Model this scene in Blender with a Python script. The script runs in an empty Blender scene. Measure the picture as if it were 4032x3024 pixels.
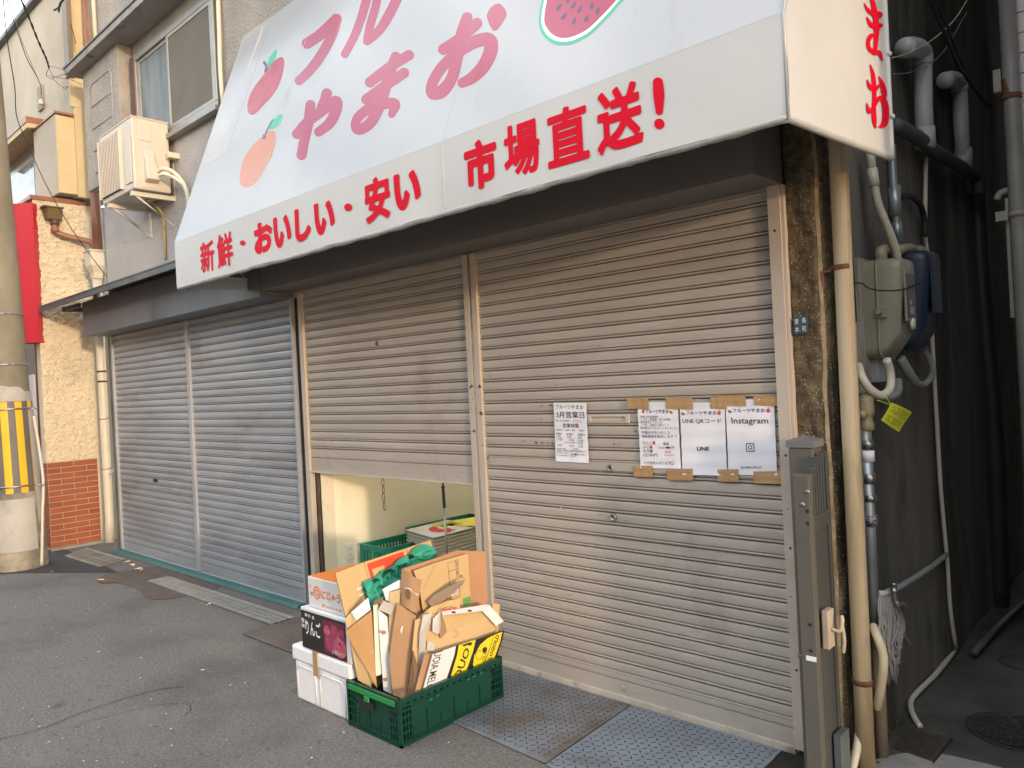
import bpy, bmesh, math, random
import numpy as np
from mathutils import Vector, Matrix
from mathutils import noise as mathutils_noise
random.seed(7)
rng = np.random.default_rng(11)
SC = bpy.context.scene
COL = SC.collection
R = math.radians

# ------------------------------------------------------------------ camera
F_PX, CAM = 3000.0, Vector((0.0, -3.05, 1.598))
PITCH, ROLL, YAW = R(-.1685), R(2.909), R(-43.0905)
fw = Vector((math.sin(YAW)*math.cos(PITCH), math.cos(YAW)*math.cos(PITCH), math.sin(PITCH)))
rt = Vector((math.cos(YAW), -math.sin(YAW), 0.0))
dn = fw.cross(rt)
r2 = math.cos(ROLL)*rt + math.sin(ROLL)*dn
d2 = -math.sin(ROLL)*rt + math.cos(ROLL)*dn
cd = bpy.data.cameras.new('camera')
cam = bpy.data.objects.new('camera', cd)
COL.objects.link(cam)
cam.matrix_world = Matrix(((r2.x, -d2.x, -fw.x, CAM.x), (r2.y, -d2.y, -fw.y, CAM.y), (r2.z, -d2.z, -fw.z, CAM.z), (0, 0, 0, 1)))
cd.sensor_fit = 'HORIZONTAL'
cd.sensor_width = 36.0
cd.lens = 36.0*F_PX/4032.0
cd.clip_start, cd.clip_end = 0.02, 500.0
SC.camera = cam

# ------------------------------------------------------------------ light
SUN_AZ, SUN_EL = R(105.0), R(6.0)
w = bpy.data.worlds.new("World"); SC.world = w; w.use_nodes = True
nt = w.node_tree; nt.nodes.clear()
sky = nt.nodes.new('ShaderNodeTexSky'); sky.sky_type = 'NISHITA'; sky.sun_disc = False
sky.sun_elevation = SUN_EL; sky.sun_rotation = SUN_AZ
sky.air_density = 1.0; sky.dust_density = .8; sky.ozone_density = 1.0
tc = nt.nodes.new('ShaderNodeTexCoord'); mp = nt.nodes.new('ShaderNodeMapping')
mp.inputs['Scale'].default_value = (1.6, 1.6, 4.0)
cn = nt.nodes.new('ShaderNodeTexNoise'); cn.inputs['Scale'].default_value = 2.2; cn.inputs['Detail'].default_value = 6
cn.inputs['Roughness'].default_value = .58
rp = nt.nodes.new('ShaderNodeValToRGB'); rp.color_ramp.elements[0].position = .36; rp.color_ramp.elements[1].position = .62
mx = nt.nodes.new('ShaderNodeMix'); mx.data_type = 'RGBA'
mx.inputs[7].default_value = (7.0, 6.95, 6.95, 1)
bg = nt.nodes.new('ShaderNodeBackground'); bg.inputs['Strength'].default_value = .15
ow = nt.nodes.new('ShaderNodeOutputWorld')
L = nt.links.new
L(tc.outputs['Generated'], mp.inputs[0]); L(mp.outputs[0], cn.inputs[0]); L(cn.outputs[0], rp.inputs[0])
L(rp.outputs[0], mx.inputs[0]); L(sky.outputs[0], mx.inputs[6]); L(mx.outputs[2], bg.inputs[0]); L(bg.outputs[0], ow.inputs[0])
sl = bpy.data.lights.new('sun', 'SUN'); sl.energy = .55; sl.angle = R(2.5); sl.color = (1, .77, .55)
so = bpy.data.objects.new('sun', sl); COL.objects.link(so)
sd = Vector((math.sin(SUN_AZ)*math.cos(SUN_EL), math.cos(SUN_AZ)*math.cos(SUN_EL), math.sin(SUN_EL)))
so.rotation_euler = (-sd).to_track_quat('-Z', 'Y').to_euler()
so.location = (6, -6, 12)
SC.view_settings.view_transform = 'Standard'
SC.view_settings.look = 'None'
SC.view_settings.exposure = 1.9
SC.view_settings.gamma = 1.0
SC.cycles.max_bounces = 8
SC.cycles.use_denoising = True

# ------------------------------------------------------------------ helpers
S = 4032/2212

def ray(x, y):
    a, b = (x*S-2016)/F_PX, (y*S-1512)/F_PX
    return r2*a + d2*b + fw

def at(x, y, X=None, Y=None, Z=None, P=None):
    """a point of the photograph met with a plane of the place (X=, Y=, Z= or P=(point, normal))"""
    v = ray(x, y)
    if X is not None: t = (X-CAM.x)/v.x
    elif Y is not None: t = (Y-CAM.y)/v.y
    elif Z is not None: t = (Z-CAM.z)/v.z
    else: t = (Vector(P[0])-CAM).dot(Vector(P[1]))/v.dot(Vector(P[1]))
    return CAM + v*t

def tag(o, label, cat, group=None, kind=None):
    if label: o['label'] = label
    if cat: o['category'] = cat
    if group: o['group'] = group
    if kind: o['kind'] = kind
    return o

def thing(name, label, cat, loc=(0, 0, 0), rz=0.0, group=None):
    o = bpy.data.objects.new(name, None); COL.objects.link(o)
    o.location = loc; o.rotation_euler = (0, 0, rz); o.empty_display_size = .1
    return tag(o, label, cat, group)

def world_inv(p):
    m = Matrix.Identity(4)
    if p.type == 'EMPTY':
        m = (Matrix.Translation(p.location) @ Matrix.Rotation(p.rotation_euler.z, 4, 'Z')).inverted()
    return m

class MB:
    def __init__(self): self.v = []; self.f = []; self.m = []; self.s = []
    def add(self, vs, fs, mi=0, smooth=False):
        o = len(self.v); self.v += [tuple(p) for p in vs]
        for f in fs: self.f.append([i+o for i in f]); self.m.append(mi); self.s.append(smooth)
        return self
    def box(self, a, b, mi=0, rz=0, piv=None):
        x0, y0, z0 = a; x1, y1, z1 = b
        vs = [(x0,y0,z0),(x1,y0,z0),(x1,y1,z0),(x0,y1,z0),(x0,y0,z1),(x1,y0,z1),(x1,y1,z1),(x0,y1,z1)]
        if rz:
            px, py = piv or ((x0+x1)/2, (y0+y1)/2); c, s = math.cos(rz), math.sin(rz)
            vs = [(px+(x-px)*c-(y-py)*s, py+(x-px)*s+(y-py)*c, z) for x, y, z in vs]
        return self.add(vs, [(0,3,2,1),(4,5,6,7),(0,1,5,4),(1,2,6,5),(2,3,7,6),(3,0,4,7)], mi)
    def prism(self, poly, off, mi=0, smooth=False):
        """planar polygon (3-D points) thickened by the vector off"""
        n = len(poly); o = Vector(off); P = [Vector(p) for p in poly]
        vs = P + [p+o for p in P]
        fs = [list(range(n))[::-1], [i+n for i in range(n)]]
        fs += [(i, (i+1) % n, (i+1) % n+n, i+n) for i in range(n)]
        nrm = (P[1]-P[0]).cross(P[2]-P[1])
        if nrm.dot(o) < 0: fs = [list(f)[::-1] for f in fs]
        return self.add(vs, fs, mi, smooth)
    def tube(self, pts, r, seg=12, mi=0, caps=True, closed=False):
        pts = [Vector(p) for p in pts]; n = len(pts)
        rs = r if isinstance(r, (list, tuple)) else [r]*n
        T = []
        for i in range(n):
            a = pts[i-1] if (i > 0 or closed) else pts[i]; b = pts[(i+1) % n] if (i < n-1 or closed) else pts[i]
            d = (b-a); T.append(d.normalized() if d.length > 1e-9 else Vector((0, 0, 1)))
        u = T[0].orthogonal().normalized(); vs = []
        for i in range(n):
            u = (u-T[i]*u.dot(T[i])); u = u.normalized() if u.length > 1e-6 else T[i].orthogonal().normalized()
            w_ = T[i].cross(u)
            for k in range(seg):
                t = 2*math.pi*k/seg
                vs.append(pts[i]+(u*math.cos(t)+w_*math.sin(t))*rs[i])
        fs = []
        for i in range(n if closed else n-1):
            j = (i+1) % n
            for k in range(seg):
                fs.append((i*seg+k, i*seg+(k+1) % seg, j*seg+(k+1) % seg, j*seg+k))
        if caps and not closed:
            fs += [list(range(seg))[::-1], [(n-1)*seg+k for k in range(seg)]]
        return self.add(vs, fs, mi, True)
    def cyl(self, a, b, r, seg=16, mi=0): return self.tube([a, b], r, seg, mi)
    def lathe(self, c, prof, seg=20, mi=0, axis='Z'):
        vs = []; fs = []
        for r_, h in prof:
            for k in range(seg):
                t = 2*math.pi*k/seg; x, y = r_*math.cos(t), r_*math.sin(t)
                vs.append((c[0]+x, c[1]+y, c[2]+h) if axis == 'Z' else ((c[0]+x, c[1]-h, c[2]+y) if axis == 'Y' else (c[0]+h, c[1]+x, c[2]+y)))
        for i in range(len(prof)-1):
            for k in range(seg): fs.append((i*seg+k, i*seg+(k+1) % seg, (i+1)*seg+(k+1) % seg, (i+1)*seg+k))
        fs += [list(range(seg))[::-1], [(len(prof)-1)*seg+k for k in range(seg)]]
        return self.add(vs, fs, mi, True)
    def grid(self, fn, nu, nv, mi=0, smooth=True):
        vs = [fn(i/nu, j/nv) for j in range(nv+1) for i in range(nu+1)]
        fs = [(j*(nu+1)+i, j*(nu+1)+i+1, (j+1)*(nu+1)+i+1, (j+1)*(nu+1)+i) for j in range(nv) for i in range(nu)]
        return self.add(vs, fs, mi, smooth)
    def build(self, name, mats, parent=None, bevel=0, solid=0, sub=0, label=None, weld=False):
        me = bpy.data.meshes.new(name)
        me.from_pydata([tuple(v) for v in self.v], [], self.f)
        for m_ in (mats if isinstance(mats, (list, tuple)) else [mats]): me.materials.append(m_)
        me.polygons.foreach_set('material_index', self.m)
        me.polygons.foreach_set('use_smooth', self.s)
        bm = bmesh.new(); bm.from_mesh(me)
        if weld: bmesh.ops.remove_doubles(bm, verts=bm.verts, dist=1e-5)
        if not solid: bmesh.ops.recalc_face_normals(bm, faces=bm.faces)
        bm.to_mesh(me); bm.free()
        me.update()
        o = bpy.data.objects.new(name, me); COL.objects.link(o)
        if parent: o.parent = parent; o.matrix_parent_inverse = world_inv(parent)
        if solid:
            md = o.modifiers.new('thick', 'SOLIDIFY'); md.thickness = solid; md.offset = 0; md.use_rim = False
        if bevel:
            md = o.modifiers.new('bevel', 'BEVEL'); md.width = bevel; md.segments = 2; md.limit_method = 'ANGLE'; md.angle_limit = R(40)
            md.harden_normals = False
        if sub:
            md = o.modifiers.new('sub', 'SUBSURF'); md.levels = sub; md.render_levels = sub
        if label: o['label'] = label
        return o

def curve_pts(pts, n=8, closed=False):
    """Catmull-Rom through the points"""
    P = [Vector(p) for p in pts]; m = len(P); out = []
    rngi = range(m if closed else m-1)
    for i in rngi:
        if closed: a, b, c, d = P[(i-1) % m], P[i], P[(i+1) % m], P[(i+2) % m]
        else: a, b, c, d = P[max(i-1, 0)], P[i], P[i+1], P[min(i+2, m-1)]
        for k in range(n):
            t = k/n
            out.append(.5*((2*b)+(c-a)*t+(2*a-5*b+4*c-d)*t*t+(3*b-a-3*c+d)*t**3))
    if not closed: out.append(P[-1])
    return out

# ------------------------------------------------------------------ materials
MATS = {}
def mat(name, c1, c2=None, rough=.6, metal=0.0, scale=4.0, lo=.35, hi=.65, stretch=(1, 1, 1), bump=0.0, bscale=60.0,
        dirt=None, dscale=1.2, dlo=.55, dhi=.75, coat=0.0, spec=.5, emit=None, trans=0.0, detail=5, alpha=1.0, bstretch=(1, 1, 1), rvar=0.0, spots=None):
    """procedural surface: two tones mixed by noise, an optional third (dirt) with a shape of its own, small relief"""
    if name in MATS: return MATS[name]
    m = bpy.data.materials.new(name); m.use_nodes = True; n = m.node_tree; MATS[name] = m
    b = n.nodes['Principled BSDF']; lk = n.links.new
    c1 = tuple(c1)+(1,); c2 = tuple(c2)+(1,) if c2 else tuple(min(1, v*1.18) for v in c1[:3])+(1,)
    t = n.nodes.new('ShaderNodeTexCoord')
    def noise(sc, st, det=detail, rgh=.6):
        mp_ = n.nodes.new('ShaderNodeMapping'); mp_.inputs['Scale'].default_value = st; lk(t.outputs['Object'], mp_.inputs[0])
        no = n.nodes.new('ShaderNodeTexNoise'); no.inputs['Scale'].default_value = sc; no.inputs['Detail'].default_value = det
        no.inputs['Roughness'].default_value = rgh; lk(mp_.outputs[0], no.inputs[0]); return no
    def ramp(src, a, z):
        r_ = n.nodes.new('ShaderNodeMapRange'); r_.inputs[1].default_value = a; r_.inputs[2].default_value = z; r_.clamp = True
        lk(src, r_.inputs[0]); return r_.outputs[0]
    def mixc(f, A, B):
        x = n.nodes.new('ShaderNodeMix'); x.data_type = 'RGBA'; lk(f, x.inputs[0])
        for i, q in ((6, A), (7, B)):
            if isinstance(q, tuple): x.inputs[i].default_value = q
            else: lk(q, x.inputs[i])
        return x.outputs[2]
    n1 = noise(scale, stretch)
    col = mixc(ramp(n1.outputs[0], lo, hi), c1, c2)
    if dirt:
        ds = dirt if isinstance(dirt, list) else [(dirt, dscale, dlo, dhi, stretch)]
        for (dc, dsc, a, z, st) in ds:
            col = mixc(ramp(noise(dsc, st, 8, .65).outputs[0], a, z), col, tuple(dc)+(1,))
    if spots:
        sc_, thr, dc = spots
        vo = n.nodes.new('ShaderNodeTexVoronoi'); vo.inputs['Scale'].default_value = sc_; lk(t.outputs['Object'], vo.inputs[0])
        g = n.nodes.new('ShaderNodeMath'); g.operation = 'LESS_THAN'; g.inputs[1].default_value = thr; lk(vo.outputs['Distance'], g.inputs[0])
        wn = n.nodes.new('ShaderNodeTexWhiteNoise'); lk(vo.outputs['Color'], wn.inputs[0])
        g2 = n.nodes.new('ShaderNodeMath'); g2.operation = 'GREATER_THAN'; g2.inputs[1].default_value = .72; lk(wn.outputs['Value'], g2.inputs[0])
        g3 = n.nodes.new('ShaderNodeMath'); g3.operation = 'MULTIPLY'; lk(g.outputs[0], g3.inputs[0]); lk(g2.outputs[0], g3.inputs[1])
        col = mixc(g3.outputs[0], col, tuple(dc)+(1,))
    lk(col, b.inputs['Base Color'])
    b.inputs['Roughness'].default_value = rough; b.inputs['Metallic'].default_value = metal
    b.inputs['Specular IOR Level'].default_value = spec
    if rvar:
        r_ = n.nodes.new('ShaderNodeMapRange'); r_.inputs[3].default_value = max(0, rough-rvar); r_.inputs[4].default_value = min(1, rough+rvar)
        lk(noise(scale*1.7, stretch).outputs[0], r_.inputs[0]); lk(r_.outputs[0], b.inputs['Roughness'])
    if coat: b.inputs['Coat Weight'].default_value = coat; b.inputs['Coat Roughness'].default_value = .12
    if trans: b.inputs['Transmission Weight'].default_value = trans
    if alpha < 1: b.inputs['Alpha'].default_value = alpha
    if emit: b.inputs['Emission Color'].default_value = tuple(emit[0])+(1,); b.inputs['Emission Strength'].default_value = emit[1]
    if bump:
        bp = n.nodes.new('ShaderNodeBump'); bp.inputs['Strength'].default_value = min(1, bump); bp.inputs['Distance'].default_value = .01*max(1, bump)
        lk(noise(bscale, bstretch, 4).outputs[0], bp.inputs['Height']); lk(bp.outputs[0], b.inputs['Normal'])
    return m

# ------------------------------------------------------------------ flat print: signed-distance shapes, lettering
def marching(sd, xs, ys):
    """filled region sd<0 of a grid as one clean mesh (no overlapping faces)"""
    vs = []; fs = []; idx = {}
    def vid(key, p):
        if key not in idx: idx[key] = len(vs); vs.append(p)
        return idx[key]
    ny, nx = sd.shape
    ins = sd < 0
    act = ins[:-1, :-1] | ins[1:, :-1] | ins[:-1, 1:] | ins[1:, 1:]
    for j, i in np.argwhere(act):
        cs = [(j, i), (j, i+1), (j+1, i+1), (j+1, i)]; poly = []
        for k in range(4):
            a, b_ = cs[k], cs[(k+1) % 4]; da, db = sd[a], sd[b_]
            if da < 0: poly.append(vid(('v',)+a, (xs[a[1]], ys[a[0]])))
            if (da < 0) != (db < 0):
                t = da/(da-db); key = ('e',)+tuple(sorted((a, b_)))
                poly.append(vid(key, (xs[a[1]]+(xs[b_[1]]-xs[a[1]])*t, ys[a[0]]+(ys[b_[0]]-ys[a[0]])*t)))
        if len(poly) >= 3: fs.append(poly)
    return vs, fs

def sd_strokes(strokes, cell=None, pad=0.0):
    """strokes: lists of (x, y, r) or ('poly', points); returns verts, faces in the same 2-D space"""
    segs = []; polys = []
    for s_ in strokes:
        if s_[0] == 'poly': polys.append(np.array(s_[1], float)); continue
        p = [Vector(q) for q in s_]; p = curve_pts(p, 6) if len(p) > 2 else p
        segs += list(zip(p[:-1], p[1:]))
    allp = [np.array([[a.x-a.z, a.y-a.z], [a.x+a.z, a.y+a.z], [b.x-b.z, b.y-b.z], [b.x+b.z, b.y+b.z]]) for a, b in segs] + polys
    P = np.concatenate(allp); lo_, hi_ = P.min(0)-pad, P.max(0)+pad
    cell = cell or max(hi_-lo_)/90
    xs = np.arange(lo_[0]-2*cell, hi_[0]+2*cell, cell); ys = np.arange(lo_[1]-2*cell, hi_[1]+2*cell, cell)
    X, Y = np.meshgrid(xs, ys); sd = np.full(X.shape, 1e9)
    for a, b in segs:
        dx, dy = b.x-a.x, b.y-a.y; l2 = dx*dx+dy*dy+1e-12
        t = np.clip(((X-a.x)*dx+(Y-a.y)*dy)/l2, 0, 1)
        sd = np.minimum(sd, np.hypot(X-a.x-t*dx, Y-a.y-t*dy)-(a.z+(b.z-a.z)*t))
    for q in polys: sd = np.minimum(sd, poly_sd([q], X, Y))
    return marching(sd, xs, ys)

def poly_sd(loops, X, Y):
    d = np.full(X.shape, 1e9); ins = np.zeros(X.shape, bool)
    for q in loops:
        for a, b in zip(q, np.roll(q, -1, 0)):
            ex, ey = b-a; l2 = ex*ex+ey*ey+1e-14
            t = np.clip(((X-a[0])*ex+(Y-a[1])*ey)/l2, 0, 1)
            d = np.minimum(d, np.hypot(X-a[0]-t*ex, Y-a[1]-t*ey))
            if abs(ey) > 1e-12:
                ins ^= ((a[1] > Y) != (b[1] > Y)) & (X < a[0]+(Y-a[1])*ex/ey)
    return np.where(ins, -d, d)

def glyph_loops(body):
    c = bpy.data.curves.new('lettering', 'FONT'); c.body = body; c.fill_mode = 'NONE'; c.resolution_u = 4
    o = bpy.data.objects.new('lettering', c); COL.objects.link(o); bpy.context.view_layer.update()
    me = o.to_mesh(); co = [np.array(v.co[:2]) for v in me.vertices]
    nb = {}
    for e in me.edges:
        a, b = e.vertices; nb.setdefault(a, []).append(b); nb.setdefault(b, []).append(a)
    loops = []; seen = set()
    for s0 in nb:
        if s0 in seen: continue
        lp = [s0]; seen.add(s0); cur = s0
        while True:
            nx_ = [k for k in nb[cur] if k not in seen]
            if not nx_: break
            cur = nx_[0]; seen.add(cur); lp.append(cur)
        if len(lp) > 2: loops.append(np.array([co[k] for k in lp]))
    o.to_mesh_clear(); bpy.data.objects.remove(o); bpy.data.curves.remove(c)
    return loops

def glyph(body, grow=0.0, n=80):
    """one heavy rounded letter, its ink fitted to the unit square"""
    lp = glyph_loops(body); P = np.concatenate(lp); lo_, hi_ = P.min(0)-grow, P.max(0)+grow
    cell = max(hi_-lo_)/n
    xs = np.arange(lo_[0]-2*cell, hi_[0]+2*cell, cell); ys = np.arange(lo_[1]-2*cell, hi_[1]+2*cell, cell)
    X, Y = np.meshgrid(xs, ys)
    vs, fs = marching(poly_sd(lp, X, Y)-grow, xs, ys)
    return [((x-lo_[0])/(hi_[0]-lo_[0]), (y-lo_[1])/(hi_[1]-lo_[1])) for x, y in vs], fs

def text_mesh(body, offset=0.0):
    """a line of small lettering as flat faces; returns verts in its own ink box (0..1), faces, aspect"""
    c = bpy.data.curves.new('lettering', 'FONT'); c.body = body; c.resolution_u = 2; c.fill_mode = 'FRONT'; c.offset = offset
    o = bpy.data.objects.new('lettering', c); COL.objects.link(o); bpy.context.view_layer.update()
    me = o.to_mesh(); V = np.array([v.co[:2] for v in me.vertices]) if len(me.vertices) else np.zeros((0, 2))
    fs = [list(p.vertices) for p in me.polygons]
    o.to_mesh_clear(); bpy.data.objects.remove(o); bpy.data.curves.remove(c)
    if not len(V): return [], [], 1
    lo_, hi_ = V.min(0), V.max(0); sz = np.maximum(hi_-lo_, 1e-6)
    return [tuple((v-lo_)/sz) for v in V], fs, sz[0]/sz[1]
# ------------------------------------------------------------------ the surfaces of the place
ASPH = mat('asphalt', (.12, .112, .104), (.225, .21, .195), rough=.92, scale=70, detail=6, bump=.9, bscale=130, dirt=[((.095, .09, .086), .55, .48, .66, (1, 1, 1)), ((.21, .195, .18), 1.1, .58, .78, (.6, 1.4, 1)), ((.075, .07, .068), 3.1, .63, .74, (1, 1, 1)), ((.10, .095, .09), 22, .58, .68, (1, 1, 1)), ((.28, .265, .25), 60, .66, .72, (1, 1, 1))], spots=(80, .18, (.40, .385, .37)))
ASPH2 = mat('asphalt_new', (.035, .035, .037), (.055, .054, .056), rough=.88, scale=14, bump=.5, bscale=150)
ASPH3 = mat('asphalt_brown', (.10, .075, .062), (.13, .105, .09), rough=.9, scale=8, bump=.4, bscale=150)
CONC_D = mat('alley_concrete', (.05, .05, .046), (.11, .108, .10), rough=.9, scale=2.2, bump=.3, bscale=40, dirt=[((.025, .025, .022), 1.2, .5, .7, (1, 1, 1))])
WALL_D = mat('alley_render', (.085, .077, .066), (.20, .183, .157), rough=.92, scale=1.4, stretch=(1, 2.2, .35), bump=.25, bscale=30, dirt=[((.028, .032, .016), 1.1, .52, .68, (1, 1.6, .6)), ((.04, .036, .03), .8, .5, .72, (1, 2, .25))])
WALL_G = mat('grey_stucco', (.31, .285, .255), (.40, .365, .33), rough=.9, scale=2.5, bump=1.6, bscale=42, dirt=[((.24, .235, .22), 1.1, .5, .75, (1, 1, .3))])
WALL_L = mat('grey_stucco_low', (.41, .385, .365), (.47, .445, .42), rough=.9, scale=2.5, bump=.9, bscale=60, dirt=[((.34, .33, .33), 1.3, .55, .75, (1, 1, .25))])
EAVE = mat('eave_concrete', (.25, .24, .225), (.33, .315, .30), rough=.9, scale=3, bump=.2, bscale=40, dirt=[((.08, .075, .07), 2.0, .62, .75, (1, 1, 1))])
PILLAR = mat('pillar_concrete', (.10, .07, .036), (.27, .20, .115), rough=.85, scale=26, detail=8, bump=.9, bscale=110, dirt=[((.03, .023, .014), 2.2, .42, .58, (1.6, 1.6, .35)), ((.42, .32, .20), 5, .60, .8, (1, 1, .5))], spots=(120, .26, (.55, .46, .33)))
STUCCO_C = mat('cream_stucco', (.62, .54, .41), (.68, .60, .47), rough=.85, scale=3, bump=.12, bscale=90, dirt=[((.46, .44, .38), .9, .58, .78, (1, 1, 1))])
YELLOW = mat('yellow_render', (.54, .44, .26), (.60, .50, .31), rough=.85, scale=3, bump=.15, bscale=60)
CREAMG = mat('cream_grey_render', (.42, .375, .30), (.49, .44, .36), rough=.9, scale=1.6, bump=.2, bscale=50, dirt=[((.34, .31, .26), .9, .5, .75, (1, 1, .4))])
BRICK = None
SHUT_B = mat('beige_shutter_paint', (.375, .335, .295), (.445, .40, .355), rough=.42, scale=2.0, stretch=(.6, 1, 3), spec=.45, rvar=.08, dirt=[((.38, .315, .245), 1.6, .58, .8, (.5, 1, 5)), ((.16, .13, .10), 15, .69, .73, (.7, 1, 2.2)), ((.30, .25, .20), 4, .60, .74, (.25, 1, 6)), ((.26, .21, .17), 1.3, .60, .82, (1.2, 1, .8)), ((.46, .29, .19), 1.1, .64, .85, (.7, 1, 2))])
SHUT_G = mat('grey_shutter_paint', (.32, .34, .37), (.40, .42, .455), rough=.38, metal=.25, scale=2.0, stretch=(.6, 1, 3), rvar=.1, dirt=[((.22, .17, .15), .9, .56, .75, (.7, 1, 2.5)), ((.46, .47, .48), 2.2, .62, .75, (1.2, 1, .8)), ((.24, .22, .21), 4, .60, .74, (.25, 1, 6)), ((.09, .075, .07), 13, .69, .73, (.7, 1, 2))])
FRAME_B = mat('beige_frame_paint', (.46, .395, .335), (.52, .45, .385), rough=.4, scale=3, dirt=[((.12, .10, .08), 9, .69, .72, (1, 1, 1)), ((.36, .28, .2), 2, .62, .8, (1, 1, .5))])
FRAME_G = mat('grey_frame_paint', (.36, .37, .40), (.44, .45, .48), rough=.42, metal=.2, scale=3, dirt=[((.20, .12, .08), 2.2, .64, .78, (1, 1, 1))])
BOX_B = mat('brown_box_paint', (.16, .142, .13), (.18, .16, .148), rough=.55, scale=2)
BOX_G = mat('grey_hood_sheet', (.16, .165, .175), (.22, .225, .235), rough=.5, metal=.3, scale=1.6, stretch=(1, 1, .4), dirt=[((.11, .07, .06), .8, .6, .8, (1, 1, 1)), ((.34, .36, .37), 1.7, .66, .8, (1.2, 1, .6))])
TIN = mat('dark_tin_roof', (.10, .105, .11), (.15, .155, .16), rough=.5, metal=.5, scale=4)
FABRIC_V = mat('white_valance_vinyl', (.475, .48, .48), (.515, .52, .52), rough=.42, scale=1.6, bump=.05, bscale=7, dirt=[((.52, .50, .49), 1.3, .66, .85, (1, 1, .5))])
FABRIC = mat('white_awning_vinyl', (.345, .365, .39), (.375, .395, .42), rough=.26, scale=1.6, spec=.5, coat=.25, bump=.05, bscale=7, dirt=[((.29, .28, .28), 2.2, .60, .80, (1.5, 1, .35)), ((.27, .26, .255), 9, .66, .74, (1.6, 1, .12))])  # same vinyl as the valance; shade and sky tint put into the colour
FAB_IN = mat('awning_lining', (.30, .30, .30), (.34, .34, .34), rough=.8, scale=2)
RED_V = mat('red_vinyl_print', (.56, .001, .018), (.60, .002, .021), rough=.6, scale=2, spec=.12)
RED_S = mat('red_vinyl_sky_sheen', (.31, .004, .058), (.34, .006, .066), rough=.25, scale=2, coat=.25)  # the valance's red vinyl with a pink sky sheen put into the colour
ORANGE_V = mat('orange_vinyl_print', (.47, .145, .065), (.50, .17, .08), rough=.25, scale=2, coat=.25)
GREEN_V = mat('green_vinyl_print', (.02, .36, .22), (.02, .40, .26), rough=.25, scale=2)
WHITE_V = mat('white_vinyl_print', (.84, .85, .86), (.86, .87, .88), rough=.25, scale=2)
SEED_V = mat('seed_vinyl_print', (.05, .04, .12), (.06, .05, .14), rough=.25, scale=2)
ALU = mat('aluminium', (.27, .26, .24), (.33, .32, .30), rough=.4, metal=.6, scale=5)
ALU_BR = mat('brown_frame', (.09, .045, .035), (.12, .06, .045), rough=.5, scale=5)
GLASS_F = mat('frosted_glass', (.075, .095, .10), (.16, .19, .20), rough=.3, scale=5, stretch=(2, 1, .25), spec=.35, bump=.05, bscale=30)
SCREEN = mat('insect_screen', (.115, .10, .08), (.135, .118, .095), rough=.7, scale=3)
AC_W = mat('ac_cream_paint', (.56, .50, .42), (.60, .54, .46), rough=.45, scale=3, dirt=[((.45, .40, .33), 2, .62, .8, (1, 1, 1))])
AC_D = mat('ac_dark_inside', (.05, .045, .04), (.08, .07, .06), rough=.7)
PVC_C = mat('cream_pvc', (.56, .45, .29), (.66, .55, .38), rough=.35, scale=3, stretch=(1, 1, .2), dirt=[((.40, .25, .11), 1, .56, .68, (26, 26, .22)), ((.46, .34, .19), 1, .48, .7, (9, 9, .6)), ((.20, .16, .11), 1, .60, .74, (7, 7, 1.1)), ((.10, .08, .05), 7, .70, .76, (1, 1, 1))])
PVC_LC = mat('light_cream_pvc', (.60, .55, .44), (.68, .63, .52), rough=.4, scale=4, dirt=[((.38, .30, .18), 3, .62, .78, (1, 1, .5))])
PVC_G = mat('grey_pvc', (.30, .31, .31), (.36, .37, .37), rough=.4, scale=4)
PVC_W = mat('white_pvc', (.42, .43, .43), (.50, .51, .51), rough=.4, scale=4)
GALV = mat('galvanised_pipe', (.30, .34, .36), (.40, .44, .46), rough=.4, metal=.6, scale=5)
COPPER = mat('brown_downpipe', (.24, .10, .06), (.30, .14, .09), rough=.4, scale=4, stretch=(1, 1, .3))
RUST = mat('rusty_iron', (.16, .06, .03), (.25, .11, .055), rough=.85, scale=20, bump=.3, bscale=90)
BLACKM = mat('black_rubber', (.012, .012, .013), (.02, .02, .022), rough=.6)
METER_B = mat('meter_olive_beige', (.25, .235, .17), (.285, .265, .195), rough=.42, scale=4, dirt=[((.16, .15, .10), 2.0, .6, .8, (1, 1, 1))])
METER_D = mat('meter_navy', (.012, .022, .045), (.016, .028, .055), rough=.4)
DARKGLASS = mat('dark_glass', (.02, .025, .025), (.03, .035, .035), rough=.1)
GATE_M = mat('bronze_aluminium', (.105, .098, .085), (.13, .122, .107), rough=.42, metal=.15, scale=4, stretch=(1, 1, .3), rvar=.06)
STEEL = mat('bright_steel', (.30, .29, .28), (.38, .37, .36), rough=.35, metal=.9)
WOOD = mat('old_wood', (.20, .175, .15), (.36, .33, .29), rough=.9, scale=6, stretch=(9, 9, .7), bump=.5, bscale=14, bstretch=(9, 9, .7))
PAPER = mat('white_paper', (.76, .76, .82), (.80, .80, .86), rough=.7, scale=3)
INK = mat('black_ink', (.02, .02, .025), (.025, .025, .03), rough=.6)
INK_G = mat('grey_ink', (.10, .10, .12), (.12, .12, .14), rough=.6)
INK_R = mat('red_ink', (.62, .05, .07), (.66, .06, .08), rough=.6)
INK_GR = mat('green_ink', (.10, .24, .05), (.12, .27, .06), rough=.6)
INK_B = mat('blue_ink', (.10, .18, .48), (.12, .20, .5), rough=.6)
TAPE = mat('kraft_tape', (.40, .24, .11), (.47, .29, .14), rough=.45, scale=8, bump=.15, bscale=35)
CARD = mat('cardboard', (.54, .375, .185), (.60, .42, .215), rough=.8, scale=3, stretch=(1, 1, 1), bump=.06, bscale=120, bstretch=(1, 1, .05), dirt=[((.46, .30, .14), 2.0, .6, .8, (1, 1, 1))])
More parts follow.
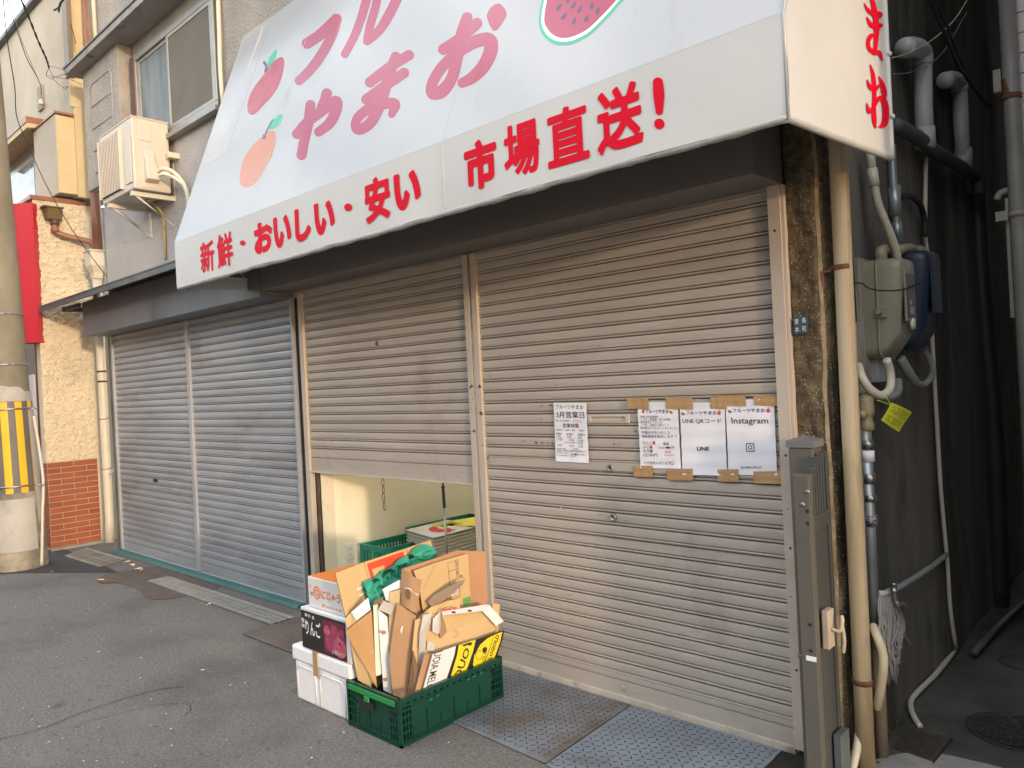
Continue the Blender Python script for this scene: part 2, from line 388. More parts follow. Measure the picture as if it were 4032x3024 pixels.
CARD_D = mat('cardboard_brown', (.34, .20, .105), (.40, .24, .13), rough=.8, scale=3, bump=.06, bscale=120, bstretch=(1, 1, .05), dirt=[((.24, .13, .06), 2.5, .58, .75, (1, 1, 1))])
CARD_E = mat('cardboard_edge', (.17, .095, .045), (.27, .155, .08), rough=.9, scale=140)
CARD_W = mat('white_card', (.66, .66, .68), (.72, .72, .74), rough=.6, scale=3, dirt=[((.56, .54, .52), 3, .62, .8, (1, 1, 1))])
CARD_K = mat('black_print_card', (.018, .018, .02), (.03, .03, .032), rough=.35, scale=6)
CARD_Y = mat('yellow_print_card', (.75, .60, .02), (.80, .65, .03), rough=.4, scale=6)
CARD_R = mat('red_print_card', (.62, .07, .03), (.66, .085, .04), rough=.5, scale=6)
FOAM = mat('white_foam', (.80, .80, .83), (.85, .85, .88), rough=.6, scale=40, bump=.12, bscale=150)
CRATE_G = mat('dark_green_plastic', (.003, .040, .027), (.005, .052, .035), rough=.38, scale=6, rvar=.08, dirt=[((.03, .07, .05), 5, .66, .8, (1, 1, 1))])
CRATE_L = mat('bright_green_plastic', (.02, .24, .06), (.03, .27, .075), rough=.35)
CRATE_T = mat('teal_green_plastic', (.004, .16, .105), (.006, .19, .125), rough=.38)
PULP = mat('green_pulp_tray', (.03, .32, .22), (.045, .38, .27), rough=.75, scale=9, bump=.2, bscale=120)
ORANGE_C = mat('orange_print_card', (.78, .20, .02), (.82, .23, .03), rough=.45)
PLATE = mat('blue_grey_steel_plate', (.20, .235, .28), (.28, .315, .36), rough=.5, metal=.35, scale=3, dirt=[((.145, .115, .09), 1.15, .45, .60, (1, 1, 1)), ((.24, .22, .20), 2.6, .56, .7, (1, 1, 1))])
PLATE_D = mat('worn_tread_marks', (.055, .045, .042), (.11, .085, .075), rough=.5, metal=.4, scale=9)
PLATE_B = mat('rusted_steel_plate', (.13, .10, .085), (.19, .165, .15), rough=.6, metal=.3, scale=3, dirt=[((.24, .28, .31), 1.2, .52, .62, (1, 1, 1))])
GRATE = mat('galvanised_grating', (.34, .33, .30), (.46, .45, .42), rough=.55, metal=.5, scale=5, dirt=[((.15, .12, .09), 2.5, .55, .72, (1, 1, 1))])
PIT = mat('drain_pit', (.015, .014, .012), (.03, .027, .022), rough=.95)
SILL_T = mat('teal_sill_paint', (.035, .125, .12), (.06, .165, .155), rough=.7, scale=4, dirt=[((.14, .13, .11), 2.6, .6, .72, (1, 1, 1))])
POLE_C = mat('pole_concrete', (.20, .175, .125), (.27, .24, .18), rough=.9, scale=3, bump=.2, bscale=60, dirt=[((.14, .125, .09), 1.2, .5, .75, (1, 1, .3))])
POLE_LOW = mat('pole_stained_concrete', (.16, .15, .12), (.42, .37, .28), rough=.92, scale=4, bump=.3, bscale=60, dirt=[((.09, .09, .085), 2.2, .5, .68, (1, 1, .6))])
STRIPE_Y = mat('yellow_stripe', (.78, .42, .015), (.84, .47, .02), rough=.5, bump=.1, bscale=80)
STRIPE_K = mat('dark_stripe', (.12, .115, .10), (.15, .14, .12), rough=.6, bump=.1, bscale=80)
SHEET_W = mat('pale_wrap', (.40, .375, .34), (.47, .44, .40), rough=.7, scale=3, dirt=[((.25, .225, .18), 2.2, .55, .72, (1, 1, .5))], bump=.15, bscale=12)
SIGN_R = mat('red_sign_panel', (.46, .014, .03), (.49, .018, .034), rough=.45, scale=2)
MAROON = mat('maroon_paint', (.06, .012, .012), (.08, .016, .016), rough=.5)
LAV = mat('pale_panel', (.42, .42, .47), (.47, .47, .52), rough=.5)
TILE_W = mat('white_wall_tile', (.66, .61, .60), (.72, .67, .66), rough=.3, scale=6)
GROUT = mat('tile_grout', (.30, .28, .27), (.34, .32, .31), rough=.9)
ROOM = mat('cream_room_wall', (.74, .70, .56), (.78, .74, .60), rough=.8, scale=2)
ROOMF = mat('room_floor', (.20, .20, .19), (.26, .26, .25), rough=.6)
MOP = mat('grey_mop_yarn', (.27, .245, .225), (.40, .37, .345), rough=.95, scale=60)
TAG_Y = mat('yellow_tag', (.82, .82, .02), (.86, .86, .03), rough=.5)
PLATE_N = mat('navy_name_plate', (.035, .07, .10), (.045, .085, .12), rough=.4)
MANHOLE = mat('dark_iron_cover', (.022, .022, .022), (.04, .04, .038), rough=.7, scale=30, bump=.5, bscale=70)
COVER_B = mat('brown_iron_cover', (.05, .04, .033), (.075, .062, .052), rough=.7, scale=30, bump=.5, bscale=90)
MOSS = mat('green_moss', (.05, .065, .015), (.09, .10, .03), rough=.95, scale=30, bump=.8, bscale=90)
ROW_W = mat('opposite_wall', (.22, .20, .175), (.26, .24, .21), rough=.9)
GATE_S = mat('dark_gate_panel', (.055, .060, .062), (.075, .080, .082), rough=.45, metal=.1, scale=4, stretch=(1, 1, .3))
PILLAR_E = mat('concrete_edge_highlight', (.30, .225, .13), (.42, .33, .21), rough=.85, scale=40, bump=.6, bscale=110, dirt=[((.10, .07, .04), 6, .55, .7, (1, 1, .5))])  # pillar concrete made paler: the arris highlight is put into the colour
HEM = mat('awning_hem_vinyl', (.36, .36, .355), (.42, .42, .415), rough=.5, scale=9, bump=.3, bscale=60)
# ================================================================== the setting
def struct(name, mb, m, **k):
    o = mb.build(name, m, **k); o['kind'] = 'structure'; return o

g = MB(); g.add([(-70, -60, 0), (60, -60, 0), (60, 60, 0), (-70, 60, 0)], [(0, 1, 2, 3)]); struct('road', g, ASPH)
g = MB(); g.add([(-16, -.35, .004), (-16, -3.2, .004), (-9.1, -1.62, .004), (-8.55, -1.02, .004), (-7.9, -.60, .004), (-7.62, -.42, .004), (-8.9, -.35, .004)], [range(7)]); struct('road_patch', g, ASPH2)
pts = curve_pts([(-7.62, -.44, .004), (-7.5, -.62, .004), (-6.9, -.55, .004), (-6.35, -.62, .004), (-6.2, -.40, .004), (-6.3, -.07, .004), (-7.45, -.07, .004)], 4, True)
g = MB(); g.add(pts, [range(len(pts))]); struct('pavement_patch', g, ASPH3)
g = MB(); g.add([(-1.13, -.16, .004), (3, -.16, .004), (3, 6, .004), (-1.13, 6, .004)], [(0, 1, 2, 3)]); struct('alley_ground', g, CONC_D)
pts = curve_pts([(-1.10, .02, .008), (-.98, .28, .008), (-.80, .34, .008), (-.6, .30, .008), (-.55, -.1, .008), (-.9, -.2, .008)], 4, True)
g = MB(); g.add(pts, [range(len(pts))]); struct('alley_threshold', g, mat('pale_concrete', (.26, .25, .24), (.34, .33, .31), rough=.9, scale=9, bump=.3, bscale=80))
g = MB()
def crack(pts, wd):
    P = curve_pts(pts, 16); n = len(P); vs = []
    for i, p in enumerate(P):
        d = (P[min(i+1, n-1)]-P[max(i-1, 0)]).normalized(); q = Vector((-d.y, d.x, 0)); j = random.uniform(-.005, .005)
        w_ = wd*random.uniform(.35, 1.2)*min(1, (i+1)/4, (n-i)/4)
        vs += [p+q*(w_+j), p+q*(-w_+j)]
    g.add(vs, [(2*i, 2*i+1, 2*i+3, 2*i+2) for i in range(n-1)])
def gp(x, y): p = at(x, y, Z=0); p.z = .004; return p
crack([gp(-10, 1600), gp(60, 1583), gp(110, 1568), gp(150, 1551), gp(200, 1532), gp(240, 1519), gp(280, 1507), gp(345, 1490), gp(405, 1483)], .0035)
crack([gp(150, 1570), gp(250, 1545), gp(330, 1525), gp(410, 1520), gp(440, 1518)], .002)
crack([gp(410, 1522), gp(412, 1536), gp(395, 1547)], .0025)
struct('road_cracks', g, mat('crack_dark', (.035, .033, .031), (.06, .056, .052), rough=.95))

# ================================================================== the shop building
B = thing('shop_building', 'two storey grey stucco shop house with four roller shutters under a white awning', 'building', (-4.9, 3, 0))
XL, XR = -8.68, -1.13
m = MB()
m.box((XL, .0, 2.3), (-1.302, .22, 4.4)); m.box((XL, .0, 4.4003), (XR, .22, 7.2))                                   # front wall above the shutters
struct_wall = m.build('wall', WALL_G, B)
m = MB(); m.box((XL-.003, -.006, 2.62), (-5.2, 0.0, 3.96)); m.build('lower_wall_render', WALL_L, B)
# alley side wall with a slightly uneven face
m = MB()
def sidew(u, v):
    y = .16+u*4.2; z = v*7.2
    return (-1.13+.012*math.sin(y*5+z*1.3)+.008*math.sin(z*3.1+y)-.02*max(0, u-.3), y, z)
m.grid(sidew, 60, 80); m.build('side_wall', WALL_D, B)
m = MB(); m.box((XL, 4.3, 0), (-1.16, 4.5, 7.2)); m.box((XL, .22, 0), (XL+.15, 4.3, 7.2)); m.box((XL, .0, 7.2), (XR-.04, 4.5, 7.35)); m.build('rear_walls', WALL_G, B)
# concrete corner pillar: rough front face, chamfered arris, shadowed return
m = MB()
def pil(u, v):
    path = [(-1.296, .03), (-1.285, .012), (-1.17, .0), (-1.150, .012), (-1.132, .05), (-1.126, .16)]
    z = v*4.4; k = u*(len(path)-1); i = min(int(k), len(path)-2); t = k-i
    x = path[i][0]*(1-t)+path[i+1][0]*t; y = path[i][1]*(1-t)+path[i+1][1]*t
    chip = .010*max(0, math.sin(z*2.3+1)*math.sin(z*7.7))*(1 if i in (2, 3) else .3)
    return (x-chip, y+chip+.004*math.sin(z*31+x*90), z)
m.grid(pil, 30, 160); m.box((-1.30, .031, 0), (-1.14, .16, 4.4)); m.build('pillar', PILLAR, B)
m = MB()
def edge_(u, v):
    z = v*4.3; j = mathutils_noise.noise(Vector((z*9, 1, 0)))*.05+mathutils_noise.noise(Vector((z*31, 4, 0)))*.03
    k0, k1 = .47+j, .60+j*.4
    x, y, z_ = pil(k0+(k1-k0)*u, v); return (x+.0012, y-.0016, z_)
m.grid(edge_, 6, 220); m.build('painted_edge_highlight', PILLAR_E, B)  # pale strip painted along the arris as its sunlit highlight
# interior wall strip between units and dark joint
m = MB(); m.box((-5.035, .01, 0), (-4.955, .2, 2.32)); m.build('wall_joint', BLACKM, B)
m = MB(); m.box((-8.86, .02, 0), (-8.66, .2, 2.36)); m.build('corner_post', mat('grey_dirty_post', (.17, .16, .13), (.25, .24, .20), rough=.9, scale=4, bump=.3, bscale=50, dirt=[((.05, .05, .04), 1.5, .5, .7, (1, 1, .3))]), B)

def slat_shutter(name, x0, x1, z0, z1, pitch, z_off, m_, rail=.095, irregular=(), label=None, parent=B, yo=0.0, extra=None, mats=None):
    mb = MB(); nx_ = max(10, int((x1-x0)/.045)); dents = [(random.uniform(x0, x1), random.uniform(z0, min(z1, 1.6)), random.uniform(.02, .05), random.uniform(.002, .006)) for _ in range(9)]
    def row(prof, zb):
        pts = []
        for (dz, dy) in prof:
            for i in range(nx_+1):
                x = x0+(x1-x0)*i/nx_; z = zb+dz; y = dy
                for (dx_, dz_, rr, am) in dents:
                    q = ((x-dx_)/rr)**2+((z-dz_)/(rr*.6))**2
                    if q < 6: y += am*math.exp(-q)
                y += .0010*math.sin(x*6+z*2.1)
                pts.append((x, y+yo, z))
        k = nx_+1
        mb.add(pts, [(j*k+i, j*k+i+1, (j+1)*k+i+1, (j+1)*k+i) for j in range(len(prof)-1) for i in range(nx_)])
    zb = z0+rail
    row([(0, .012), (0, -.001), (.0, -.003), (rail-.004, -.004), (rail-.003, .008), (rail, .012)], z0)       # bottom rail
    first = True; z = z0+rail
    # place slat joints on the measured grid
    import math as _m
    k0 = _m.ceil((z-z_off)/pitch-1e-3)
    edges = [z]+[z_off+k*pitch for k in range(k0, 200) if z < z_off+k*pitch < z1]+[z1]
    if edges[1]-edges[0] < .02: edges.pop(1)
    for a, b in zip(edges[:-1], edges[1:]):
        p = b-a; tw = random.uniform(-.0008, .0008)
        if any(abs((a+b)/2-q) < .03 for q in irregular):
            prof = [(0, .012), (.0004, -.003), (.003, -.004), (p-.022, -.004), (p-.0215, .006), (p-.016, .012), (p-.0136, .012), (p-.0134, -.003), (p-.008, -.0062), (p-.0042, -.002), (p-.0038, .012), (p, .012)]
        else:
            prof = [(0, .012), (.0004, -.0012), (.008, -.0026+tw), (.020, -.0032+tw), (.032, -.0026+tw), (p-.0195, -.0006), (p-.0190, .014), (p-.0140, .014), (p-.0136, -.0025), (p-.0105, -.0058), (p-.0065, -.0062), (p-.0042, -.002), (p-.0038, .012), (p, .012)]
        row(prof, a)
    if extra: extra(mb)
    return mb.build(name, [m_]+(mats or []), parent, label=label)

CHIP = mat('bare_rusted_chip', (.06, .05, .045), (.10, .085, .08), rough=.8)
def chip(m, x, z, r, y=-.0072, mi=1):
    n = 9; m.add([(x+r*random.uniform(.4, 1.3)*math.cos(2*math.pi*k/n)*1.3, y, z+r*random.uniform(.3, 1.1)*math.sin(2*math.pi*k/n)) for k in range(n)], [range(n)], mi)
def right_details(m):
    for x, z in ((412, 328), (405, 398), (1288, 440), (1773, 422), (2070, 475), (489, 868), (489, 930), (1299, 945), (1303, 1023), (1803, 1025), (2105, 1095)):
        p = at((1800+x*.31646)/S, (1700+z*.31646)/S, Y=0); m.lathe((p.x, -.003, p.z), [(.0045, 0), (.0035, .0062), (.001, .0075)], 8, axis='Y')
    for x, z in ((288, 172), (290, 262), (1025, 378), (1028, 478), (1463, 517), (1727, 625)):
        p = at((1880+x*.36166)/S, (2500+z*.36166)/S, Y=0); m.lathe((p.x, -.002, p.z), [(.0055, 0), (.004, .004), (.001, .005)], 8, axis='Y')
    for x, z, r in ((1540, 1148, 4), (1598, 1145, 5), (1540, 1232, 4), (1210, 955, 5), (1640, 1010, 3), (1425, 1375, 5), (1505, 1385, 8), (1545, 1388, 6), (1580, 1386, 5), (1610, 1390, 6), (1762, 935, 3), (1915, 760, 3), (1640, 1090, 3), (2010, 1395, 5), (2040, 1400, 3), (2148, 1312, 5)):
        p = at((1200+x*.6076)/S, (900+z*.6076)/S, Y=0); chip(m, p.x, p.z, r*.0011)
    for x, z in ((1540, 525), (1650, 548), (1740, 570), (1800, 578), (1890, 535), (2105, 540)):
        p = at((1100+x*.6076)/S, (2016+z*.6076)/S, Y=0); chip(m, p.x, p.z, .004)
# --- right, closed beige shutter
sh = slat_shutter('roller_shutter', -3.085, -1.340, .012, 2.335, .0612, 1.130, SHUT_B, irregular=(1.155, .795), extra=right_details, mats=[CHIP], label='closed beige shutter carrying the paper notices')
m = MB(); m.box((-3.075, -.017, .003), (-1.345, .014, .034)); m.build('bottom_seal', mat('dusty_seal', (.42, .39, .33), (.52, .48, .41), rough=.8, scale=8, dirt=[((.2, .18, .14), 7, .55, .7, (1, 1, 1))]), sh, bevel=.002)
m = MB(); m.box((-3.05, -.0095, 1.138), (-1.345, -.0045, 1.178)); m.build('lock_bar', SHUT_B, sh, bevel=.0012)
for (x, z) in (((1800+1915*.31646)/S, (1700+450*.31646)/S), ((1800+1950*.31646)/S, (1700+1060*.31646)/S)):
    p = at(x, z, Y=0); m = MB()
    m.lathe((p.x, -.004, p.z), [(.019, 0), (.019, .004), (.016, .009), (.013, .0095), (.013, .007), (.004, .007)], 24, axis='Y'); m.build('lock', STEEL, sh)
    m = MB(); m.box((p.x-.0016, -.0125, p.z-.006), (p.x+.0016, -.011, p.z+.006)); m.build('key_slot', BLACKM, sh)
p = at((1880+1588*.36166)/S, (2500+570*.36166)/S, Y=0); m = MB()
m.lathe((p.x, -.003, p.z), [(.014, 0), (.014, .003), (.011, .005), (.004, .005)], 20, axis='Y'); m.build('lock_cap', SHUT_B, sh)
a = at((1200+1835*.6076)/S, (900+1200*.6076)/S, Y=0); b = at((1200+2112*.6076)/S, (900+1265*.6076)/S, Y=0)
m = MB(); cx, cz, hw, hh = (a.x+b.x)/2, (a.z+b.z)/2, (b.x-a.x)/2, .0225
def rrect(hw, hh, r, n=5): return [(sx*(hw-r)+r*math.cos(t), sz*(hh-r)+r*math.sin(t)) for sx, sz, t0 in ((1, 1, 0), (-1, 1, .5), (-1, -1, 1), (1, -1, 1.5)) for t in [math.pi*(t0+.5*k/n) for k in range(n+1)]]
o_, i_ = rrect(hw, hh, .004), rrect(hw*.86, hh*.48, hh*.45)
n_ = len(o_)
vs = [(cx+x, -.005, cz+z) for x, z in o_]+[(cx+x, -.010, cz+z) for x, z in rrect(hw*.985, hh*.93, .004)]+[(cx+x, -.0125, cz+z) for x, z in i_]+[(cx+x*.97, -.004, cz+z*.9) for x, z in i_]
m.add(vs, [(k*n_+i, k*n_+(i+1) % n_, (k+1)*n_+(i+1) % n_, (k+1)*n_+i) for k in range(3) for i in range(n_)]+[[3*n_+i for i in range(n_)]], 0)
m.build('mail_slot', FRAME_B, sh)

def centre_details(m):
    for x, z in ((65, 1570), (335, 1583), (735, 1608), (1020, 1578), (1085, 1580), (1085, 1640)):
        p = at((1200+x*.6076)/S, (900+z*.6076)/S, Y=0); m.lathe((p.x, -.002, p.z), [(.0055, 0), (.004, .004), (.001, .005)], 8, axis='Y')
# --- centre shutter, drawn halfway up
sc_ = slat_shutter('roller_shutter', -4.90, -3.17, 1.018, 2.305, .0608, 1.690, SHUT_B, rail=.105, irregular=(1.78,), extra=centre_details, label='beige shutter left half open above the cardboard pile')
m = MB(); m.box((-4.885, -.020, 1.012), (-3.185, .012, 1.024)); m.build('bottom_lip', FRAME_B, sc_, bevel=.002)
m = MB(); p = at((1150+928*.36166)/S, (1050+835*.36166)/S, Y=0); m.lathe((p.x, .0, p.z), [(.018, 0), (.017, .005), (.012, .006), (.004, .005)], 18, axis='Y'); m.build('lock', mat('tarnished_lock', (.12, .11, .10), (.2, .18, .16), rough=.6, metal=.5), sc_)

# --- the two grey shutters on the left
for (x0, x1, lb) in ((-8.64, -6.85, 'grey shutter with a rusty stained top, next to the gutter pipes'), (-6.80, -5.055, 'grey shutter beside the dark gap')):
    s_ = slat_shutter('roller_shutter', x0, x1, .02, 2.30, .0645, 1.614, SHUT_G, rail=.10, label=lb)
    m = MB(); m.box((x0+.01, -.018, .008), (x1-.01, .012, .030)); m.build('bottom_seal', FRAME_G, s_, bevel=.002)
    if x0 < -8:
        p = at(337, 1038, Y=0); m = MB(); m.box((p.x-.05, -.0075, p.z-.015), (p.x+.05, -.0015, p.z+.015)); m.build('mail_slot', BLACKM, s_)

# --- guide rails
def rail(x0, x1, z0, z1, m_, y0=-.022, y1=.02, holes=(), chips=()):
    mb = MB(); mb.box((x0, y0, z0), (x1, y1, z1))
    for (x, z, r) in holes: mb.lathe((x, y0+.002, z), [(r, 0), (r, .0025)], 10, 1, axis='Y')
    for (x, z, r) in chips:
        p = at((1200+x*.6076)/S, (900+z*.6076)/S, Y=y0)
        if x0+.004 < p.x < x1-.004: chip(mb, p.x, p.z, r*.0013, y0-.0006, 2)
    return mb.build('guide_rail', [m_, BLACKM, CHIP], B)
CHIPS = ((1085, 1020, 9), (1075, 1030, 6), (1132, 1022, 10), (1145, 1030, 5), (1140, 1195, 10), (1145, 1205, 7), (1098, 1312, 8), (1155, 1318, 7), (1150, 1405, 5), (1068, 230, 9), (1080, 1172, 3), (1088, 1108, 3))
rail(-1.347, -1.296, .03, 2.344, FRAME_B, holes=[(-1.322, z, .0055) for z in (2.16, 1.24, .86, .36)]+[(-1.33, .66, .003), (-1.324, 1.02, .003)])
m = MB(); m.box((-1.2955, -.012, .05), (-1.283, .03, 2.344)); m.build('rail_flange', FRAME_B, B, bevel=.001)
rail(-3.180, -3.140, 0, 2.335, FRAME_B, y0=-.020, chips=CHIPS); rail(-3.118, -3.078, 0, 2.335, FRAME_B, y0=-.020, chips=CHIPS)
m = MB(); m.box((-3.1395, -.008, 0), (-3.1185, .02, 2.335)); m.lathe((-3.129, -.009, 0), [(.008, 0), (.008, 2.33)], 12); m.build('centre_post', FRAME_B, B)
rail(-4.945, -4.895, 0, 2.32, FRAME_B, holes=[(-4.93, 2.12, .003)])
m = MB(); m.box((-4.893, .025, 0), (-4.862, .10, 1.3)); m.build('rusty_door_jamb', mat('rusty_jamb', (.06, .045, .035), (.12, .085, .06), rough=.8, scale=9), B)
rail(-5.062, -5.036, 0, 2.315, FRAME_G); rail(-6.855, -6.797, .03, 2.305, FRAME_G); rail(-8.668, -8.632, 0, 2.305, FRAME_G)
# --- shutter boxes and the grey hood
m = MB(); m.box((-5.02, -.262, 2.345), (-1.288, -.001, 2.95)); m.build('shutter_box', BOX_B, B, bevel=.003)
m = MB(); m.box((-8.70, -.265, 2.30), (-5.03, -.007, 2.655)); m.build('shutter_box', BOX_G, B, bevel=.003)
m = MB()
m.prism([(-9.27, -.52, 2.648), (-9.27, -.007, 2.80), (-5.05, -.007, 2.80), (-5.05, -.52, 2.648)], (0, 0, .012))
m.box((-9.24, -.515, 2.600), (-5.05, -.495, 2.647)); m.build('hood_roof', TIN, B)
m = MB(); m.box((-9.22, -.30, 2.61), (-9.17, -.01, 2.66)); m.box((-9.22, -.30, 2.61), (-8.72, -.27, 2.65)); m.build('hood_bracket', TIN, B)

# --- eave over the upper window, sliding-screen case, window
m = MB(); m.box((-8.88, -.26, 5.09), (-5.3, -.001, 5.155)); m.build('eave', EAVE, B, bevel=.004)
m = MB(); m.box((-8.90, -.272, 5.156), (-5.3, -.001, 5.172)); m.build('eave_capping', TIN, B)
m = MB(); m.box((-8.73, -.135, 3.84), (-7.76, -.001, 5.089)); cs = m.build('screen_case', WALL_G, B, bevel=.006)
m = MB()
def bar(a, b, wd=.008): m.tube([a, b], wd, 8)
bx0, bx1, bz0, bz1 = -8.52, -7.94, 3.98, 4.90
loop = [(bx0+.05, bz1), (bx1-.05, bz1), (bx1, bz1-.05), (bx1, bz0+.05), (bx1-.05, bz0), (bx0+.05, bz0), (bx0, bz0+.05), (bx0, bz1-.05)]
m.tube([(x, -.136, z) for x, z in loop], .009, 8, closed=True)
for z in (4.21, 4.44, 4.67): m.tube([(bx0+.01, -.136, z), (bx1-.01, -.136, z)], .007, 8)
m.build('raised_moulding', EAVE, cs)
WN = B
m = MB(); x0, x1, z0, z1 = -7.62, -5.96, 3.985, 4.93
m.box((x0, -.045, z1-.05), (x1, .0, z1)); m.box((x0, -.045, z0), (x1, .0, z0+.05)); m.box((x0, -.045, z0+.051), (x0+.045, .0, z1-.051)); m.box((x1-.045, -.045, z0+.051), (x1, .0, z1-.051))
wf = m.build('window', ALU, B, bevel=.003)
m = MB(); m.box((x0-.02, -.085, z0-.045), (x1+.03, -.001, z0-.002)); m.build('sill', ALU, wf, bevel=.003)
m = MB(); m.box((x0-.07, -.055, z0), (x0-.003, -.001, z1)); m.build('brown_stile', ALU_BR, wf)
xm = -6.86
m = MB()
for a_, b_, y in ((x0+.046, xm+.02, -.012), (xm-.02, x1-.046, -.030)):
    m.box((a_, y-.012, z0+.052), (a_+.035, y, z1-.052)); m.box((b_-.035, y-.012, z0+.052), (b_, y, z1-.052)); m.box((a_+.036, y-.012, z0+.052), (b_-.036, y, z0+.085)); m.box((a_+.036, y-.012, z1-.085), (b_-.036, y, z1-.052))
m.build('sash', ALU, wf, bevel=.002)
m = MB(); m.box((x0+.08, -.017, z0+.085), (xm-.016, -.013, z1-.085)); m.build('pane', GLASS_F, wf)
m = MB(); m.box((xm+.015, -.035, z0+.085), (x1-.08, -.031, z1-.085)); m.build('insect_screen', SCREEN, wf)
m = MB(); m.tube(curve_pts([(-5.90, -.02, 5.08), (-5.885, -.035, 4.6), (-5.90, -.035, 4.2), (-5.87, -.03, 3.8)], 6), .018, 10); m.build('wrapped_cable', PVC_LC, B)
# second upper window half hidden by the awning
m = MB(); m.box((-5.20, -.045, 4.62), (-4.2, 0, 5.6)); w2 = m.build('window', ALU, B, bevel=.003)
m = MB(); m.box((-5.14, -.049, 4.68), (-4.26, -.046, 5.54)); m.build('pane', GLASS_F, w2)
# roof edge and side downpipe of the upper floor
m = MB(); m.box((-8.95, -.4, 7.0), (-1.0, 0, 7.14)); m.build('roof_edge', TIN, B)
# teal sill step under the grey shutters
m = MB()
m.box((-8.66, -.10, 0), (-5.0, .15, .012)); m.build('threshold', mat('dirty_threshold', (.16, .15, .13), (.22, .20, .18), rough=.9, scale=8), B)
m = MB(); m.prism([(-8.66, -.105, .0125), (-8.66, -.085, .034), (-8.66, -.03, .036), (-8.66, -.03, .0125)], (3.63, 0, 0)); m.build('teal_sill', SILL_T, B)

# --- the room behind the half-open shutter
m = MB()
m.box((-5.0, .13, 0), (-4.84, 3.2, 2.6)); m.box((-4.84, 3.1, 0), (-1.4, 3.2, 2.6)); m.build('room_wall', ROOM, B)
m = MB(); m.box((-4.84, .03, -.02), (-1.4, 3.2, .003)); m.build('room_floor', ROOMF, B)
m = MB(); m.box((-4.84, .22, 2.5), (-1.4, 3.2, 2.6)); m.build('room_ceiling', ROOM, B)
m = MB(); m.box((-1.5, .05, 0), (-1.4, 3.2, 2.6)); m.build('room_partition', ROOM, B)
m = MB(); m.box((-4.839, .03, 0.01), (-4.835, .135, 1.3)); m.build('door_trim', PVC_LC, B)
p = at((1200+527*.33906)/S, (1850+948*.33906)/S, X=-4.84)
m = MB(); m.box((-4.84, p.y-.036, p.z-.06), (-4.832, p.y+.036, p.z+.06)); ol = m.build('wall_outlet', mat('ivory_plastic', (.72, .70, .60), (.74, .72, .62), rough=.4), B, bevel=.004)
m = MB()
for dz in (-.022, .022):
    for dy in (-.007, .007): m.box((-4.8318, p.y+dy-.0015, p.z+dz-.006), (-4.8312, p.y+dy+.0015, p.z+dz+.006))
m.build('socket_slots', INK_G, ol)
lt = thing('ceiling_light', 'fluorescent tube light inside the room behind the half open shutter', 'light', (-3.4, 1.3, 2.44))
m = MB(); m.box((-4.0, 1.24, 2.44), (-2.8, 1.36, 2.495)); m.build('housing', PVC_LC, lt, bevel=.005)
m = MB(); m.cyl((-3.96, 1.3, 2.41), (-2.84, 1.3, 2.41), .016, 12); m.build('tube', mat('lit_tube', (.9, .9, .8), rough=.4, emit=((1, .93, .76), 38)), lt)
# ================================================================== the awning
AW = thing('awning', 'big white vinyl shop awning printed with red lettering and fruit', 'awning', (-3.2, 0, 2.35))
YF, ZB, ZC, ZT = -.73, 2.372, 2.69, 4.43
AL, AR = -5.33, -.95
def hem(x): return .003*math.sin(x*2.3)+.0025*math.sin(x*7.1+1)
# valance with a slightly sagging hem, welded seams
m = MB()
m.grid(lambda u, v: (AL+(AR-AL)*u, YF+.003*math.sin(u*40)*(1-v)**4+.0006*math.sin(u*13+1)*(1-v), (ZB+hem(AL+(AR-AL)*u)*.6)*(1-v)+ZC*v), 120, 8)
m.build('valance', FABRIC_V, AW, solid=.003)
m = MB()
pts = []
for i in range(141):
    x = AL+(AR-AL)*i/140; pts.append((x, YF+.012, ZB+hem(x)*.6-.002))
m.tube(pts, [.0125+.0035*abs(math.sin(i*1.7))*abs(math.sin(i*.37))+.002*math.sin(i*.9) for i in range(141)], 12); m.build('hem_tube', HEM, AW)
# sloped top, flaring to the wall
SL = Vector((AL, YF, ZC)); SR_ = Vector((AR, YF, ZC)); TL = Vector((-5.57, 0, ZT)); TR = Vector((-.86, 0, ZT))
SN = (SR_-SL).cross(TL-SL).normalized()
if SN.y > 0: SN = -SN
def slope(u, v):
    p = (SL*(1-u)+SR_*u)*(1-v)+(TL*(1-u)+TR*u)*v
    bow = -.010*math.sin(math.pi*v)*abs(math.sin(math.pi*u*3.0))
    return p+SN*bow
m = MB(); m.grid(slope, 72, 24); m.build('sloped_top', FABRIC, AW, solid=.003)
# end panels
SB = Vector((-.87, -.005, 2.352)); 
def side_r(u, v):
    t = v; zt = ZC+(ZT-ZC)*u; zb = 2.362+(2.352-2.362)*u
    return (AR+(SB.x-AR)*u+.004*math.sin(u*9+v*4), YF+(SB.y-YF)*u, zb+(zt-zb)*t)
m = MB(); m.grid(side_r, 14, 24); m.build('side_panel', FABRIC_V, AW, solid=.003, label='right side panel with red brush lettering')
m = MB(); m.tube(curve_pts([(AR, YF+.006, 2.362), (AR+.03, YF+.30, 2.357), (SB.x, SB.y-.01, 2.350)], 12), .012, 10); m.build('hem_tube', HEM, AW)
m = MB(); m.tube(curve_pts([(SB.x+.002, SB.y-.008, 2.35), (SB.x+.003, SB.y-.008, 3.0), (SB.x, SB.y-.008, 3.7), (SB.x, SB.y-.008, 4.35)], 10), .010, 8)
for z in np.arange(2.5, 4.3, .23): m.lathe((SB.x+.012, SB.y-.012, z), [(.010, -.004), (.008, .006), (.002, .009)], 8, axis='X')
m.build('riveted_edge', FABRIC_V, AW)
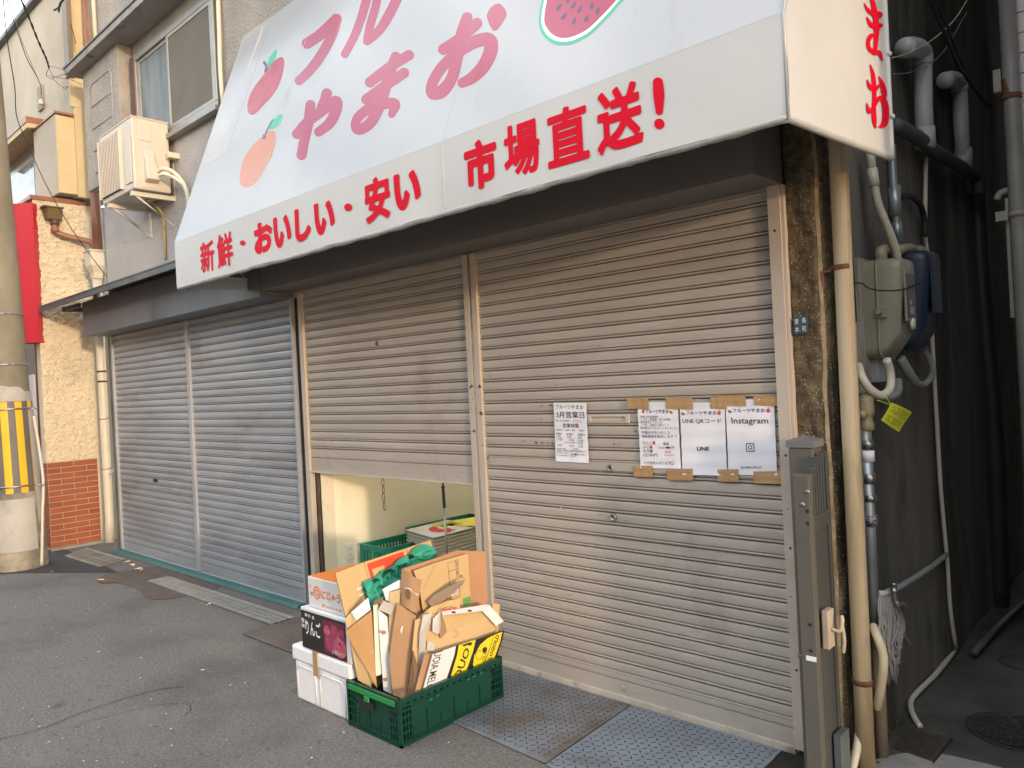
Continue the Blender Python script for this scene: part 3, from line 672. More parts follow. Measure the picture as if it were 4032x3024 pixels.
m = MB(); m.tube([(AR-.002, YF+.002, 2.36), (AR-.002, YF+.002, ZC)]+[tuple(SR_*(1-t)+TR*t+SN*.002) for t in (.02, .5, 1)], .006, 8); m.build('corner_piping', FABRIC, AW)
def side_l(u, v):
    return (AL+.18*u, YF+(.72)*u, 2.365+.006*math.sin(u*14)*v+(.085+.25*u*0)*v)
m = MB(); m.grid(side_l, 20, 4); m.build('side_panel', FABRIC_V, AW, solid=.003, label='left side panel seen from below')
m = MB()
m.grid(lambda u, v: (AL+.015-.2*v*u, YF+.03+.69*u, 2.45+v*(ZC-2.45+(ZT-ZC)*u-.03)), 8, 8); m.build('lining', FAB_IN, AW, solid=.003)
# steel frame inside
m = MB()
for x in (-5.22, -3.8, -2.4, -1.05):
    m.tube([(x, YF+.03, 2.40), (x, YF+.03, ZC-.03), (x, -.02, ZT-.06)], .013, 8)
m.tube([(AL+.05, YF+.03, 2.42), (AR-.06, YF+.03, 2.42)], .012, 8); m.tube([(AL+.05, YF+.03, ZC-.035), (AR-.06, YF+.03, ZC-.035)], .012, 8)
zz = [(-5.20+.02*math.sin(i), -.62+.045*i, 2.455 if i % 2 else 2.545) for i in range(13)]
m.tube(zz, .006, 6); m.tube([(-5.2, -.62, 2.55), (-5.2, -.05, 2.55)], .008, 6); m.tube([(-5.2, -.62, 2.45), (-5.2, -.05, 2.45)], .008, 6)
m.build('frame', PVC_W, AW)
# vertical welds on the valance and the slope
m = MB()
for x in (-4.27, -2.53):
    m = MB(); m.box((x, YF-.0035, ZB+.02), (x+.010, YF-.0012, ZC)); m.build('weld_seam', FABRIC_V, AW)
    m = MB()
    a = Vector((x, YF, ZC)); b = Vector((x-.05, 0, ZT))
    q = [slope((x-AL)/(AR-AL)-.0*v, v) for v in np.linspace(0, 1, 13)]
    for p, r in zip(q[:-1], q[1:]):
        o_ = SN*.0022; m.add([p+o_, p+o_+Vector((.011, 0, 0)), r+o_+Vector((.011, 0, 0)), r+o_], [(0, 1, 2, 3)])
    m.build('weld_seam', FABRIC, AW)
# ---- prints
def on_slope(v2, off):
    out = []
    for x, y in v2:
        p = at(x, y, P=(SL, SN))
        # follow the slight bow of the fabric
        v = (p.z-ZC)/(ZT-ZC); v = max(0, v); xl = SL.x+(TL.x-SL.x)*v; xr = SR_.x+(TR.x-SR_.x)*v; u = min(1, max(0, (p.x-xl)/(xr-xl)))
        bow = -.010*math.sin(math.pi*min(v, 1))*abs(math.sin(math.pi*u*3.0))
        out.append(p+SN*(bow+.0022+off))
    return out
C1 = lambda pts: [(x/3, y/3)+tuple(q for q in r) for x, y, *r in pts]
def shape(strokes, off, mt, name, to, cell=None, label=None):
    v, f = sd_strokes(strokes, cell)
    mb = MB(); mb.add(to(v, off), f); return mb.build(name, mt, AW, label=label)
def D1(st): return [(x/3, y/3, r/3) for x, y, r in st]                 # first enlargement of the photo
def D2(st): return [(658.33+x/3, y/3, r/3) for x, y, r in st]          # second
def P1(pts, n=6): return ('poly', [(p.x/3, p.y/3) for p in curve_pts([(x, y, 0) for x, y in pts], n, True)])
def P2(pts, n=6): return ('poly', [(658.33+p.x/3, p.y/3) for p in curve_pts([(x, y, 0) for x, y in pts], n, True)])
shape([('poly', [(x/3, y/3) for x, y in ((1578, 250), (1665, 190), (1752, 132), (1610, 560), (1462, 985), (1385, 1035), (1300, 1078), (1440, 660))])], -.0002, mat('greyed_vinyl_patch', (.34, .35, .365), (.40, .41, .43), rough=.3, scale=2, coat=.3, dirt=[((.20, .18, .17), 1, .56, .80, (24, 1, 1.2)), ((.27, .24, .23), 3.2, .54, .75, (1, 1, .4))]), 'repair_patch', on_slope, .9)
k = lambda pts, r: [(x, y, r) for x, y in pts]
shape([D1(k([(1988, 278), (2075, 222), (2180, 125)], 36)), D1([(2180, 125, 36), (2150, 230, 34), (2085, 350, 34), (2010, 450, 33), (1935, 520, 30)])], 0, RED_S, 'lettering', on_slope, .55)
shape([D2([(412, -60, 28), (375, 80, 28), (320, 230, 26), (258, 350, 25)]), D2(k([(480, -90), (455, 40), (420, 160), (400, 262)], 27)), D2([(400, 262, 26), (470, 200, 28), (540, 90, 32), (620, -70, 30)])], 0, RED_S, 'lettering', on_slope, .55)
# ya
shape([D1([(1925, 868, 33), (1995, 790, 34), (2090, 715, 34), (2170, 655, 36), (2178, 700, 36), (2140, 790, 34), (2065, 855, 30)]),
       D1([(2012, 680, 33), (2000, 790, 34), (1975, 900, 33), (1955, 1005, 33)]), D1([(2118, 605, 33), (2105, 650, 32), (2085, 690, 30)])], 0, RED_S, 'lettering', on_slope, .5)
# ma
shape([D2(k([(418, 528), (540, 432), (668, 352)], 34)), D2(k([(395, 640), (520, 548), (638, 468)], 34)),
       D2([(582, 362, 33), (545, 470, 36), (505, 600, 38), (475, 690, 38), (425, 790, 36), (355, 838, 34), (325, 815, 30), (345, 755, 32), (425, 692, 34), (520, 668, 36), (580, 675, 36), (560, 738, 24)])], 0, RED_S, 'lettering', on_slope, .5)
# o
shape([D2(k([(897, 316), (1000, 250), (1115, 152)], 37)),
       D2([(1050, 112, 36), (1010, 235, 38), (985, 370, 40), (955, 500, 38), (890, 590, 42), (825, 602, 38), (828, 530, 36), (890, 430, 36), (985, 345, 38), (1095, 275, 42), (1195, 258, 44), (1205, 330, 44), (1160, 430, 42), (1085, 505, 38), (1022, 538, 32)]),
       P2([(1182, 95), (1215, 42), (1262, 25), (1298, 60), (1306, 100), (1280, 150), (1248, 192), (1218, 195), (1190, 140)])], 0, RED_S, 'lettering', on_slope, .5)
# fruit
shape([P1([(1700, 485), (1745, 420), (1800, 372), (1830, 372), (1836, 420), (1812, 520), (1770, 600), (1712, 665), (1650, 730), (1612, 735), (1597, 690), (1612, 620), (1650, 550)])], 0, mat('apple_vinyl_print', (.33, .012, .07), (.44, .08, .08), rough=.25, scale=4), 'fruit_print', on_slope, .5, 'red apple print')
shape([P1([(1726, 437), (1736, 385), (1760, 345), (1788, 320), (1783, 365), (1756, 412)])], 0, GREEN_V, 'leaf_print', on_slope, .35)
shape([D1([(1716, 458, 8), (1722, 430, 8), (1710, 402, 9)])], .0004, SEED_V, 'stem_print', on_slope, .35)
shape([P1([(1690, 885), (1738, 845), (1775, 850), (1784, 900), (1762, 1000), (1705, 1110), (1645, 1190), (1592, 1213), (1556, 1190), (1552, 1120), (1580, 1020), (1632, 940)])], 0, ORANGE_V, 'fruit_print', on_slope, .5, 'orange fruit print')
shape([P1([(1738, 826), (1765, 775), (1805, 740), (1827, 744), (1812, 792), (1778, 826), (1748, 834)])], 0, GREEN_V, 'leaf_print', on_slope, .35)
shape([D1([(1708, 885, 5), (1725, 840, 5), (1762, 772, 4)]), D1([(1700, 870, 4), (1712, 880, 4), (1715, 890, 4), (1704, 896, 4), (1698, 884, 4)])], .0006, SEED_V, 'stem_print', on_slope, .3)
shape([P2([(1575, -120), (1530, 20), (1515, 130), (1535, 215), (1590, 270), (1655, 291), (1740, 280), (1850, 220), (1950, 122), (2036, 22), (2110, -90), (1830, -330)])], 0, GREEN_V, 'melon_print', on_slope, .6, 'watermelon rind print')
shape([P2([(1588, -120), (1546, 20), (1532, 130), (1552, 202), (1600, 250), (1660, 268), (1740, 258), (1840, 205), (1938, 110), (2024, 10), (2092, -95), (1830, -318)])], .0006, WHITE_V, 'melon_pith_print', on_slope, .6)
shape([P2([(1605, -120), (1564, 20), (1550, 125), (1568, 180), (1610, 225), (1665, 244), (1738, 234), (1830, 188), (1922, 102), (2012, 2), (2075, -95), (1828, -300)])], .0012, RED_S, 'melon_flesh_print', on_slope, .6)
for sx, sy, ex, ey in ((1635, 55, 1660, 25), (1668, 115, 1692, 82), (1738, 147, 1752, 112), (1730, 42, 1752, 10), (1772, 70, 1790, 35), (1818, 132, 1832, 97), (1855, 45, 1862, 15), (1890, 80, 1902, 45), (1700, 5, 1712, -30), (1800, -20, 1812, -50), (1940, -20, 1950, -55)):
    shape([D2([(sx, sy, 9), ((sx+ex)/2, (sy+ey)/2, 10), (ex, ey, 3)])], .0018, SEED_V, 'seed_print', on_slope, .3)
# valance lettering: heavy rounded letters, fitted in the valance's own plane
def val_letter(ch, x0, x1, yt, yb, grow, mt=RED_V):
    xc = (x0+x1)/2; a = at(x0, (yt+yb)/2, Y=YF-.006); b = at(x1, (yt+yb)/2, Y=YF-.006); t = at(xc, yt, Y=YF-.006).z; bt = at(xc, yb, Y=YF-.006).z
    v, f = glyph(ch, grow); mb = MB()
    mb.add([(a.x+(b.x-a.x)*u, YF-.0042, bt+(t-bt)*w_) for u, w_ in v], f); mb.build('lettering', mt, AW)
for ch, x0, x1, yt, yb, gr in (('新', 432, 462, 520, 588, .026), ('鮮', 468, 502, 503, 577, .024), ('お', 548, 588, 478, 547, .06), ('い', 590, 628, 464, 534, .06), ('し', 636, 670, 447, 521, .06), ('い', 678, 722, 433, 506, .06),
                               ('安', 787, 842, 381, 478, .042), ('い', 850, 908, 368, 452, .062), ('市', 1002, 1073, 300, 408, .05), ('場', 1087, 1165, 262, 380, .032), ('直', 1180, 1271, 228, 354, .030), ('送', 1287, 1388, 184, 324, .034)):
    val_letter(ch, x0, x1, yt, yb, gr)
def on_val(v2, off): return [at(x, y, Y=YF-.0042-off) for x, y in v2]
shape([[(523.5, 524.5, 5.5), (524.5, 525, 5.5)]], 0, RED_V, 'lettering', on_val, .3)
shape([[(751.5, 447.5, 8), (752.5, 448, 8)]], 0, RED_V, 'lettering', on_val, .3)
shape([[(1421, 178, 11), (1423, 205, 12), (1424, 240, 8)], [(1424, 267, 11), (1424.5, 268, 11)]], 0, RED_V, 'lettering', on_val, .4)
# brush lettering on the side panel
PN = Vector((YF-SB.y, -(AR-SB.x), 0)).normalized()
if PN.x < 0: PN = -PN
def on_side(v2, off): return [at(x, y, P=(Vector((AR, YF, 2.5)), PN))+PN*(.008+off) for x, y in v2]
def D3(st): return [(1474.67+x/3, y/3, r/3) for x, y, r in st]
shape([D3([(1163, 28, 3), (1188, 72, 12), (1228, 96, 15), (1262, 98, 18), (1270, 112, 8)]), D3([(1181, 118, 5), (1204, 162, 14), (1238, 178, 15), (1268, 170, 16)]),
       D3([(1200, -40, 8), (1222, 30, 15), (1236, 110, 17), (1244, 190, 16), (1240, 270, 14), (1232, 340, 14)]), D3([(1240, 232, 10), (1204, 240, 15), (1188, 280, 13), (1198, 322, 13), (1230, 346, 15), (1262, 348, 14), (1282, 396, 4)])], 0, RED_V, 'lettering', on_side, .3)
shape([D3([(1182, 524, 4), (1202, 568, 13), (1232, 582, 15), (1257, 560, 9)]), D3([(1202, 426, 4), (1220, 490, 13), (1229, 590, 14), (1226, 700, 13), (1229, 780, 15), (1236, 832, 5)]),
       D3([(1180, 672, 3), (1196, 725, 14), (1222, 700, 12), (1250, 650, 14), (1280, 642, 18), (1300, 690, 21), (1302, 760, 22), (1290, 810, 20), (1255, 828, 3)]), D3([(1258, 500, 3), (1278, 545, 14), (1293, 600, 17), (1303, 636, 5)])], 0, RED_V, 'lettering', on_side, .3)
# ================================================================== street row opposite (closes the street behind the camera)
OP = thing('opposite_house_row', 'plain beige house row across the street behind the viewer', 'building', (0, -9.5, 0))
m = MB(); m.box((-40, -13, 0), (14, -9.0, 5.6)); m.build('wall', ROW_W, OP)

# ================================================================== neighbour on the left
N = thing('corner_shop', 'cream plaster corner shop with red brick tile base at the left edge', 'building', (-9.4, 0, 0))
m = MB(); m.box((-30, -.07, 3.92), (-9.27, .3, 6.449)); m.build('upper_wall', CREAMG, N)
m = MB(); m.box((-9.2695, -.068, 3.9), (-9.24, .29, 6.448)); m.box((-9.2695, -.10, 4.9), (-9.235, -.02, 5.25)); m.build('yellow_return', YELLOW, N)
m = MB(); m.box((-30, -.14, 6.45), (-9.2, .3, 6.50)); m.build('roof_edge', TIN, N)
m = MB(); m.box((-10.08, -.25, 3.93), (-9.30, -.071, 4.80)); m.build('box_bay', CREAMG, N, bevel=.004)
m = MB(); m.box((-9.2995, -.248, 3.93), (-9.268, -.071, 4.78)); m.build('box_bay_return', YELLOW, N)
m = MB(); m.box((-10.10, -.265, 4.802), (-9.26, -.071, 4.825)); m.build('bay_coping', COPPER, N)
m = MB(); m.prism([(-12, -.071, 4.86), (-12, -.35, 4.80), (-9.95, -.35, 4.80), (-9.95, -.071, 4.86)], (0, 0, .06)); m.build('canopy', YELLOW, N)
m = MB(); m.box((-12, -.36, 4.862), (-9.94, -.071, 4.93)); m.build('canopy_roof', COPPER, N)
m = MB(); m.box((-12, -.10, 3.95), (-10.10, -.071, 4.70)); nw = m.build('window', ALU, N)
m = MB(); m.box((-11.9, -.104, 4.0), (-10.66, -.101, 4.65)); m.build('pane', mat('sky_glass', (.10, .12, .13), (.30, .34, .36), rough=.08, scale=9, spec=.8), nw)
m = MB(); m.box((-10.60, -.104, 4.0), (-10.14, -.101, 4.65)); m.build('pane', MATS['sky_glass'], nw)
# rough plaster side wall
from mathutils import noise as mn
m = MB()
def stc(u, v):
    y = -.47+u*.53; z = .975+v*2.88
    p = Vector((y*15, z*21, 3)); s_ = z*19+2.6*mn.noise(Vector((y*8, z*9, 2)))+1.5*mn.noise(Vector((y*21, z*17, 4))); f_ = 1-(s_-math.floor(s_)); h = (f_ if f_ < .85 else (1-f_)*5.6)*.75+mn.noise(p)*.6+mn.noise(Vector((y*40, z*55, 1)))*.3
    ed = min(1, min(u, 1-u)*14+.15)
    jy = .018*mn.noise(Vector((z*14, 5, 0)))*(1 if u in (0, 1) else 0)
    return (-9.448+.030*max(-.4, min(1.5, h))*ed, y+jy, z)
m.grid(stc, 90, 460, smooth=True); m.build('plaster_side_wall', STUCCO_C, N)
m = MB(); m.box((-30, -.455, .0), (-9.452, .3, 3.86)); m.build('ground_floor_wall', STUCCO_C, N)
m = MB(); m.box((-9.50, -.50, 3.856), (-9.415, .06, 3.90)); m.box((-30, -.50, 3.862), (-9.5005, -.05, 3.898)); m.build('brown_coping', COPPER, N)
# brick tile base: each brick cut by its joints in one mesh
m = MB(); m.box((-9.455, -.462, .03), (-9.443, .045, .965), 0); rows = 15; rh = .935/rows
for r in range(rows):
    z0 = .03+r*rh; x = -.463; off = .13 if r % 2 else .26
    ys = [-.463]; y = -.463+off
    while y < .04: ys.append(y); y += .262
    ys.append(.046)
    for a, b in zip(ys[:-1], ys[1:]): m.box((-9.4432, a+.004, z0+.004), (-9.436+random.uniform(-.001, .001), b-.004, z0+rh-.004), 1 if random.random() < .8 else 2)
    m.box((-9.62, -.470, z0+.004), (-9.4437, -.4635, z0+rh-.004), 1)
BR1 = mat('brick_tile', (.29, .075, .032), (.36, .10, .042), rough=.45, scale=5, dirt=[((.20, .075, .05), .9, .55, .75, (1, 1, 1)), ((.12, .06, .05), .6, .62, .75, (1, 1, 1.3))])
BR2 = mat('brick_tile_dark', (.23, .06, .028), (.28, .078, .036), rough=.45, scale=5)
m.build('brick_base', [mat('pale_joint', (.46, .38, .30), (.52, .44, .36), rough=.9), BR1, BR2], N)
m = MB(); m.box((-10.4, -.47, .02), (-9.64, -.458, 2.3), 0); m.build('shop_front', MAROON, N)
m = MB(); m.box((-9.86, -.50, .35), (-9.66, -.472, 1.95)); m.build('pale_panel', LAV, N)
m = MB(); m.box((-9.46, -.47, -.0), (-9.40, .10, .028)); m.build('base_mortar', MATS['pale_concrete'], N)

sg = thing('red_shop_sign', 'plain red box sign fixed at the corner of the cream plaster wall', 'sign', (-9.4, -.5, 2.28))
d = Vector((-.731, -.682, 0)); nrm = Vector((.682, -.731, 0)); o0 = Vector((-9.40, -.475, 0))
m = MB(); q = [o0+Vector((0, 0, 2.285)), o0+d*.9+Vector((0, 0, 2.285)), o0+d*.9+Vector((0, 0, 3.81)), o0+Vector((0, 0, 3.81))]
m.prism([p+nrm*.01 for p in q], -nrm*.16); m.build('panel', SIGN_R, sg, bevel=.006)
m = MB()
m.prism([o0+Vector((0, 0, 2.285))+nrm*.011, o0+d*.022+Vector((0, 0, 2.285))+nrm*.011, o0+d*.022+Vector((0, 0, 3.81))+nrm*.011, o0+Vector((0, 0, 3.81))+nrm*.011], nrm*.003)
for i in range(8):
    p = o0+d*.012+nrm*.014+Vector((0, 0, 2.34+i*.20)); m.box((p.x-.008, p.y-.008, p.z-.008), (p.x+.008, p.y+.008, p.z+.008))
m.build('edge_strip', SIGN_R, sg)

# vent hood on the plaster wall and its pipe
def pth(pts, X): return [at(x, y, X=X) for x, y in pts]
Z6 = lambda x, y: (x*.42194/S, (700+y*.42194)/S)
v = thing('vent_hood', 'small brown box vent high on the cream plaster wall', 'vent', (-9.4, -.25, 3.5))
a = at(*Z6(425, 282), X=-9.36); b = at(*Z6(575, 400), X=-9.36)
m = MB(); m.add([(-9.42, a.y-.03, a.z+.01), (-9.42, b.y+.0, a.z+.01), (-9.30, b.y, a.z), (-9.30, a.y, a.z), (-9.42, a.y+.0, b.z), (-9.42, b.y, b.z), (-9.33, b.y, b.z), (-9.33, a.y+.01, b.z)], [(0, 1, 2, 3), (4, 7, 6, 5), (3, 2, 6, 7), (0, 3, 7, 4), (1, 5, 6, 2), (0, 4, 5, 1)])
m.build('cover', mat('olive_brown_paint', (.11, .075, .025), (.14, .10, .04), rough=.5), v, bevel=.004)
m = MB(); m.box((-9.42, a.y-.04, a.z+.003), (-9.29, b.y+.01, a.z+.018)); m.build('lid', mat('olive_brown_paint', (0, 0, 0)), v)
p1 = at(*Z6(512, 440), X=-9.37); m = MB(); m.lathe((-9.37, p1.y, p1.z), [(.045, .0), (.045, .05), (.03, .06)], 16); m.build('neck', ALU_BR, v)
dp = thing('waste_pipe', 'brown branch pipe running from the vent down to the gutter pipe', 'pipe', (-9.37, -.1, 3.2))
m = MB(); m.tube(curve_pts([at(*Z6(512, 440), X=-9.37), at(*Z6(515, 490), X=-9.37), at(*Z6(560, 525), X=-9.36), at(*Z6(700, 565), X=-9.33), at(*Z6(830, 595), X=-9.27), at(*Z6(872, 625), X=-9.24), at(*Z6(880, 690), X=-9.24)], 6), .032, 14); m.build('pipe', COPPER, dp)
m = MB()
for q in ((515, 485), (870, 610)):
    m = MB(); p = at(*Z6(*q), X=-9.36 if q[0] < 600 else -9.25); m.lathe((p.x, p.y, p.z-.03), [(.038, 0), (.040, .03), (.038, .06)], 14); m.build('elbow_sleeve', COPPER, dp)
up = thing('brown_gutter_pipe', 'tall brown downpipe between the grey wall and the cream corner shop', 'pipe', (-9.14, .05, 3))
def vpipe(mb, pts, r, seg=14): mb.tube(pts, r, seg)
q0, q1, q2 = at(*Z6(850, 690), Y=.04), at(*Z6(860, 120), Y=.04), at(180, 190, Y=.04)
m = MB(); vpipe(m, [(-9.06, .04, 3.25), (-9.06, .04, 3.98)], .052); vpipe(m, [(-9.06, .04, 3.98), (-9.06, .04, 6.3)], .034); m.lathe((-9.06, .04, 3.93), [(.056, 0), (.056, .07)], 16); m.build('pipe', COPPER, up)
hp = thing('rain_hopper', 'pale plastic hopper and cream downpipe beside the cream plaster wall', 'pipe', (-9.1, .0, 0))
a = at(*Z6(890, 690), Y=.0)
m = MB(); 
def sq(h, hw): return [(a.x-hw, -.0-hw*.8, h), (a.x+hw, -hw*.8, h), (a.x+hw, hw*.8, h), (a.x-hw, hw*.8, h)]
prof = [(a.z, .105), (a.z-.16, .10), (a.z-.24, .06), (a.z-.30, .055)]; vs = []
for h, hw in prof: vs += sq(h, hw)
m.add(vs, [(4*i+j, 4*i+(j+1) % 4, 4*i+4+(j+1) % 4, 4*i+4+j) for i in range(3) for j in range(4)]+[(0, 1, 2, 3), (15, 14, 13, 12)]); m.box((a.x-.115, -.095, a.z-.012), (a.x+.115, .095, a.z+.008)); m.build('hopper', PVC_LC, hp, bevel=.006)
zb = a.z-.29
m = MB(); m.tube([(a.x, .0, zb), (a.x, 0, 2.0), (a.x-.0, 0, .6), (a.x, 0, .30), (a.x, -.01, .06)], [.045, .045, .045, .044, .05], 16); m.build('pipe', PVC_LC, hp)
m = MB()
for z in (1.93, 1.82): m = MB(); m.lathe((a.x, 0, z), [(.050, 0), (.050, .02)], 16); m.build('collar', ALU_BR, hp)
for z in (1.42, .87):
    m = MB(); m.tube([(a.x+.05*math.cos(t), .05*math.sin(t), z+.006*math.sin(t*2)) for t in np.linspace(0, 6.28, 17)], .004, 6); m.tube([(a.x-.05, 0, z), (a.x-.13, .02, z-.005)], .004, 6); m.build('wire_tie', RUST, hp)
sp = thing('grey_side_pipe', 'thin dark grey pipe beside the cream downpipe next to the grey shutters', 'pipe', (-8.9, .05, 0))
m = MB(); m.tube(curve_pts([(-8.93, .06, 3.7), (-8.93, .06, 2.6), (-8.93, .05, 1.2), (-8.93, .05, .9), (-8.95, .0, .80)], 8), .014, 8); m.build('pipe', PVC_G, sp)
sp = thing('thin_upper_pipe', 'thin cream conduit on the upper grey wall above the eave', 'pipe', (-8.9, -.02, 5.2))
m = MB(); m.tube([(-8.60, -.03, 5.175), (-8.62, -.03, 6.9)], .022, 8); m.build('pipe', PVC_LC, sp)
sp = thing('brown_upper_pipe', 'square brown downpipe on the upper corner of the cream shop', 'pipe', (-9.2, -.09, 5.2))
m = MB(); m.box((-9.30, -.125, 5.22), (-9.16, -.071, 6.44)); m.build('pipe', mat('taupe_pipe', (.16, .13, .10), (.2, .165, .13), rough=.5), sp, bevel=.006)

# ================================================================== utility pole
U = thing('utility_pole', 'concrete utility pole with yellow and black striped guard at the left edge', 'pole', (-8.80, -.90, 0))
axis0, axis1 = Vector((-8.83, -.905, 0)), Vector((-8.94, -1.005, 6.2))
ax = lambda z: axis0+(axis1-axis0)*(z/6.2)
def ring(mb, zs, rs, a0=0, a1=2*math.pi, seg=40, mi=0, smooth=True):
    full = abs(a1-a0) > 6.2; vs = []; nn = seg if full else seg+1
    for z, r in zip(zs, rs):
        c = ax(z)
        for i in range(nn):
            t = a0+(a1-a0)*i/seg; vs.append((c.x+r*math.cos(t), c.y+r*math.sin(t), z))
    fs = [(j*nn+i, j*nn+(i+1) % nn, (j+1)*nn+(i+1) % nn, (j+1)*nn+i) for j in range(len(zs)-1) for i in range(nn if full else nn-1)]
    mb.add(vs, fs, mi, smooth)
rz = lambda z: .205-.011*z
m = MB(); ring(m, [0, .5, 1, 2, 4, 7], [rz(z) for z in (0, .5, 1, 2, 4, 7)]); m.build('pole', POLE_C, U)
m = MB(); ring(m, [0, .02, .22, .45, .70, .80], [.235, .238, .232, .228, .220, .200]); m.build('concrete_collar', POLE_LOW, U)
# striped guard
zt, zb_ = at(30, 868, X=-8.70).z, at(30, 1074, X=-8.66).z
m = MB(); ns = 20
for i in range(ns):
    t0, t1 = 2*math.pi*i/ns, 2*math.pi*(i+1)/ns
    ring(m, [zb_, (zb_+zt)/2, zt], [rz(zb_)+.012, rz((zb_+zt)/2)+.012, rz(zt)+.012], t0, t1, 3, i % 2)
m.build('striped_guard', [STRIPE_Y, STRIPE_K], U)
m = MB(); ring(m, [max(.16, zb_-.53), zb_-.02], [.243, .232], -2.4, .45, 24); m.build('lower_wrap', SHEET_W, U)
m = MB()
def tear(i): return .07*math.sin(i*.33+1)+.03*math.sin(i*.8)
vs = []; n_ = 30
for i in range(n_+1):
    t = -2.6+3.4*i/n_
    for z in (zt+.005, zt+.13+tear(i)*.45):
        c = ax(z); r = rz(z)+.006; vs.append((c.x+r*math.cos(t), c.y+r*math.sin(t), z))
m.add(vs, [(2*i, 2*i+2, 2*i+3, 2*i+1) for i in range(n_)], smooth=True); m.build('torn_sticker', SHEET_W, U)
for z in (zt-.07, zb_+.10):
    m = MB(); c = ax(z); m.tube([(c.x+(rz(z)+.016)*math.cos(t), c.y+(rz(z)+.016)*math.sin(t), z) for t in np.linspace(-1.2, .9, 12)]+[(c.x+rz(z)+.10, c.y+.17, z-.005)], .010, 8); m.build('steel_band', STEEL, U)
for z, tt in ((2.02, 0), (2.52, 0)):
    m = MB(); c = ax(z); m.tube([(c.x+(rz(z)+.006)*math.cos(t), c.y+(rz(z)+.006)*math.sin(t), z+.003*math.sin(3*t)) for t in np.linspace(0, 6.28, 40)], .007, 6, closed=False); m.build('wire_band', GALV, U)
for x, y in ((28, 500), (40, 705)):
    p = at(x*1.0, y*1.0, Y=-1.02); m = MB(); c = ax(p.z); dr = Vector((.45, -.9, 0)).normalized(); s0 = c+dr*rz(p.z)*.98; m.cyl(s0, s0+dr*.09+Vector((.02, 0, 0)), .014, 10); m.build('step_bolt', RUST, U)
m = MB(); m.tube(curve_pts([(-8.625, -.78, .02), (-8.63, -.75, .5), (-8.66, -.72, .9), (-8.70, -.76, 1.5)], 8), .014, 8); m.build('ground_cable', PVC_LC, U)
m = MB(); ring(m, [.45, 1.75], [.232, .195], .62, 1.5, 10); m.build('cable_cover', SHEET_W, U)
dpz = thing('dark_post', 'slim dark post standing left of the striped utility pole', 'post', (-9.06, -1.16, 0))
m = MB(); m.box((-9.09, -1.20, 0), (-9.03, -1.14, 1.25)); m.build('post', mat('dark_brown_paint', (.03, .022, .02), (.045, .035, .03), rough=.5), dpz, bevel=.004)

# ================================================================== tiled building right of the alley
T = thing('tiled_building', 'white tiled building standing behind the rusty pipe right of the alley', 'building', (0, 3, 0))
m = MB(); m.box((-.80, 1.72, 0), (4, 6, 8)); m.box((.12, -.35, 0), (4, 1.72, 8)); m.build('wall', GROUT, T)
m = MB()
th = .105; r_ = 0; z = .02
while z < 7.9:
    x = -.858+(-.11 if r_ % 2 else 0)
    while x < .10:
        a, b = max(x, -.798), min(x+.222, .11)
        if b-a > .02: m.box((a+.003, 1.708, z+.003), (b-.003, 1.7197, z+th-.003))
        x += .222
    z += th; r_ += 1
m.build('tile_facing', TILE_W, T)
m = MB(); m.box((-1.10, 5.4, 0), (-.80, 5.6, 8)); m.build('gap_end_wall', CONC_D, T)
m = MB(); m.box((-1.10, 1.9, 4.9), (-.81, 5.4, 5.0)); m.build('unseen_gap_darkener', CONC_D, T)  # unseen lid added over the gap to keep its back dark
m = MB(); m.box((-1.10, .30, 4.65), (.119, 1.705, 4.70)); m.build('unseen_sky_blocker', TIN, T)  # unseen roof added above the alley to block sky and darken it
# ================================================================== air conditioner outdoor unit
A = thing('air_conditioner', 'cream air conditioner outdoor unit on wall brackets under the upper window', 'air conditioner', (-7.25, -.2, 3.40))
x0, x1, y0, y1, z0, z1 = -7.66, -6.89, -.375, -.055, 3.455, 4.085
m = MB(); m.box((x0, y0, z0), (x1, y1, z1)); m.build('case', AC_W, A, bevel=.012)
m = MB(); m.box((x0+.012, y0-.004, z1-.004), (x1+.004, y1+.002, z1+.010)); m.build('top_cover', AC_W, A, bevel=.004)
m = MB(); m.box((x0+.03, y0-.006, z0+.05), (x0+.52, y0-.001, z1-.06)); fg = m.build('fan_opening', AC_D, A)
m = MB(); n_ = 34
for i in range(n_):
    z = z0+.055+(z1-z0-.12)*i/(n_-1); m.box((x0+.025, y0-.022, z-.0032), (x0+.525, y0-.016, z+.0032))
for i in range(14):
    x = x0+.03+.49*i/13; m.box((x-.003, y0-.027, z0+.05), (x+.003, y0-.0222, z1-.06))
m.box((x0+.018, y0-.030, z0+.04), (x0+.030, y0, z1-.05)); m.box((x0+.518, y0-.030, z0+.04), (x0+.535, y0, z1-.05))
m.build('fan_grille', AC_W, A)
m = MB(); m.box((x0+.60, y0-.010, z0+.06), (x1-.03, y0-.001, z1-.16)); m.build('front_panel', AC_W, A, bevel=.006)
m = MB()
m.box((x1+.0, y0+.055, z1-.20), (x1+.010, y0+.165, z1-.035)); m.build('recessed_grip', AC_W, A, bevel=.005)
m = MB(); yv0, yv1 = y0+.085, y0+.20
m.add([(x1, yv0, z0+.06), (x1, yv1, z0+.06), (x1, yv1-.02, z0+.36), (x1, yv0, z0+.36), (x1+.075, yv0, z0+.085), (x1+.075, yv1, z0+.085), (x1+.055, yv1-.03, z0+.25), (x1+.055, yv0+.01, z0+.25)], [(0, 1, 2, 3), (4, 7, 6, 5), (0, 4, 5, 1), (1, 5, 6, 2), (2, 6, 7, 3), (3, 7, 4, 0)])
m.build('valve_cover', AC_W, A, bevel=.010)
m = MB(); m.box((x1+.0005, y0+.05, z0+.02), (x1+.004, y1-.02, z0+.60)); m.build('side_plate', AC_W, A, bevel=.002)
for yy in (.02, .05): pass
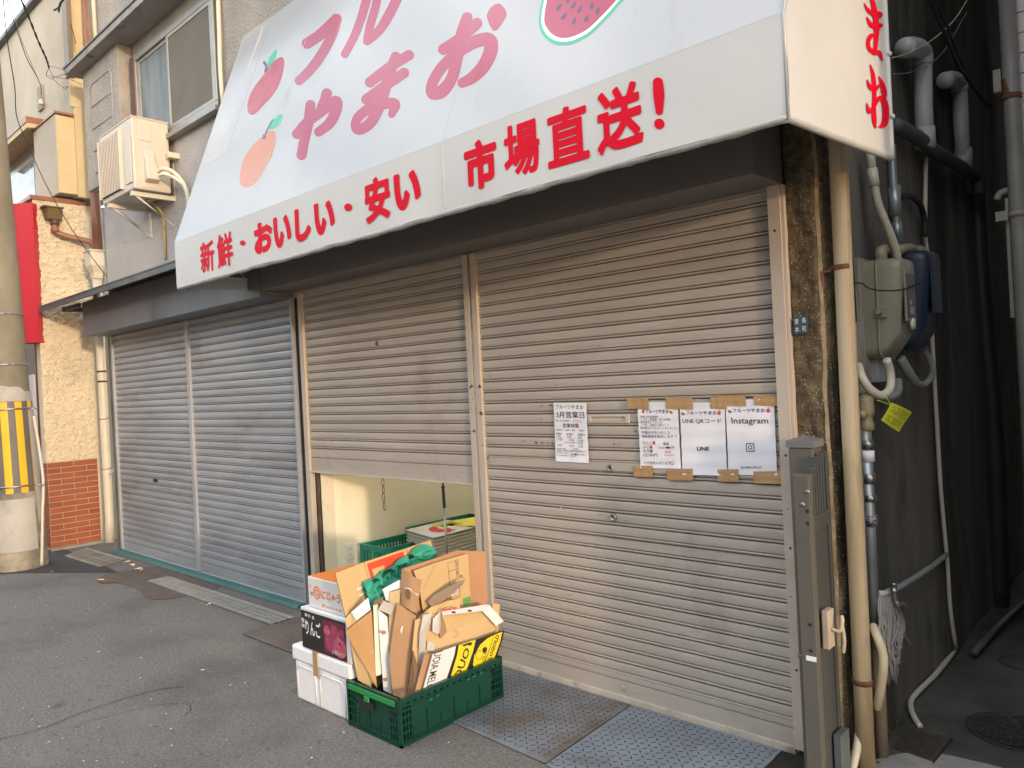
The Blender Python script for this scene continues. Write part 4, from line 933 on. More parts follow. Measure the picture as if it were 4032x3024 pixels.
for dy, r in ((0, .019), (.0, .015)):
    dz = .0 if r > .016 else -.045
    m = MB(); m.tube(curve_pts([(x1+.05, yv1-.02, z0+.16+dz), (x1+.14, yv1+.0, z0+.17+dz), (x1+.225, yv1+.06, z0+.12+dz), (x1+.265, -.04, z0-.02), (x1+.28, -.03, z0-.25), (x1+.30, -.03, z0-.62)], 8), r, 10); m.build('refrigerant_pipe', PVC_LC, A)
def bracket(x):
    mb = MB()
    mb.box((x-.02, y0-.01, z0-.055), (x+.02, -.001, z0-.015)); mb.box((x-.022, -.012, z0-.30 if x < -7.2 else z0-.05), (x+.022, -.001, z0+.30))
    mb.prism([(x-.004, -.012, z0-.28), (x-.004, -.03, z0-.28), (x-.004, y0+.06, z0-.056), (x-.004, y0+.02, z0-.056)], (.008, 0, 0)); return mb
for x in (-7.50, -6.95): bracket(x).build('wall_bracket', AC_W, A, bevel=.002)
m = MB(); m.box((x1+.03, -.10, z0+.30), (x1+.09, -.001, z0+.35)); m.build('bracket_end', PVC_LC, A, bevel=.003)
m = MB(); m.tube(curve_pts([(-7.16, -.18, z0-.01), (-7.15, -.05, z0-.12), (-7.17, -.02, z0-.35), (-7.18, -.018, 2.9)], 8), .012, 8); m.build('drain_hose', mat('ochre_hose', (.36, .24, .09), (.42, .29, .12), rough=.5), A)

# ================================================================== steel plates and drains in front of the shutters
def tread_plate(name, label, poly, mt, z=.004, th=.006, dark=PLATE_D):
    t = thing(name, label, 'steel plate', (sum(p[0] for p in poly)/len(poly), sum(p[1] for p in poly)/len(poly), 0), group='steel tread plates along the shutters')
    mb = MB(); mb.prism([(x, y, z) for x, y in poly], (0, 0, th)); mb.build('sheet', mt, t, bevel=.002)
    mb = MB(); P = np.array(poly); ps = .0335; zt = z+th
    def inside(x, y):
        c = False
        for a, b in zip(poly, poly[1:]+poly[:1]):
            if (a[1] > y) != (b[1] > y) and x < a[0]+(y-a[1])*(b[0]-a[0])/(b[1]-a[1]): c = not c
        return c
    i0, i1 = int(P[:, 0].min()/ps)-1, int(P[:, 0].max()/ps)+1; j0, j1 = int(P[:, 1].min()/ps)-1, int(P[:, 1].max()/ps)+1
    for i in range(i0, i1):
        for j in range(j0, j1):
            x, y = (i+.5)*ps, (j+.5)*ps
            if not (inside(x-.014, y-.014) and inside(x+.014, y+.014)): continue
            a = R(45) if (i+j) % 2 else R(-45); a += R(2)
            c, s = math.cos(a), math.sin(a); l, w_ = .0150, .0034
            q = [(-l, 0), (-l*.45, -w_), (l*.45, -w_), (l, 0), (l*.45, w_), (-l*.45, w_), (-l*.4, 0), (l*.4, 0)]
            vs = [(x+u*c-v*s, y+u*s+v*c, zt+(.0014 if k_ > 5 else .0001)) for k_, (u, v) in enumerate(q)]
            mb.add(vs, [(0, 1, 6), (1, 2, 7, 6), (2, 3, 7), (3, 4, 7), (4, 5, 6, 7), (5, 0, 6)], 0, False)
    mb.build('tread_pattern', dark, t); return t
tread_plate('tread_plate', 'brown worn tread plate poking out left of the box stack', [(-4.85, -.62), (-3.52, -.62), (-3.52, -.02), (-4.85, -.06)], PLATE_B)
tread_plate('tread_plate', 'rust brown tread plate between the green crate and the plate seam', [(-3.51, -.635), (-2.116, -.70), (-2.155, -.022), (-3.51, -.022)], PLATE)
tread_plate('tread_plate', 'blue grey tread plate at the foot of the closed beige shutter', [(-2.108, -.71), (-1.30, -.76), (-1.30, -.20), (-1.40, -.20), (-1.40, -.022), (-2.147, -.022)], mat('blue_steel_plate', (.20, .245, .30), (.27, .32, .38), rough=.48, metal=.35, scale=3, dirt=[((.15, .12, .095), 2.0, .54, .70, (1, 1, 1))]))
hole = MB(); hole.add([(-1.40, -.20, .0045), (-1.28, -.20, .0045), (-1.28, .0, .0045), (-1.40, 0, .0045)], [(0, 1, 2, 3)]); struct('gutter_gap', hole, PIT)
# gratings
gz = .006
def slotted(x0, x1, label):
    t = thing('gutter_grating', label, 'drain grating', ((x0+x1)/2, -.31, 0), group='slotted gutter gratings in front of the grey shutters')
    ya, yb = -.405, -.225; m = MB(); n_ = int((x1-x0)/.040)
    m.box((x0, ya, gz), (x1, ya+.022, gz+.010)); m.box((x0, yb-.022, gz), (x1, yb, gz+.010))
    rows_ = 3; rh = (yb-ya-.044)/rows_
    for r in range(rows_):
        a = ya+.022+r*rh; m.box((x0, a+rh*.72, gz), (x1, a+rh-.0003, gz+.0098))
        for i in range(n_):
            xa = x0+(x1-x0)*i/n_; m.prism([(xa, a, gz), (xa+.024, a, gz), (xa+.028, a+rh*.72-.0003, gz), (xa+.004, a+rh*.72-.0003, gz)], (0, 0, .0096))
    m.build('plate', GRATE, t)
    m = MB(); m.add([(x0+.004, ya+.004, .0050), (x1-.004, ya+.004, .0050), (x1-.004, yb-.004, .0050), (x0+.004, yb-.004, .0050)], [(0, 1, 2, 3)]); m.build('pit', PIT, t)
slotted(-6.98, -6.12, 'slotted gutter grating farthest left, beside the brown pavement patch')
slotted(-6.11, -5.38, 'slotted gutter grating in the middle of the row')
slotted(-5.37, -4.86, 'slotted gutter grating touching the brown tread plate')
t = thing('drain_grating', 'square bar grating tilted in front of the red brick base', 'drain grating', (-8.3, -.3, 0))
c0, c1, c2, c3 = at((650*.39185)/S, (1700+1245*.39185)/S, Z=.012), at((1000*.39185)/S, (1700+1352*.39185)/S, Z=.012), at((1260*.39185)/S, (1700+1275*.39185)/S, Z=.012), at((870*.39185)/S, (1700+1165*.39185)/S, Z=.012)
m = MB()
def bil(u, v): return (c0*(1-u)+c1*u)*(1-v)+(c3*(1-u)+c2*u)*v
def bq(u0, u1, v0, v1, dz=0): m.prism([bil(u0, v0), bil(u1, v0), bil(u1, v1), bil(u0, v1)], (0, 0, -.008))
bq(0, 1, 0, .10); bq(0, 1, .90, 1); bq(0, .03, .1003, .8997); bq(.97, 1, .1003, .8997)
for i in range(17): u = .06+.9*i/17; bq(u, u+.018, .1003, .4897); bq(u, u+.018, .5103, .8997)
bq(.0301, .9699, .49, .51); m.build('bars', GRATE, t)
m = MB(); m.add([(p.x, p.y, .0052) for p in (bil(.01, .02), bil(.99, .02), bil(.99, .98), bil(.01, .98))], [(0, 1, 2, 3)]); m.build('pit', PIT, t)
# litter
bc = mat('cigarette_paper', (.78, .74, .68), (.84, .80, .74), rough=.8); bo = mat('cigarette_filter', (.60, .33, .10), (.66, .38, .13), rough=.8)
spots_ = [(273, 1213, .3), (283, 1219, .1), (288, 1222, .5), (296, 1228, .2), (305, 1231, .4), (450, 1305, .35), (216, 1252, .1)]
bl = None
lbs = ['cigarette end lying nearest the corner of the bar grating', 'cigarette end second along the edge of the bar grating', 'cigarette end between two others beside the bar grating', 'cigarette end with its filter towards the bar grating', 'cigarette end last of the row along the bar grating', 'cigarette end alone on the asphalt below the brown patch', 'cigarette end lying on the small rust stain near the pole']
for i, (x, y, a) in enumerate(spots_):
    p = at(x, y, Z=.009)
    if i == 0:
        bl = thing('cigarette_end', lbs[0], 'cigarette', (0, 0, 0), 0, 'cigarette ends on the road')
        m = MB(); m.cyl((0, 0, 0), (.040, 0, 0), .0055, 8); cp = m.build('paper', bc, None); cp.parent = bl
        m = MB(); m.cyl((-.022, 0, 0), (0, 0, 0), .0057, 8); cf = m.build('filter', bo, None); cf.parent = bl
        o = bl
    else:
        o = bl.copy(); COL.objects.link(o); o['label'] = lbs[i]
        for c_ in (cp, cf): d_ = c_.copy(); COL.objects.link(d_); d_.parent = o
    o.location = p; o.rotation_euler = (0, 0, a*6)
m = MB()
for k_ in range(230):
    x, y = random.uniform(-9, -1.2), random.uniform(-2.6, -.75)
    if -3.7 < x < -2.6 and y > -1.05: continue
    r = random.uniform(.002, .0065)*(2.0 if random.random() < .12 else 1); n_ = 5; a = random.random()*6
    m.add([(x+r*random.uniform(.6, 1.5)*math.cos(a+2*math.pi*i/n_), y+r*random.uniform(.6, 1.2)*math.sin(a+2*math.pi*i/n_), .006+.002*random.random()) for i in range(n_)], [range(n_)])
o = m.build('litter_specks', mat('litter_white', (.62, .60, .57), (.75, .73, .70), rough=.9)); tag(o, 'tiny pale scraps of litter scattered over the road', 'litter', kind='stuff')
p = at(228, 1254, Z=.0085); m = MB(); pts = [(p.x+.12*math.cos(t)*(1+.3*math.sin(3*t)), p.y+.07*math.sin(t)*(1+.3*math.cos(2*t)), .0080) for t in np.linspace(0, 6.1, 16)]; m.add(pts, [range(16)]); struct('rust_stain', m, mat('rust_stain_m', (.13, .06, .035), (.18, .09, .05), rough=.9))

# ================================================================== paper notices on the shutter
YP = -.0125
def Z3(x, y): return at((2450+x*.31646)/S, (1500+y*.31646)/S, Y=YP)
def Z1(x, y): return at((1200+x*.60759)/S, (900+y*.60759)/S, Y=YP)
class Paper:
    def __init__(self, name, label, tl, tr, bl_, br, group='paper notices on the shutter', mt=PAPER):
        self.q = (Vector(tl), Vector(tr), Vector(bl_), Vector(br))
        self.t = thing(name, label, 'paper notice', (self.q[2]+self.q[3])/2, 0, group); self.k = 0; self.ph = random.random()*6
        m = MB(); m.grid(lambda u, v: self.p(u, 1-v, 0), 14, 28); m.build('sheet', mt, self.t)
    def p(self, u, v, off):
        tl, tr, bl_, br = self.q
        p = (tl*(1-u)+tr*u)*(1-v)+(bl_*(1-u)+br*u)*v
        return Vector((p.x, YP-.0012*math.sin(v*30+self.ph)-.0012*math.sin(u*9+v*5+self.ph)-off-(.004*max(0, v-.9)*10*math.sin(u*7+self.ph)**2), p.z))
    def text(self, s_, u0, v0, h, mt=INK, u1=None, off=.0, bold=0.0, name='lettering'):
        """a line with ink height h (fraction of the sheet), from u0 to u1"""
        V, F, asp = text_mesh(s_, bold)
        if not V: return
        W_ = (self.q[1]-self.q[0]).length; H_ = (self.q[2]-self.q[0]).length
        w_ = (u1-u0) if u1 else asp*h*H_/W_
        m = MB(); m.add([self.p(u0+x*w_, v0+(1-y)*h, .0010+off) for x, y in V], F); m.build(name, mt, self.t)
    def lines(self, items, mt=INK, name='lettering', bold=0.0):
        W_ = (self.q[1]-self.q[0]).length; H_ = (self.q[2]-self.q[0]).length; m = MB()
        for it in items:
            s_, u0, v0, h = it[:4]; V, F, asp = text_mesh(s_, bold); w_ = (it[4]-u0) if len(it) > 4 else asp*h*H_/W_
            m.add([self.p(u0+x*w_, v0+(1-y)*h, .0010) for x, y in V], F)
        m.build(name, mt, self.t)
    def blob(self, u, v, r, mt, name='drawing', sx=1.0, sy=None, off=.0012, shape_='round', parent=None):
        W_ = (self.q[1]-self.q[0]).length; H_ = (self.q[2]-self.q[0]).length; n_ = 14; m = MB()
        if shape_ == 'round': pts = [(math.cos(2*math.pi*i/n_), math.sin(2*math.pi*i/n_)) for i in range(n_)]
        elif shape_ == 'wedge': pts = [(-1, -.5)]+[(math.cos(t), math.sin(t)) for t in np.linspace(.3, 2.9, 9)]+[(-1.1, .1)]
        m.add([self.p(u+r*sx*a, v+r*(sy or 1)*b*W_/H_, off) for a, b in pts], [range(len(pts))]); m.build(name, mt, self.t)
    def apple(self, u, v, r, mt=None):
        self.blob(u, v, r, mt or INK_R, 'apple_mark'); self.blob(u+r*.2, v-r*.85, r*.35, INK_GR, 'leaf_mark', 1.3, .6, .0016)
    def melon(self, u, v, r): self.blob(u, v, r*1.15, INK_GR, 'rind_mark', shape_='wedge'); self.blob(u+r*.1, v-r*.12, r*.95, INK_R, 'melon_mark', off=.0017, shape_='wedge')
    def ring(self, u, v, r, w_, mt, sq=0.0, name='logo'):
        W_ = (self.q[1]-self.q[0]).length; H_ = (self.q[2]-self.q[0]).length; n_ = 40; m = MB(); vs = []
        for i in range(n_):
            t = 2*math.pi*i/n_; c, s_ = math.cos(t), math.sin(t); q = 2/(2+sq*6)
            a, b = math.copysign(abs(c)**q, c), math.copysign(abs(s_)**q, s_)
            for rr in (r-w_/2, r+w_/2): vs.append(self.p(u+rr*a, v+rr*b*W_/H_, .0012))
        m.add(vs, [(2*i, (2*i+2) % (2*n_), (2*i+3) % (2*n_), 2*i+1) for i in range(n_)]); m.build(name, mt, self.t)

pa = Paper('paper_notice', 'narrow white opening days calendar sheet left of the mail slot', Z1(1612, 1128), Z1(1825, 1130), Z1(1628, 1508), Z1(1842, 1520))
pa.lines([('フルーツやまお', .06, .035, .072, .90), ('3月営業日', .07, .145, .115, .92), ('営業時間', .27, .345, .075, .74)], bold=.008)
pa.lines([('無くなり次第終了', .05, .285, .038, .52), ('9時30分〜 16時〜18時', .05, .445, .035, .62), ('10時〜', .74, .447, .032, .94), ('水曜日', .03, .505, .042, .22), ('金曜日', .36, .508, .042, .56), ('日曜日', .70, .510, .042, .91), ('4日', .08, .557, .036, .19), ('6日', .39, .56, .036, .50), ('8日', .71, .563, .036, .82),
          ('11日', .09, .605, .036, .23), ('13日', .43, .61, .036, .57), ('15日', .72, .613, .036, .86), ('22日', .70, .66, .036, .84), ('25日', .08, .70, .036, .22), ('27日', .43, .708, .036, .57), ('29日', .71, .712, .036, .85)], mt=INK)
pa.lines([('中央卸売市場', .04, .765, .028, .32), ('で厳選した果物を', .04, .80, .030, .42), ('仕入れています!', .04, .838, .030, .40), ('すべて税込価格です', .05, .882, .026, .42), ('※住所※', .54, .76, .026, .72), ('寝屋川市萱島本町5-19', .45, .795, .030, .93), ('駐車場', .46, .85, .030, .60), ('20分100円', .66, .852, .028, .89), ('徒歩1分', .46, .885, .030, .64)], mt=INK_G)
pa.lines([('20日祝日なので', .56, .28, .026, .88), ('(3月20日10時〜)', .54, .312, .026, .95), ('(20日10時〜)', .27, .655, .040, .69)], mt=INK_R)
pa.blob(.625, .865, .03, INK_B, 'blue_mark', .9, 1)
pb = Paper('paper_notice', 'white price list sheet full of small text, taped left of two emptier sheets', Z3(188, 262), Z3(688, 262), Z3(228, 1085), Z3(733, 1090))
pb.text('フルーツやまお', .20, .112, .058, u1=.78, bold=.02)
pb.apple(.14, .145, .035); pb.melon(.84, .145, .038)
pb.lines([('寝屋川市池田南町', .06, .205, .036, .52), ('ここ家（居酒屋）前で4年間', .06, .245, .038, .80), ('果物販売してました！', .05, .288, .038, .62), ('この度　店舗をお借りして', .05, .330, .038, .76), ('果物販売できるようになりました!', .05, .372, .040, .97)], mt=INK_G)
pb.lines([('市場から仕入れした', .07, .435, .050, .79), ('新鮮果物を販売します', .07, .495, .050, .85), ('りんご', .09, .59, .048, .33), ('ふじ', .09, .652, .048, .25), ('名月', .08, .712, .050, .25), ('3玉300円', .08, .775, .048, .45), ('苺', .60, .605, .048, .67), ('2 pc', .48, .672, .040, .63), ('円', .78, .665, .046, .86), ('その他色々あります', .10, .895, .050, .76)])
pb.text('!', .90, .497, .046, mt=INK_R, u1=.92)
pb.apple(.38, .617, .036); pb.apple(.30, .68, .036); pb.apple(.30, .742, .036, INK_GR); pb.blob(.71, .63, .032, INK_R, 'strawberry_mark', .8, 1.1)
pb.blob(.705, .688, .062, INK, 'crossed_out_price', 1, .35); pb.text('660', .63, .728, .044, mt=INK_R, u1=.78)
pb.lines([('—', .60, .792, .004, .88), ('—', .62, .802, .004, .86)], mt=INK_R, name='underline')
pb.ring(.80, .918, .036, .010, INK_G, name='circled_mark')
pc = Paper('paper_notice', 'white sheet with one bold word at its centre, between the two other taped sheets', Z3(714, 268), Z3(1272, 266), Z3(752, 1165), Z3(1304, 1178))
pc.text('フルーツやまお', .14, .117, .052, u1=.83, bold=.02); pc.melon(.08, .15, .038); pc.apple(.88, .147, .040)
pc.lines([('LINE QRコード', .05, .225, .068, .92), ], bold=.004); pc.text('LINE', .36, .61, .054, u1=.63, bold=.03)
pd_ = Paper('paper_notice', 'white sheet with a small round camera symbol, taped nearest the shutter rail', Z3(1286, 232), Z3(1884, 228), Z3(1322, 1165), Z3(1930, 1175))
pd_.text('フルーツやまお', .15, .118, .055, u1=.82, bold=.02); pd_.melon(.09, .152, .038); pd_.apple(.88, .150, .042)
pd_.text('Instagram', .11, .24, .105, u1=.87, bold=.008)
pd_.ring(.485, .635, .078, .016, INK, 1.0); pd_.ring(.485, .635, .035, .014, INK, 0); pd_.blob(.528, .604, .008, INK, 'logo_dot'); pd_.text('@YAMAOFRUIT', .27, .885, .036, u1=.70, bold=.006)
for px_, labs in ((pb, [(62, 215, 330, 350), (140, 1055, 380, 1195)]), (pc, [(545, 212, 878, 350), (1095, 205, 1300, 345), (555, 1095, 882, 1235)]), (pd_, [(1205, 175, 1538, 308), (1640, 185, 1950, 308), (1185, 1100, 1450, 1255), (1635, 1125, 2005, 1275)])):
    for (xa, ya, xb, yb) in labs:
        a, b, c, d_ = Z3(xa, ya), Z3(xb, ya-4), Z3(xb+6, yb+4), Z3(xa+6, yb-4); m = MB(); ph = random.random()*9
        def tp(u, v): q = (a*(1-u)+b*u)*(1-v)+(d_*(1-u)+c*u)*v; return Vector((q.x, YP-.0034-.0012*math.sin(u*17+ph)-.001*math.sin(v*11+ph), q.z))
        m.grid(tp, 10, 6); m.build('tape', TAPE, px_.t)

# ================================================================== small sign on the pillar
ns_ = thing('district_sign', 'tiny navy district name plate on the rough concrete pillar', 'sign', (-1.24, -.01, 1.76))
m = MB(); a, b = at((2688+717*.6076)/S, (900+575*.6076)/S, Y=-.006), at((2688+815*.6076)/S, (900+676*.6076)/S, Y=-.006)
m.box((a.x, -.008, b.z), (b.x, -.0035, a.z)); m.build('plate', PLATE_N, ns_, bevel=.001)
m = MB()
for ch, u, v in (('萱', .10, .58), ('島', .62, .62), ('本', .10, .10), ('町', .62, .12)):
    V, F, _ = text_mesh(ch); m.add([(a.x+(u+x*.27)*(b.x-a.x), -.0086, b.z+(v+y*.30)*(a.z-b.z)) for x, y in V], F)
m.build('lettering', WHITE_V, ns_)
# ================================================================== pipes and meters at the alley corner
def CR(x, y): return ((2688+x*.60759)/S, y*.60759/S)             # enlargement, upper right of the photo
def CM(x, y): return ((2688+x*.60759)/S, (900+y*.60759)/S)       # middle right
def CL(x, y): return ((2688+x*.60759)/S, (2016+y*.60759)/S)      # lower right
XW = -1.13
t = thing('cream_downpipe', 'fat cream downpipe with rust streaks at the corner beside the rough pillar', 'pipe', (-1.06, .05, 0))
m = MB(); m.tube([(-1.083, .03, 0), (-1.080, .03, .5), (-1.077, .03, 1.5), (-1.074, .03, 2.4), (-1.072, .03, 3.6)], .0345, 24); m.build('pipe', PVC_C, t)
for zz_, br_ in ((at(*CM(1050, 240), Y=0).z, True), (at(*CL(1200, 1120), Y=0).z, False)):
    m = MB(); m.lathe((-1.079, .03, zz_-.012), [(.0375, 0), (.0375, .02)], 24); m.box((-1.12, .02, zz_-.010), (-1.114, .05, zz_+.01))
    if br_: m.box((-1.165, .012, zz_-.016), (-1.118, .022, zz_-.006)); m.box((-1.170, .006, zz_-.075), (-1.150, .016, zz_-.008))
    m.build('clamp', RUST, t)
def pipe_thing(name, label, pts, r, mt, cat='pipe', seg=14, smooth=6, group=None):
    pts = [Vector(p) for p in pts]; t_ = thing(name, label, cat, pts[-1], 0, group)
    m = MB(); m.tube(curve_pts(pts, smooth) if smooth else pts, r, seg); m.build('pipe', mt, t_); return t_
def onw(pts, off=.04): return [at(*p, X=XW+off) for p in pts]
# wooden boards on the wall
t = thing('weathered_board', 'grey weathered wooden board behind the beige meter box', 'board', (-1.1, .3, 1.4))
a = at(*CM(1125, 600), X=-1.09); b = at(*CM(1230, 1060), X=-1.09); c = at(*CM(1165, 200), X=-1.10); d_ = at(*CM(1268, 260), X=-1.10)
m = MB(); m.box((-1.118, a.y, b.z), (-1.092, a.y+.085, a.z)); m.box((-1.118, a.y+.088, b.z+.05), (-1.10, a.y+.25, d_.z+.03)); m.build('board', WOOD, t, bevel=.002)
# meter boxes: rounded shells whose window side looks into the alley mouth
def meter(name, label, xl, yc, zc, hw, hh, dep, mt, glass):
    """shell bulging from the wall towards +X; half width hw along Y, half height hh"""
    t_ = thing(name, label, 'meter box', (xl, yc, zc-hh)); m = MB(); n_ = 36
    def prof(k, sx, sy, low): 
        r_ = .045*sx; out = []
        base = rrect(hw*sx, hh*sy, r_, 8)
        return [(yc+u, zc+v+low) for u, v in base]
    layers = [(0, 1, 1, 0), (.05, 1.0, 1.0, 0), (dep*.55, 1.0, 1.0, 0), (dep*.80, .97, .97, .004), (dep*.93, .90, .90, .016), (dep, .80, .80, .03)]
    vs = []; cnt = None
    for dx_, sx, sy, low in layers:
        pr = prof(0, sx, sy, low); cnt = len(pr)
        for y, z in pr:
            cut = max(0, (zc-hh*.35)-z)/(hh)*max(0, dx_-dep*.3)*1.0       # sloped-in chin
            vs.append((xl+dx_-cut, y, z))
    fs = [(k*cnt+i, k*cnt+(i+1) % cnt, (k+1)*cnt+(i+1) % cnt, (k+1)*cnt+i) for k in range(len(layers)-1) for i in range(cnt)]+[[(len(layers)-1)*cnt+i for i in range(cnt)]]
    m.add(vs, fs, 0, True); m.build('cover', mt, t_)
    m = MB(); pr = [(xl+.062, yc+u, zc+v) for u, v in rrect(hw*1.02, hh*1.012, .046, 8)]; m.tube(pr, .0055, 6, closed=True); m.build('seam_ring', mt, t_)
    gy0, gy1, gz0, gz1 = yc-hw*.42, yc+hw*.55, zc-hh*.22, zc+hh*.66
    m = MB(); m.box((xl+dep-.006, gy0-.012, gz0-.014), (xl+dep+.004, gy1+.012, gz1+.014)); m.build('window_frame', mt, t_, bevel=.003)
    m = MB(); m.box((xl+dep+.0042, gy0, gz0), (xl+dep+.006, gy1, gz1)); gl = m.build('window', glass, t_)
    if glass is not METER_D:
        m = MB()
        for (u0, u1, v0, v1, q) in ((.18, .5, .30, .42, 0), (.2, .75, .08, .26, 0)): m.box((xl+dep+.0062, gy0+(gy1-gy0)*u0, gz0+(gz1-gz0)*v0), (xl+dep+.0068, gy0+(gy1-gy0)*u1, gz0+(gz1-gz0)*v1))
        m.build('dial_labels', mat('dial_grey', (.22, .24, .24), (.34, .36, .36), rough=.3, scale=60), gl)
        m = MB(); m.lathe((xl+dep*.985, yc+.02, zc-hh*.33), [(.026, 0), (.024, .010), (.015, .012)], 20, axis='X'); m.build('badge', mat('pale_badge', (.62, .60, .50), (.68, .66, .56), rough=.4), t_)
    m = MB(); m.cyl((xl+.075, yc-hw-.004, zc-.02), (xl+.075, yc-hw-.05, zc-.02), .009, 10); m.box((xl+.052, yc-hw-.012, zc-.04), (xl+.098, yc-hw+.004, zc+.0)); m.build('latch', mt, t_, bevel=.002)
    return t_
tl = at(*CM(1195, 235), X=-1.07); bl_ = at(*CM(1225, 800), X=-1.07); tr = at(*CM(1540, 230), X=-.93)
mz0, mz1 = at(*CM(1320, 838), X=-1.03).z, at(*CM(1320, 205), X=-1.03).z
my = tl.y
meter('meter_box', 'olive beige electricity meter box with a glass window on the alley wall', -1.105, my+.13, (mz0+mz1)/2, .108, (mz1-mz0)/2, .155, METER_B, DARKGLASS)
q = at(*CM(1810, 240), X=-.98); q2 = at(*CM(1640, 780), X=-1.02)
meter('meter_box', 'dark navy meter box hidden in the shade behind the beige one', -1.12, my+.56, (q.z+q2.z)/2+.01, .125, (q.z-q2.z)/2+.01, .165, METER_D, METER_D)
m = MB()
t = thing('tie_wire', 'thin black wire looped across the beige meter box', 'wire', at(*CM(1300, 400), X=-.96)); 
m.tube(curve_pts([at(*CM(1112, 355), X=-1.06), at(*CM(1160, 355), X=-1.04), at(*CM(1210, 388), X=-.985), at(*CM(1300, 402), X=-.955), at(*CM(1430, 395), X=-.94), at(*CM(1550, 345), X=-.945)], 8), .003, 6); m.build('wire', BLACKM, t)
# corrugated conduit and its sleeve
t = thing('corrugated_conduit', 'beige corrugated conduit dropping into the top of the beige meter box', 'pipe', at(*CM(1390, 200), X=-1.02))
P_ = curve_pts([at(*CR(1243, 1205), X=-1.06), at(*CR(1270, 1330), X=-1.05), at(*CR(1330, 1480), X=-1.03), at(*CR(1375, 1600), X=-1.02), at(*CM(1392, 205), X=-1.02)], 30)
m = MB(); m.tube(P_, [.0165+.0022*math.sin(i*2*math.pi/3) for i in range(len(P_))], 12); m.build('hose', PVC_LC, t)
m = MB(); m.tube([at(*CR(1212, 960), X=-1.07), at(*CR(1225, 1090), X=-1.065)], .018, 12); m.tube([at(*CR(1226, 1092), X=-1.065), at(*CR(1242, 1205), X=-1.06)], .0215, 12); m.build('sleeve', PVC_LC, t)
t = pipe_thing('blue_conduit', 'blue grey steel conduit with a metal coupling left of the dark alley wall', onw([CR(1352, 940), CR(1365, 1200), CR(1395, 1560)], .04), .019, GALV, smooth=4)
m = MB(); m.tube(onw([CR(1370, 1205), CR(1378, 1400)], .04), [.027, .027], 14); m.tube(onw([CR(1385, 1440), CR(1395, 1545)], .04), .022, 14); m.build('coupling', GALV, t)
t = pipe_thing('black_hose', 'short black hose curving out of the steel coupling', onw([CR(1410, 1280), CR(1470, 1270), CR(1540, 1330), CR(1565, 1420), CR(1570, 1530)], .045), .014, BLACKM)
t = pipe_thing('pale_riser_pipe', 'thin pale riser pipe along the far edge of the grey alley wall', onw([CR(1575, 1020), CR(1570, 1500), CM(1570, 60), CM(1590, 230), CM(1630, 960), CM(1655, 1400), CM(1670, 1659), CL(1690, 60), CL(1715, 330), CL(1735, 640), CL(1770, 880)], .03), .0105, PVC_LC, smooth=3)
t = pipe_thing('ground_hose', 'pale hose pipe lying along the foot of the alley wall', [at(*CL(1765, 895), Z=.03), at(*CL(1640, 1050), Z=.03), at(*CL(1500, 1190), Z=.03), at(*CL(1478, 1260), Z=.025), at(*CL(1500, 1330), Z=.02), at(*CL(1540, 1390), Z=.012)], .0125, PVC_LC)
# white elbow pipes high on the dark wall
def vent(label, pts, r):
    t_ = thing('white_vent_pipe', label, 'pipe', onw(pts, .06)[-1], 0, 'white elbow pipes high on the alley wall')
    P0 = onw(pts, .06); m = MB(); m.tube(curve_pts([P0[0], P0[1], P0[2], P0[3]], 7), r*1.12, 14); m.build('elbow', PVC_W, t_)
    m = MB(); m.tube(P0[3:], r, 14); m.build('pipe', PVC_W, t_)
    m = MB(); p = P0[-1]; m.tube([p+Vector((0, 0, .10)), p], r*1.15, 14); m.build('sleeve', PVC_W, t_); return t_
vent('larger white elbow pipe nearer the awning on the dark alley wall', [CR(1440, 310), CR(1500, 308), CR(1550, 345), CR(1555, 430), CR(1560, 700), CR(1572, 960)], .043)
vent('smaller dim white elbow pipe farther back on the dark alley wall', [CR(1700, 520), CR(1745, 515), CR(1790, 545), CR(1795, 600), CR(1805, 850), CR(1822, 1080)], .040)
pipe_thing('sloping_drain_pipe', 'dark sloping drain pipe below the white elbow pipes', onw([CR(1375, 810), CR(1530, 895), CR(1640, 985), CR(1870, 1120), CR(1905, 1160), CR(1910, 1260)], .06), .034, mat('dark_pipe', (.07, .07, .068), (.10, .10, .098), rough=.6), smooth=4)
pipe_thing('dark_blue_pipe', 'dark blue grey downpipe at the back of the alley', [at(*CR(1905, 1250), Y=2.6), at(*CM(1925, 200), Y=2.6), at(*CM(1975, 800), Y=2.6), at(*CM(2030, 1500), Y=2.6), at(*CL(2060, 780), Y=2.6)], .055, mat('blue_dark_pipe', (.03, .034, .042), (.042, .047, .056), rough=.5), smooth=3)
pipe_thing('short_drain_stub', 'short grey pipe stub lying open on the alley floor', [at(*CL(2212, 590), Z=.06), at(*CL(2010, 775), Z=.05), at(*CL(1885, 915), Z=.045)], .018, mat('dark_pipe', (0, 0, 0)), smooth=0)
